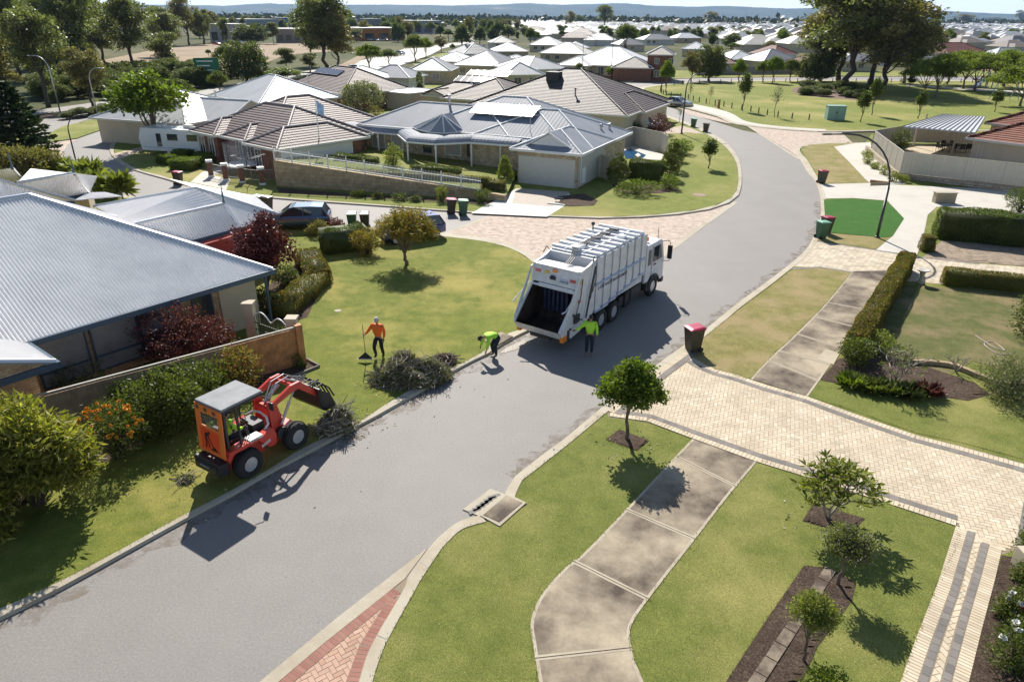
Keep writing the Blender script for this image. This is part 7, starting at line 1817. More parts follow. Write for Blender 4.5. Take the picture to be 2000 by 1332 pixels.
def put(key,label,loc,H,W=None,rz=None,group=None):
 d,root=PT[key];s=H/d['H'];sw=s if W is None else W/d['W'];rz=random.uniform(0,6.28)if rz is None else rz
 if root is None:
  k={a:b for a,b in d.items()if a not in('H','W','lobes','leafm','barkm')}
  T=tree_thing(CATN[key],label,CATN[key].replace('_',' '),loc,d['H'],d['W'],d['lobes'],d['leafm'],d['barkm'],group=group,**k)
  T.rotation_euler=(0,0,rz);T.scale=(sw,sw,s);reg(T);PT[key][1]=T;return T
 return dup(root,label,loc,rz,group,(sw,sw,s))
def putpx(key,label,px,py,topy,wpx,group=None,rz=None):
 H,W=dims(px,py,topy,wpx);return put(key,label,at(px,py),H,W,rz,group)
g_=None
big=[(1655,172,-75,250,'gum1','tallest gum of the park with a thick trunk rising out of the frame'),(1638,158,-20,200,'gum2','gum with a leaning dark trunk behind the tallest park gum'),(1722,178,2,210,'gum2','bushy gum to the right of the tallest park gum'),(1601,158,40,150,'gum3','low hanging gum on the left of the park gum group'),(1700,166,-30,180,'gum1','slender gum between the two main park trunks'),(1765,163,55,120,'gum3','short gum on the right flank of the park group'),(1590,160,100,90,'dense','olive bushy tree under the left branches of the park gums')]
for px,py,ty,wp,k_,lab in big:putpx(k_,lab,px,py,ty,wp,'gum trees grouped in the park')
for i,(px,py,ty,wp)in enumerate([(1826,191,104,112),(1803,187,118,90),(1881,174,98,110),(1903,178,104,120),(1960,170,96,110),(1992,208,128,130),(1850,165,102,90),(2040,180,100,120)]):
 putpx('feather','feathery bright green park tree, %s'%['first on the left of the row','behind the first one on the left','third from the left','beside the playground slide','behind the playground','large one at the right edge','farther one between the first and third','cut by the right frame edge'][i],px,py,ty,wp,'feathery trees by the playground')
sap=[(1450,217,143,30,'sapling','leafy sapling with a thin trunk left of the green cabinet, tallest by the bollards'),(1512,229,165,28,'thin','nearly bare sapling by the bollards left of the green cabinet'),(1386,204,166,14,'thin','thin sapling behind the bollards above the silver sedan'),(1347,197,158,12,'thin','thinnest sapling close to the street lamp'),(1681,239,178,32,'sapling','sapling in the gum shade right of the green cabinet'),(1702,225,152,30,'sapling','taller sapling in the gum shade'),(1793,232,176,30,'sapling','sapling behind the pergola roof'),(1942,219,176,30,'sapling','sapling left of the terracotta roof ridge'),(1776,175,148,20,'sapling','small sapling on the far side of the park grass'),(1758,168,152,10,'thin','tiny sapling far across the park grass'),(1384,329,272,40,'sapling','young leafy tree alone on the corner lawn inside the bend'),(1247,215,176,28,'roundb','small round tree on the verge beside the tiled roof'),(1327,240,205,16,'thin','thin sapling near the lamp post and pink driveway'),(1300,181,118,34,'roundb','bright green tree at the park corner'),(1384,158,82,74,'dense','broad dark tree at the park road left of the saplings'),(1350,160,100,50,'gum2','dull purplish tree beside the broad dark one'),(1441,166,115,34,'roundb','small green tree by the park road, left of three'),(1489,161,117,36,'round','small tree by the park road, middle of three'),(1509,163,110,40,'roundb','small tree by the park road, right of three'),(1542,160,115,40,'round','olive tree by the park road under the gum branches'),(1130,160,122,24,'round','small tree in front of the white double garage'),(1195,156,128,30,'roundb','round clipped tree in front of the white hipped house'),(1262,152,133,20,'roundb','cone shaped bush at the end of the low brick wall'),(1075,150,120,30,'round','greyish tree between the pale roofs and white garage house')]
for px,py,ty,wp,k_,lab in sap:putpx(k_,lab,px,py,ty,wp)
mids_t=[(305,293,138,168,'roundb','large bright green street tree at the bend on the left'),(350,212,152,74,'round','green tree behind the large bright street tree'),(430,186,137,44,'round','round dark lollipop tree by the left road'),(555,166,131,80,'roundb','flat spreading bright tree beyond the pale roofs'),(483,163,72,104,'dense','massive dark tree clump behind the lollipop tree'),(450,150,86,60,'round','yellow green tree on the left of the dark clump'),(560,140,92,52,'gum3','olive tree right of the dark clump'),(606,140,102,50,'gum3','small olive tree left of the tall gum'),(636,141,-22,150,'gum1','very tall gum left of the centre, its crown above the horizon'),(662,142,18,120,'gum2','second stem of the tall gum left of the centre'),(610,128,20,80,'gum3','lower crown on the left of the tall centre gum'),(722,134,86,62,'roundb','bright street tree right of the tall centre gum'),(760,128,95,46,'round','street tree behind the bright one'),(811,120,66,52,'round','broad olive street tree beside the green verge'),(832,112,74,34,'roundb','green street tree right of the olive one'),(862,102,71,34,'gum2','brownish street tree near the main road'),(903,93,48,42,'column','tall bright pyramidal tree on the main road'),(884,101,86,14,'roundb','little round tree left of the pyramidal tree'),(937,87,51,30,'column','dark pyramidal tree right of the bright one'),(962,80,52,30,'dense','dark tree behind the middle row of roofs'),(992,77,49,36,'column','green pyramidal tree beyond the middle roofs'),(1025,72,52,26,'gum3','thin tree beyond the cream roofs'),(1045,76,60,18,'column','small tree beyond the cream roofs'),(1095,74,48,28,'gum3','airy gum beyond the fourth row of roofs'),(1126,80,60,30,'dense','bushy tree left of the big lone tree'),(1220,106,46,56,'round','big lone dark tree among the roofs right of the centre'),(1180,58,7,42,'gum1','tall gum standing above the horizon right of the centre'),(1113,56,22,30,'gum2','brown gum on the horizon left of the tall one'),(1132,52,28,28,'dense','green tree between the two horizon gums'),(1387,50,23,42,'gum2','broad gum clump on the horizon left of the park gums'),(1322,58,40,20,'dense','small tree on the horizon among the white roofs'),(1392,85,52,42,'gum3','airy gum among the roofs behind the park'),(1428,95,62,50,'dense','dark tree behind the red tiled roof'),(1462,90,58,46,'dense','dark tree behind the white gabled roof'),(1432,100,84,26,'roundb','yellow green bush behind the red tiled roof'),(1500,102,80,40,'gum2','brownish tree beside the grey carport roof'),(1818,90,36,36,'gum3','gum right of the park group with a dark top'),(1795,110,60,60,'gum2','sparse gum at the right of the park group'),(1830,102,66,44,'gum2','dull gum above the feathery trees'),(1848,82,56,22,'roundb','bright small tree among the right hand roofs'),(1915,92,62,30,'gum3','thin grey gum among the right hand roofs'),(1944,84,70,14,'roundb','tiny bright tree among the right hand roofs'),(1880,48,28,60,'gum2','dark gum clump on the horizon at the right'),(1992,46,20,30,'gum2','gum on the horizon at the right frame edge'),(1940,45,34,50,'dense','low dark trees on the horizon near the right edge'),(245,226,178,24,'round','thin street tree beside the median at the left'),(182,210,92,110,'gum2','large rusty gum over the left median'),(20,205,64,110,'gum2','gum with a tall dark trunk at the left edge'),(95,208,5,150,'gum1','gum with a long leaning trunk at the left'),(263,146,-14,130,'gum1','tall gum with its crown above the horizon in the left wood'),(325,142,60,90,'gum3','gum on the edge of the dry paddock'),(370,88,-12,80,'gum2','tall gum at the paddock with a bare top'),(440,86,34,34,'gum3','single gum with a thin trunk by the white warehouse'),(490,86,42,80,'dense','dark bushes in front of the blue grey warehouse'),(535,86,42,34,'gum3','slim gum left of the taupe building'),(408,112,97,14,'round','tiny lone bush on the dry paddock'),(205,130,30,110,'gum1','gum in the left wood above the silver shrub'),(150,120,20,110,'gum2','gum in the left wood, middle'),(330,110,20,90,'gum1','gum in the left wood near the paddock')]
for px,py,ty,wp,k_,lab in mids_t:putpx(k_,lab,px,py,ty,wp)
rt=random.Random(11)
for i in range(120):
 px=rt.uniform(-60,420)if i%3 else rt.uniform(-60,190);py=rt.choice([rt.uniform(56,90),rt.uniform(85,165),rt.uniform(60,78)])
 if 190<px<420 and py>88:continue
 k_=rt.choice(['gum1','gum2','gum1','gum3','dense']);H=rt.uniform(11,19)*(.75 if k_=='dense' else 1)
 put(k_,{'gum1':'dark gum in the wood on the far left','gum2':'brownish gum in the wood on the far left','gum3':'pale trunked gum in the wood on the far left','dense':'bushy dark tree in the wood on the far left'}[k_],at(px,py),H,None,None,'trees of the wood on the far left')
for i in range(110):
 px=85+180*rt.random();yb=233-(px-85)*.085;
 if i>70:px=rt.uniform(250,430);yb=rt.uniform(146,172)
 elif i>18:px=rt.uniform(60,290);yb=rt.uniform(160,205)-(px-60)*.06
 b=at(px,yb);s_=rt.uniform(.9,2.2)if i<=18 else rt.uniform(1.5,4.2)
 if i<=18:px=130+i*6.5;b=at(px,232-(px-130)*.15)
 put('dense','low bush in the planted median of the left road' if i<=18 else 'shrubby bush on the edge of the left wood' if i<=70 else 'shrubby bush between the left road and the dry paddock',b,s_*.62 if i<=18 else s_,s_*1.5,None,'low bushes along the left road')
for i in range(230):
 py=rt.choice([rt.uniform(48,60),rt.uniform(56,74),rt.uniform(70,96)]);px=rt.uniform(985,2060)
 if 1085<px<1275 and py>88:continue
 k_=rt.choice(['round','roundb','dense','column','gum3']);b=at(px,py)
 put(k_,{'round':'round garden tree among the distant roofs','roundb':'bright garden tree among the distant roofs','dense':'bushy garden tree among the distant roofs','column':'upright garden tree among the distant roofs','gum3':'slim gum among the distant roofs'}[k_],b,rt.uniform(4,8),rt.uniform(4,8),None,'garden trees of the distant suburb')
for i in range(120):
 py=rt.choice([rt.uniform(47,56),rt.uniform(54,66),rt.uniform(64,84)]);px=rt.uniform(590 if py>66 else 400,1010)
 k_=rt.choice(['round','dense','gum3','gum2','column'])
 put(k_,{'round':'street tree in the business area left of the centre','gum2':'brownish gum in the business area left of the centre','dense':'dark bushy tree in the business area left of the centre','column':'upright tree in the business area left of the centre','gum3':'slim gum in the business area left of the centre'}[k_],at(px,py),rt.uniform(6,13),rt.uniform(7,12),None,'trees of the business area')
px_tree('bottlebrush_tree','dense olive brown tree at the left edge above the corrugated roofs',30,362,285,130,[(0,0,.5,.8,.8,.42),(-.5,0,.5,.5,.5,.36),(.5,.1,.5,.5,.5,.36),(.1,0,.75,.5,.5,.2)],lf_gumb,barkd,nclump=620,per=10,size=.22,spread=.2,seed=221,fork=.25,low=.4)
px_tree('bottlebrush_tree','dense olive brown tree beside the spiky yuccas',82,352,288,90,[(0,0,.5,.8,.8,.42),(-.5,0,.5,.5,.5,.36),(.5,.1,.5,.5,.5,.36),(.1,0,.75,.5,.5,.2)],lf_gumb,barkd,nclump=420,per=10,size=.2,spread=.2,seed=222,fork=.25,low=.4)
H_,W_=dims(42,318,162,150);Tn=thing('norfolk_pine','tall layered dark pine at the left edge in front of the wood','pine',at(42,318))
mb=MB();mb.tube([(0,0,0),(0,0,H_)],[.16,.03],8);P,D=[],[];rgp=np.random.default_rng(12)
for li in range(17):
 z=H_*(.12+.86*li/16);r=W_/2*(1-li/17.5)**.8
 for b_ in range(7):
  a=2*pi*b_/7+li*.5+rgp.normal()*.1;e_=np.array([cos(a)*r,sin(a)*r,z+.06*r]);mb.tube([(0,0,z),tuple(e_)],[.03,.012],4)
  for t in np.linspace(.15,1.02,20):
   for s in(-1,0,1):q=np.array([0,0,z])*(1-t)+e_*t;P.append(q+rgp.normal(size=3)*.05);D.append([cos(a)+s*-sin(a)*.9,sin(a)+s*cos(a)*.9,.25+.1*rgp.normal()])
mb.build('trunk',barkd,Tn);V=leaves_mesh('l',np.array(P),np.array(D),.42,'leaf',rgp);o=bpy.data.objects.new('foliage',mesh_np('foliage',V,len(P),lf_pine));col.objects.link(o);o.parent=Tn
px_tree('flowering_tree','rounded tree covered with creamy blossom behind the wide metal roof',710,226,152,98,[(0,0,.45,.85,.85,.4),(-.4,0,.5,.5,.5,.32),(.4,.1,.5,.5,.5,.32),(.1,-.3,.72,.45,.45,.22)],leafmat('leaf_blossom',[(.06,.09,.025),(.12,.14,.05),(.46,.42,.30),(.36,.33,.22)],.25),bark,nclump=560,per=10,size=.24,spread=.2,seed=223,fork=.2,low=.3)
T=thing('cypress','slim dark pencil cypress beside the cream shed','cypress',at(821,205));H_,W_=dims(821,205,137,12)
me,C=crown_mesh('foliage',[(0,0,H_*.3,W_*.5,W_*.5,H_*.33),(0,0,H_*.62,W_*.45,W_*.45,H_*.34)],320,9,.06,.2,lf_dark,'leaf',5,.7,0,1.2,.5);o=bpy.data.objects.new('foliage',me);col.objects.link(o);o.parent=T
mb=MB();mb.cyl((0,0,-.1),(0,0,H_*.8),.08,.02,n=6);mb.build('trunk',bark,T)
px_shrub('shrub','bare purplish shrub on the lawn below the flowering tree',735,236,205,30,lf_gumb,1,seed=224,nclump=90,per=8,size=.15,spread=.14)
px_shrub('shrub','creeper on the corner of the cream shed',770,205,172,22,lf_mid,1,seed=225,nclump=90,per=8,size=.15,spread=.14)
mb=MB();q=cat(GL([(1546,178),(1560,170),(1600,166),(1660,172),(1720,180),(1722,190),(1690,196),(1620,192),(1570,186)],.12),4,True);mb.sheet([tuple(p)for p in q],.12);struct('park_mulch_bed',mb,mat('bark_mulch_red',(.17,.11,.085),.95,var=.3,scale=2))
for i in range(26):
 px=1566+152*rt.random();py=170+20*rt.random()+(px-1566)*.04
 put('dense','low native bush in the mulched bed under the park gums',at(px,py),rt.uniform(.9,1.8),rt.uniform(2.4,4.2),None,'native bushes under the park gums')
rgw=np.random.default_rng(77);n=26000;Yw=rgw.uniform(1000,4200,n);Xw=Yw*rgw.uniform(-.85,.95,n);dens=np.sin(Xw/160)+np.sin(Yw/210+Xw/310)+rgw.normal(size=n)*.5
k1=(dens>.2)|((Xw<0)&(dens>-1.0));k1&=~((Xw>20)&(Yw<1900)&(dens<1.3));Xw,Yw=Xw[k1],Yw[k1];n=len(Xw)
cl=np.stack([Xw,Yw,rgw.uniform(1,11,n)],1);P=np.repeat(cl,3,0)+rgw.normal(size=(n*3,3))*(2.5,2.5,1.6);P[:,2]=np.maximum(P[:,2],.4)
V=leaves_mesh('w',P,unit(n*3,rgw)+np.array([0,0,.3]),6.5,'tuft',rgw);o=bpy.data.objects.new('distant_woods',mesh_np('distant_woods',V,n*3,leafmat('leaf_distant_wood',[(.022,.032,.014),(.04,.052,.022),(.07,.08,.035)],.1)));col.objects.link(o);o['kind']='stuff';o['label']='dark woods along the horizon below the hills'
# ================================================================ left roads, paddock and street furniture
def sheetw(name,pts,z,m):return sheetpx(name,pts,z,m)
paddock=mat('dry_paddock',(.27,.19,.11),.95,var=.2,scale=.06,col2=(.34,.25,.15),bump=.3,bscale=2)
sheetw('dry_paddock',[(150,128),(330,92),(420,86),(640,84),(660,100),(560,108),(450,150),(330,152),(230,168),(150,160)],.0,paddock)
sheetw('main_road',[(-300,262),(60,240),(190,228),(262,214),(330,200),(400,186),(520,160),(640,140),(690,133),(735,122),(840,100),(920,84),(945,70),(930,70),(900,82),(830,93),(735,112),(650,130),(540,150),(440,168),(372,182),(262,203),(170,218),(60,228),(-300,248)],.012,asph)
sheetw('main_road',[(-300,236),(60,226),(170,212),(240,198),(300,190),(296,186),(228,193),(160,204),(60,217),(-300,226)],.012,asph)
sheetw('median_bed',[(70,235),(190,219),(262,206),(258,202),(185,213),(70,226)],.02,mulch)
lawn('verge',[(95,262),(122,247),(190,231),(262,216),(262,238),(220,246),(190,256),(150,270),(96,278)],z=.10,m=g_park)
sheetw('car_park',[(690,132),(790,96),(870,92),(840,108),(800,122),(730,146),(640,150),(650,136)],.008,c_pale)
sheetw('verge',[(805,125),(880,98),(905,96),(850,118),(815,132)],.02,g_park)
sheetw('path',[(690,128),(716,112),(702,108),(655,132)],.016,paddock)
def lamp(label,px,py,h,reach,az,sign=None,dark=True,rr=.09):
 m=darkst if dark else steel;T=thing('street_lamp',label,'street lamp',at(px,py),0)
 d=np.array([sin(R(az)),cos(R(az)),0]);c=reach*.75
 path=[np.array([0,0,-.1]),np.array([0,0,h*.5]),np.array([0,0,h-c])]
 for a in np.linspace(.15,pi/2,8):path.append(np.array([0,0,h-c])+d*c*(1-cos(a))+np.array([0,0,c*sin(a)]))
 path.append(path[-1]+d*(reach-c));rad=[rr,rr*.85,rr*.72]+[rr*.6]*8+[rr*.45]
 mb=MB();mb.tube(path,rad,10);mb.lathe((0,0,0),[(rr*1.8,-.05),(rr*1.8,.05),(rr,.12)],12);mb.build('pole',m,T,smooth=True)
 e=path[-1];mb=MB();mb.beam(e-d*.05,e+d*.5,.2,.09);mb.build('lamp_head',m,T,bevel=.02)
 if sign:
  z,L_,sa,m2=sign;s=np.array([sin(R(sa)),cos(R(sa)),0]);mb=MB();mb.beam(s*.09+np.array([0,0,z]),s*(L_+.09)+np.array([0,0,z]),.03,.18);mb.build('street_sign',m2,T)
 return T
sgn=mat('street_sign_tan',(.30,.25,.16),.6)
lamp('tall dark curved street lamp with a tan street sign beside the artificial turf',1713,464,6.3,4.3,-95,(3.35,1.15,-98,sgn))
lamp('dark street lamp near the bend with a small street sign, by the pink driveway',1331,262,6.6,2.2,60,(3.2,1.0,85,sgn),rr=.10)
lamp('dark curved street lamp at the far left bend behind the corrugated roofs',152,330,3.6+.8,1.6,25,rr=.07)
lamp('tall pale blue street lamp in the left median',118,221,7.3,2.4,-80,dark=False,rr=.1)
lamp('tall lamp on the park corner by the white hipped house',1136,166,9.0,2.4,60,dark=False,rr=.1)
lamp('tall thin lamp in front of the white hipped house',1193,156,9.0,1.2,60,rr=.09)
lamp('pale street lamp on the median opposite the first one',191,226,6.0,2.0,100,dark=False,rr=.09)
T=thing('road_sign','large green direction sign beside the left road','road sign',at(410,168),R(12))
mb=MB();mb.box(-2.2,2.2,-.06,.06,2.0,5.0);s_=mb.build('sign_board',mat('sign_green',(.01,.14,.07),.5),T)
mb=MB();mb.box(-1.7,1.2,-.075,-.062,4.3,4.5);mb.box(-1.7,.6,-.075,-.062,3.5,3.7);mb.box(-1.7,1.0,-.075,-.062,2.7,2.9);mb.build('sign_stripe',white,s_)
for x in(-1.6,1.6):mb=MB();mb.cyl((x,.1,-.1),(x,.1,5),.08,n=6);mb.build('post',steel,T)
bl=cat(GL([(1292,172),(1290,180),(1298,186),(1312,190),(1338,193),(1357,198),(1380,203),(1405,207),(1430,212),(1460,217),(1500,226),(1540,232),(1600,236)],.1),5)
bp_=np.array(bl);dd=np.r_[0,np.cumsum(np.linalg.norm(np.diff(bp_,axis=0),axis=1))]
tb=None;k=0
for s_ in np.arange(0,dd[-1],2.2):
 p=[np.interp(s_,dd,bp_[:,i])for i in range(3)];lab='short dark timber bollard in the row along the park footpath'
 if tb is None:
  tb=thing('bollard',lab,'bollard',tuple(p),0,'timber bollards round the park');mb=MB();mb.cyl((0,0,-.1),(0,0,.75),.085,.08,n=8);mb.cyl((0,0,.75),(0,0,.82),.07,.03,n=8);mb.build('post',mat('treated_pine',(.085,.06,.045),.9,var=.2),tb)
 else:dup(tb,lab,tuple(p),0,'timber bollards round the park')
bl=cat(GL([(1300,168.5),(1362,164),(1420,162.5),(1500,161),(1600,161),(1750,161.5),(1900,162)],.1),5);bp_=np.array(bl);dd=np.r_[0,np.cumsum(np.linalg.norm(np.diff(bp_,axis=0),axis=1))]
for s_ in np.arange(0,dd[-1],2.6):
 p=[np.interp(s_,dd,bp_[:,i])for i in range(3)];dup(tb,'short dark timber bollard in the row along the far park road',tuple(p),0,'timber bollards round the park')
a=at(1403,212);T=thing('marker_post','stout wooden post with a pale cap among the park bollards','post',a);mb=MB();mb.box(-.16,.16,-.16,.16,-.1,1.25);mb.build('post',wood,T);mb=MB();mb.box(-.2,.2,-.2,.2,1.25,1.33);mb.build('cap',c_kerb,T)
T=thing('utility_cabinet','pale green electrical cabinet on the park grass','cabinet',at(1629,234),R(-6));gcab=mat('cabinet_green',(.25,.40,.34),.5,var=.05)
mb=MB();mb.box(-1.15,1.15,-.7,.7,0,1.75);mb.build('cabinet',gcab,T,bevel=.03);mb=MB();mb.box(-1.22,1.22,-.78,.78,1.76,1.84);mb.build('lid',gcab,T);mb=MB();mb.box(-.01,.01,-.712,-.702,.1,1.65);mb.box(-.1,.1,-.72,-.703,.9,1.1);mb.build('door_seam',darkst,T)
T=thing('playground_slide','playground tower with a blue slide and red roof under the feathery trees','playground',at(1925,172),R(20));pb=mat('play_blue',(.03,.16,.5),.4);pr_=mat('play_red',(.5,.05,.03),.4)
for x in(-.7,.7):
 for y in(-.7,.7):mb=MB();mb.cyl((x,y,0),(x,y,3.4),.09,n=8);mb.build('post',pb,T)
mb=MB();mb.box(-.9,.9,-.9,.9,1.4,1.5);mb.build('platform',darkst,T);mb=MB();mb.extr([(-1.1,-1.1,3.3),(1.1,-1.1,3.3),(0,-1.1,4.1)],(0,2.2,0));mb.build('roof',pr_,T,fix=True)
mb=MB();mb.extr([(-.9,-.4,1.5),(-3.2,-.4,.2),(-3.7,-.4,.2),(-3.7,-.4,.3),(-3.2,-.4,.35),(-.9,-.4,1.9)],(0,.8,0));mb.build('slide',pb,T,fix=True)
mb=MB();mb.box(-.9,-.85,-.9,.9,1.5,2.2);mb.box(.85,.9,-.9,.9,1.5,2.2);mb.build('rail',pr_,T)
T=thing('swing_frame','pale blue swing frame at the right of the park','swing',at(1960,196),R(10));mb=MB()
for x in(-2,2):
 for y in(-1,1):mb.tube([(x,y,0),(x,0,2.8)],.06,6)
mb.tube([(-2,0,2.8),(2,0,2.8)],.06,6);mb.build('frame',mat('play_pale_blue',(.35,.5,.6),.5),T)
for x in(-.8,.8):mb=MB();mb.tube([(x-.2,0,2.8),(x-.2,0,.6)],.02,4);mb.tube([(x+.2,0,2.8),(x+.2,0,.6)],.02,4);mb.box(x-.25,x+.25,-.12,.12,.55,.6);mb.build('swing_seat',black,T)
sheetw('path',[(1770,165),(1860,171),(1990,178),(2060,182),(2060,186),(1960,181),(1850,174),(1770,168)],.125,c_pale)
pq=GL([(1765,247),(1843,223.5),(1925,228.5),(1906,259)],3.1);T=thing('pergola','pergola with pale ribbed roof sheets beside the terracotta house','pergola',tuple(np.mean(pq,0)*[1,1,0]+[0,0,.1]))
mb=MB();mb.add([tuple(p)for p in pq]+[tuple(p-(0,0,.12))for p in pq],[(3,2,1,0),(4,5,6,7),(0,1,5,4),(1,2,6,5),(2,3,7,6),(3,0,4,7)]);rfp=mb.build('roof',mat('pergola_sheet',(.58,.59,.60),.5,var=.04),T,world=True,fix=True)
mb=MB()
for i in range(15):t=i/14;a=pq[0]*(1-t)+pq[3]*t;b=pq[1]*(1-t)+pq[2]*t;mb.beam(a+(0,0,.02),b+(0,0,.02),.10,.06)
mb.build('roof_rib',darkst,rfp,world=True)
for px,py in((1783,287),(1858,303),(1800,268)):b=G(px,py,.5);mb=MB();mb.box(b[0]-.07,b[0]+.07,b[1]-.07,b[1]+.07,.1,3.0);mb.build('post',cream,T,world=True)
sheetpx('yard_terrace',[(1768,293),(1780,281),(1830,284),(1905,290),(1990,300),(1990,318),(1880,310),(1790,298)],.5,mat('sand_paving',(.5,.42,.30),.85,var=.1))
mb=MB();mb.prism([tuple(p[:2])for p in GL([(1705,290),(1765,280),(1900,284),(2100,296),(2100,376),(1880,350),(1760,337)],.49)],0,.48);struct('yard_base',mb,mat('yard_soil',(.12,.09,.06),.95,var=.2))
T=thing('outdoor_table','dark outdoor table under the pergola','table',tuple(G(1862,297,.5)),R(-20));mb=MB();mb.box(-1.1,1.1,-.5,.5,.70,.76);mb.build('tabletop',darkst,T)
for x in(-1,1):
 for y in(-.42,.42):mb=MB();mb.cyl((x,y,0),(x,y,.7),.03,n=6);mb.build('leg',darkst,T)
ch=None
for i,(x,y,rz)in enumerate([(-.6,-.75,90),(.2,-.8,90),(.9,-.7,80),(-.6,.8,-90),(.3,.8,-90),(-1.5,0,0)]):
 c_=G(1862,297,.5);loc=(c_[0]+x,c_[1]+y,.5);lab='dark outdoor chair under the pergola, %s'%['near side left','near side middle','near side right','far side left','far side right','at the head of the table'][i]
 if ch is None:
  ch=thing('outdoor_chair',lab,'chair',loc,R(rz),'outdoor chairs under the pergola');mb=MB();mb.box(-.24,.24,-.24,.24,.42,.47);mb.build('seat',black,ch);mb=MB();mb.box(-.26,-.21,-.24,.24,.47,.95);mb.build('backrest',black,ch)
  for a in(-.2,.2):
   for b in(-.2,.2):mb=MB();mb.cyl((a,b,0),(a,b,.42),.02,n=5);mb.build('leg',black,ch)
 else:dup(ch,lab,loc,R(rz),'outdoor chairs under the pergola')
T=thing('water_tank','cream slimline water tank against the wall of the terracotta house','water tank',tuple(G(1935,325,.3)),R(-35));mb=MB();mb.box(-1.4,1.4,-.4,.4,0,2.1);mb.build('tank',mat('tank_cream',(.55,.50,.42),.6,var=.04),T,bevel=.15);mb=MB();mb.tube([(-1.0,-.5,0),(-1.0,-.5,2.3),(.9,-.3,2.35),(.9,-.3,2.6)],.05,6);mb.build('pipe',offw,T)
T=thing('caravan','white caravan parked beside the brick house behind the large street tree','caravan',at(352,302),R(-12));mb=MB()
mb.extr([(-3.2,-1.15,.45),(3.0,-1.15,.45),(3.3,-1.15,1.0),(3.1,-1.15,2.5),(-3.0,-1.15,2.6),(-3.4,-1.15,1.6)],(0,2.3,0));cv=mb.build('caravan_body',white,T,bevel=.08,fix=True)
for x,w_2,h_ in((-1.4,.5,1.2),(-.2,1.1,.6),(1.9,1.1,.6)):mb=MB();z0=.9 if h_>1 else 1.5;mb.box(x,x+w_2,-1.18,-1.14,z0,z0+h_);mb.build('window',glass,cv)
mb=MB();mb.box(-2.9,2.9,-1.165,-1.15,.75,.85);mb.build('stripe',mat('plate_blue_white'),cv)
for x in(-.9,.9):mb=MB();mb.box(x*1.6-.4,x*1.6+.4,-.3,.3,2.55,2.85);mb.build('roof_vent',offw,cv,bevel=.04)
for x in(-.4,.4):wheel(T,x,-1.0,.34,.22,rim_s,side=-1)
T=thing('trampoline','round trampoline with a white safety net behind the brick pillars','trampoline',at(478,338));mb=MB();mb.lathe((0,0,.75),[(1.5,0),(1.5,.06),(1.25,.07),(0,.07)],24);mb.build('bed',white,T);mb=MB();mb.lathe((0,0,.85),[(1.45,0),(1.45,1.7)],24,cap=False);mb.build('net',mat('net',(.5,.5,.5),.8,var=0,alpha=.28),T)
for i in range(6):a=2*pi*i/6;mb=MB();mb.cyl((1.5*cos(a),1.5*sin(a),0),(1.5*cos(a),1.5*sin(a),2.55),.03,n=6);mb.build('pole',darkst,T)
T=thing('clothesline','rotary clothesline on the grass between the brick pillars and limestone wall','clothesline',at(493,356));mb=MB();mb.cyl((0,0,0),(0,0,2.1),.03,n=6)
for i in range(4):a=pi/2*i+.4;mb.tube([(0,0,1.7),(1.4*cos(a),1.4*sin(a),2.2)],.018,4)
for rr in(.5,.9,1.35):mb.tube([(rr*cos(pi/2*i+.4),rr*sin(pi/2*i+.4),1.7+rr*.36)for i in range(5)],.01,3)
mb.build('frame',steel,T)
T=thing('bird_bath','pale concrete bird bath between the two orange tipped hedges','bird bath',at(1797,553));mb=MB();mb.lathe((0,0,0),[(.20,0),(.20,.06),(.12,.12),(.09,.3),(.13,.52),(.14,.58)],18);mb.build('pedestal',c_kerb,T,smooth=True);mb=MB();mb.lathe((0,0,.58),[(.12,0),(.30,.10),(.33,.16),(.28,.16),(.15,.09),(0,.08)],20);mb.build('bowl',c_pale,T,smooth=True)
T=thing('garden_box','low tan block letter box behind the massive green hedge','letter box',at(1842,396));mb=MB();mb.box(-.75,.75,-.25,.25,0,.75);mb.build('box',mat('tan_block',(.36,.30,.20),.8),T,bevel=.02);mb=MB();mb.box(-.8,.8,-.3,.3,.75,.8);mb.build('cap',c_kerb,T)
mb=MB();mb.beam(G(1699,357,.1)+(0,0,.12),G(1733,361,.1)+(0,0,.12),.25,.25);tag(mb.build('timber_sleeper',wood,bevel=.01),'timber sleeper lying at the end of the angled footpath','sleeper')
T=thing('garden_hose','white garden hose lying loosely on the shaded lawn','hose',at(1940,680));mb=MB();hp_=cat([at(1905,655,.12),at(1925,668,.12),at(1945,680,.12),at(1962,684,.12),at(1940,668,.12),at(1922,672,.12),at(1948,690,.12),at(1975,692,.12)],5);mb.tube(hp_,.018,6);mb.build('hose',mat('hose_white_red',(.55,.42,.38),.5),T,world=True)
T=thing('stone_edging','curved low limestone edging behind the bare frangipani','edging',at(1880,735));mb=MB();ep=cat(GL([(1760,708),(1850,715),(1905,735),(1950,752),(2010,755)],.1),4)
for a,b in zip(ep[:-1],ep[1:]):mb.beam(a+(0,0,.08),b+(0,0,.08),.18,.18)
mb.build('edging',b_lime,T,world=True)
T=thing('storm_drain','concrete storm drain with slotted apron and square lid at the near kerb','storm drain',at(975,985,0))
def quad(mb,pts,z0,z1,mi=0):mb.prism([tuple(p[:2])for p in GL(pts,z1)],z0,z1,mi)
mb=MB();quad(mb,[(904,994),(958,954),(987,965),(938,1008)],-.05,.03)
for i in range(6):
 t=i/6+.04;a=np.array((912,999))*(1-t)+np.array((957,965))*t;b=a+(24,-7);c=b+(3,4);d=a+(4,7);quad(mb,[tuple(a),tuple(b),tuple(c),tuple(d)],.03,.034,1)
mb.build('slotted_apron',[c_kerb,blk],T,world=True)
mb=MB();quad(mb,[(938,1006),(988,962),(1028,981),(976,1027)],-.05,.125);fr_=mb.build('drain_frame',c_kerb,T,world=True)
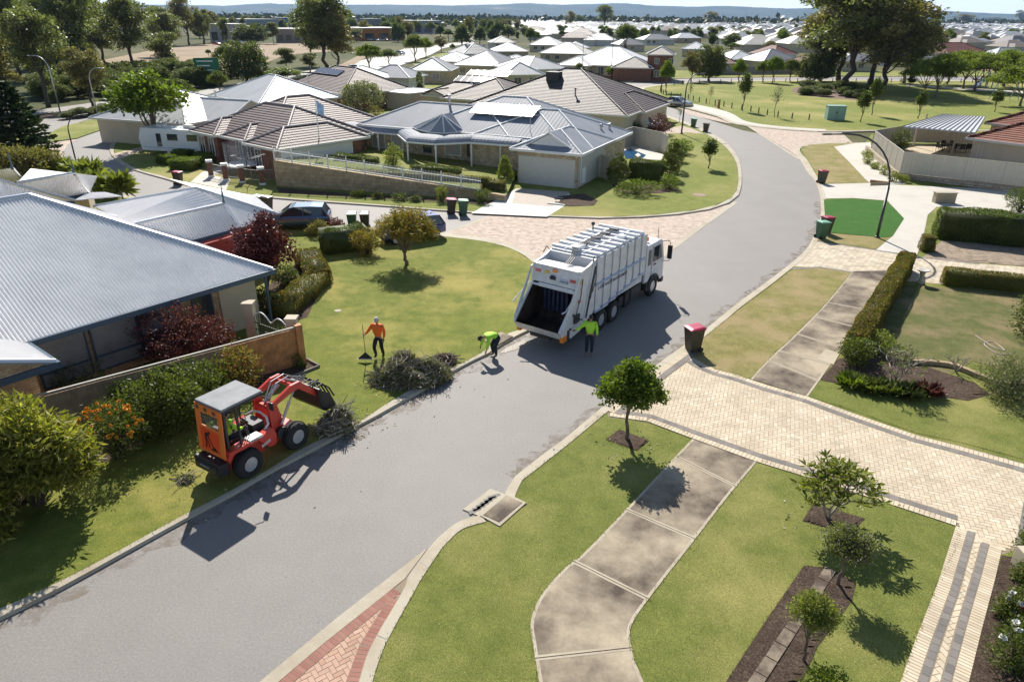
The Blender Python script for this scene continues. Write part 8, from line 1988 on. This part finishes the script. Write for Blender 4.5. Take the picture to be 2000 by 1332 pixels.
mb=MB();quad(mb,[(944,1005),(989,967),(1020,981),(975,1019)],.12,.135);mb.build('lid',c_path,fr_,world=True)
T=thing('storm_drain','concrete storm drain with slotted apron beside the bending worker','storm drain',at(995,655,0));mb=MB();quad(mb,[(975,690),(990,678),(1022,664),(1038,668),(1005,684)],-.05,.012)
for i in range(7):t=i/7;a=np.array((986,688))*(1-t)+np.array((1022,670))*t;quad(mb,[tuple(a),tuple(a+(3,-8)),tuple(a+(5,-7)),tuple(a+(2.5,1))],.012,.016,1)
mb.build('slotted_apron',[c_kerb,darkst],T,world=True)
mb=MB();quad(mb,[(945,665),(978,648),(1002,657),(968,676)],0,.13);mb.build('lid',c_path,T,world=True)
mb=MB();mb.lathe(at(1366,381,.106),[(.55,0),(.55,.01),(0,.012)],20);tag(mb.build('manhole_cover',mat('rusty_cover',(.26,.17,.11),.8,var=.2)),'round rusty cover in the corner lawn inside the bend','manhole cover')
mb=MB();quad(mb,[(1240,303),(1246,299),(1252,303),(1246,307)],.1,.9);o=mb.build('garden_ornament',c_pale);tag(o,'pale stone ornament beside the pool','ornament')
cols=[c_wht,c_silv,c_blk,c_blue,c_red,c_wht];cars_far=[(722,80,'white car parked first in front of the orange shop',0),(732,80,'silver car in front of the orange shop',1),(743,81,'white car in front of the orange shop, third',5),(756,81,'dark car in front of the orange shop',2),(770,81,'blue car at the right of the orange shop',3),(688,139,'dark car on the road below the tall centre gum',2),(780,108,'white car on the bright car park',0),(423,88,'red car near the white warehouse',4)]
for px,py,lab,ci in cars_far:car_thing(lab,at(px,py),R(rt.uniform(0,360)),cols[ci],'sedan',4.5,1.8,1.45,'small cars in the business area')
T=thing('brick_fence','low brick wall with piers in front of the white hipped house','wall',at(1225,158));A_,B_=G(1162,154,.1),G(1290,156,.1);mb=MB();mb.beam(A_+(0,0,.3),B_+(0,0,.3),.25,.6);mb.build('wall',b_red,T,world=True)
for i in range(7):p=A_+(B_-A_)*i/6;mb=MB();mb.beam(p,p+(0,0,1.0),.4);mb.build('pier',b_tan,T,world=True)
sheet_fence('grey sheet fence along the far side of the park road',[(1392,147),(1480,146),(1575,145)],1.8,m=mat('grey_fence',(.28,.27,.26),.6),post=6)
sheetw('driveway',[(1108,156),(1165,157),(1195,166),(1184,172),(1110,162)],.112,c_pale)
sheetw('driveway',[(1290,256),(1330,246),(1352,252),(1374,262),(1340,259),(1296,262)],.112,b_pink)
mb=MB();mb.tube([at(1070,398,.12),at(1090,400,.13),at(1104,402,.12)],.09,8);tag(mb.build('drain_pipe',offw),'short pale pipe lying on the mulch beside the garage driveway','pipe')
rge=np.random.default_rng(5);P=[]
def tufts(pts,z,n_per_m=26,spread=.05):
 q=np.array(cat(GL(pts,z),4));dd=np.r_[0,np.cumsum(np.linalg.norm(np.diff(q,axis=0),axis=1))];n=int(dd[-1]*n_per_m);s=rge.uniform(0,dd[-1],n)
 p=np.stack([np.interp(s,dd,q[:,i])for i in range(3)],1);p[:,:2]+=rge.normal(size=(n,2))*spread*.55;P.append(p)
tufts([(1020,937),(1058,908),(1109,868),(1187,806),(1263,823),(1351,856),(1290,922),(1225,992),(1140,1080),(1100,1112),(1056,1164),(1037,1212),(1041,1256),(1053,1332)],.1)
tufts([(950,1018),(906,1031),(880,1052),(858,1077),(823,1130),(806,1160),(753,1257),(727,1332)],.1)
tufts([(1257,1332),(1238,1285),(1230,1240),(1239,1209),(1267,1169),(1300,1126),(1358,1052),(1425,965),(1478,902),(1563,928),(1715,977),(1867,1027),(1831,1140),(1791,1241),(1758,1332)],.1)
tufts(KL_back[1:22],.105,22)
tufts([(1373,661),(1418,625),(1449,600),(1508,556),(1538,533)],.1);tufts([(1665,531),(1620,585),(1554,653),(1500,703),(1466,739),(1405,724),(1376,712)],.1);tufts([(1578,774),(1665,801),(1789,845),(1874,863),(2000,897)],.1)
tufts([(1210,838),(1268,860),(1244,880),(1183,858),(1210,838)],.105);tufts([(1588,984),(1690,1012),(1660,1044),(1567,1017),(1588,984)],.105);tufts([(1570,1104),(1620,1108),(1672,1138),(1664,1172),(1640,1205),(1597,1262),(1566,1332)],.105);tufts([(1570,1104),(1500,1205),(1418,1330)],.105)
P=np.vstack(P);n=len(P);a=rge.uniform(0,2*pi,n);D=np.stack([np.cos(a)*.5,np.sin(a)*.5,np.ones(n)],1);V=leaves_mesh('g',P,D,.05,'long',rge,.4)
o=bpy.data.objects.new('grass_tufts',mesh_np('grass_tufts',V,n,leafmat('grass_blades',[(.10,.14,.03),(.17,.20,.05),(.24,.24,.08)],.3)));col.objects.link(o);o['kind']='stuff';o['label']='grass blades along the lawn edges'
KLc=np.array(cat(GL(KL_back[:20],.1),6));q=[]
for px,py,s_,k in((800,752,.9,300),(655,848,.55,200),(705,822,.8,70),(890,712,.7,50),(430,955,1.6,60),(990,672,.9,20),(1230,880,.8,60),(1620,1030,.8,50)):
 c=G(px,py,.02);p=c+rge.normal(size=(k,3))*(s_,s_*.6,0);sd_=np.array([(KLc[np.argmin(np.abs(KLc[:,1]-v[1])),0]-v[0])for v in p]);p[:,2]=np.where((sd_<0)&(px<1100),.012,.118);q.append(p)
q=np.vstack(q);q=q[[True]*len(q)];D=unit(len(q),rge)*(1,1,.15);V=leaves_mesh('l',q,D,.07,'leaf',rge,.6);o=bpy.data.objects.new('leaf_litter',mesh_np('leaf_litter',V,len(q),dryst));col.objects.link(o);o['kind']='stuff';o['label']='scattered dry leaves and twigs round the branch heaps'
# ---------------------------------------------------------------- air
hz=bpy.data.materials.new('haze');hz.use_nodes=True;n_=hz.node_tree;n_.nodes.remove(n_.nodes['Principled BSDF']);pv=n_.nodes.new('ShaderNodeVolumePrincipled');pv.inputs['Color'].default_value=(.42,.64,1.0,1);pv.inputs['Density'].default_value=4.2e-5;pv.inputs['Anisotropy'].default_value=.25
n_.links.new(pv.outputs[0],n_.nodes['Material Output'].inputs['Volume'])
mb=MB();mb.box(-12500,12500,-70,14200,-1.5,420);o=mb.build('haze',hz);o['kind']='stuff';o['label']='pale blue haze over the plain'
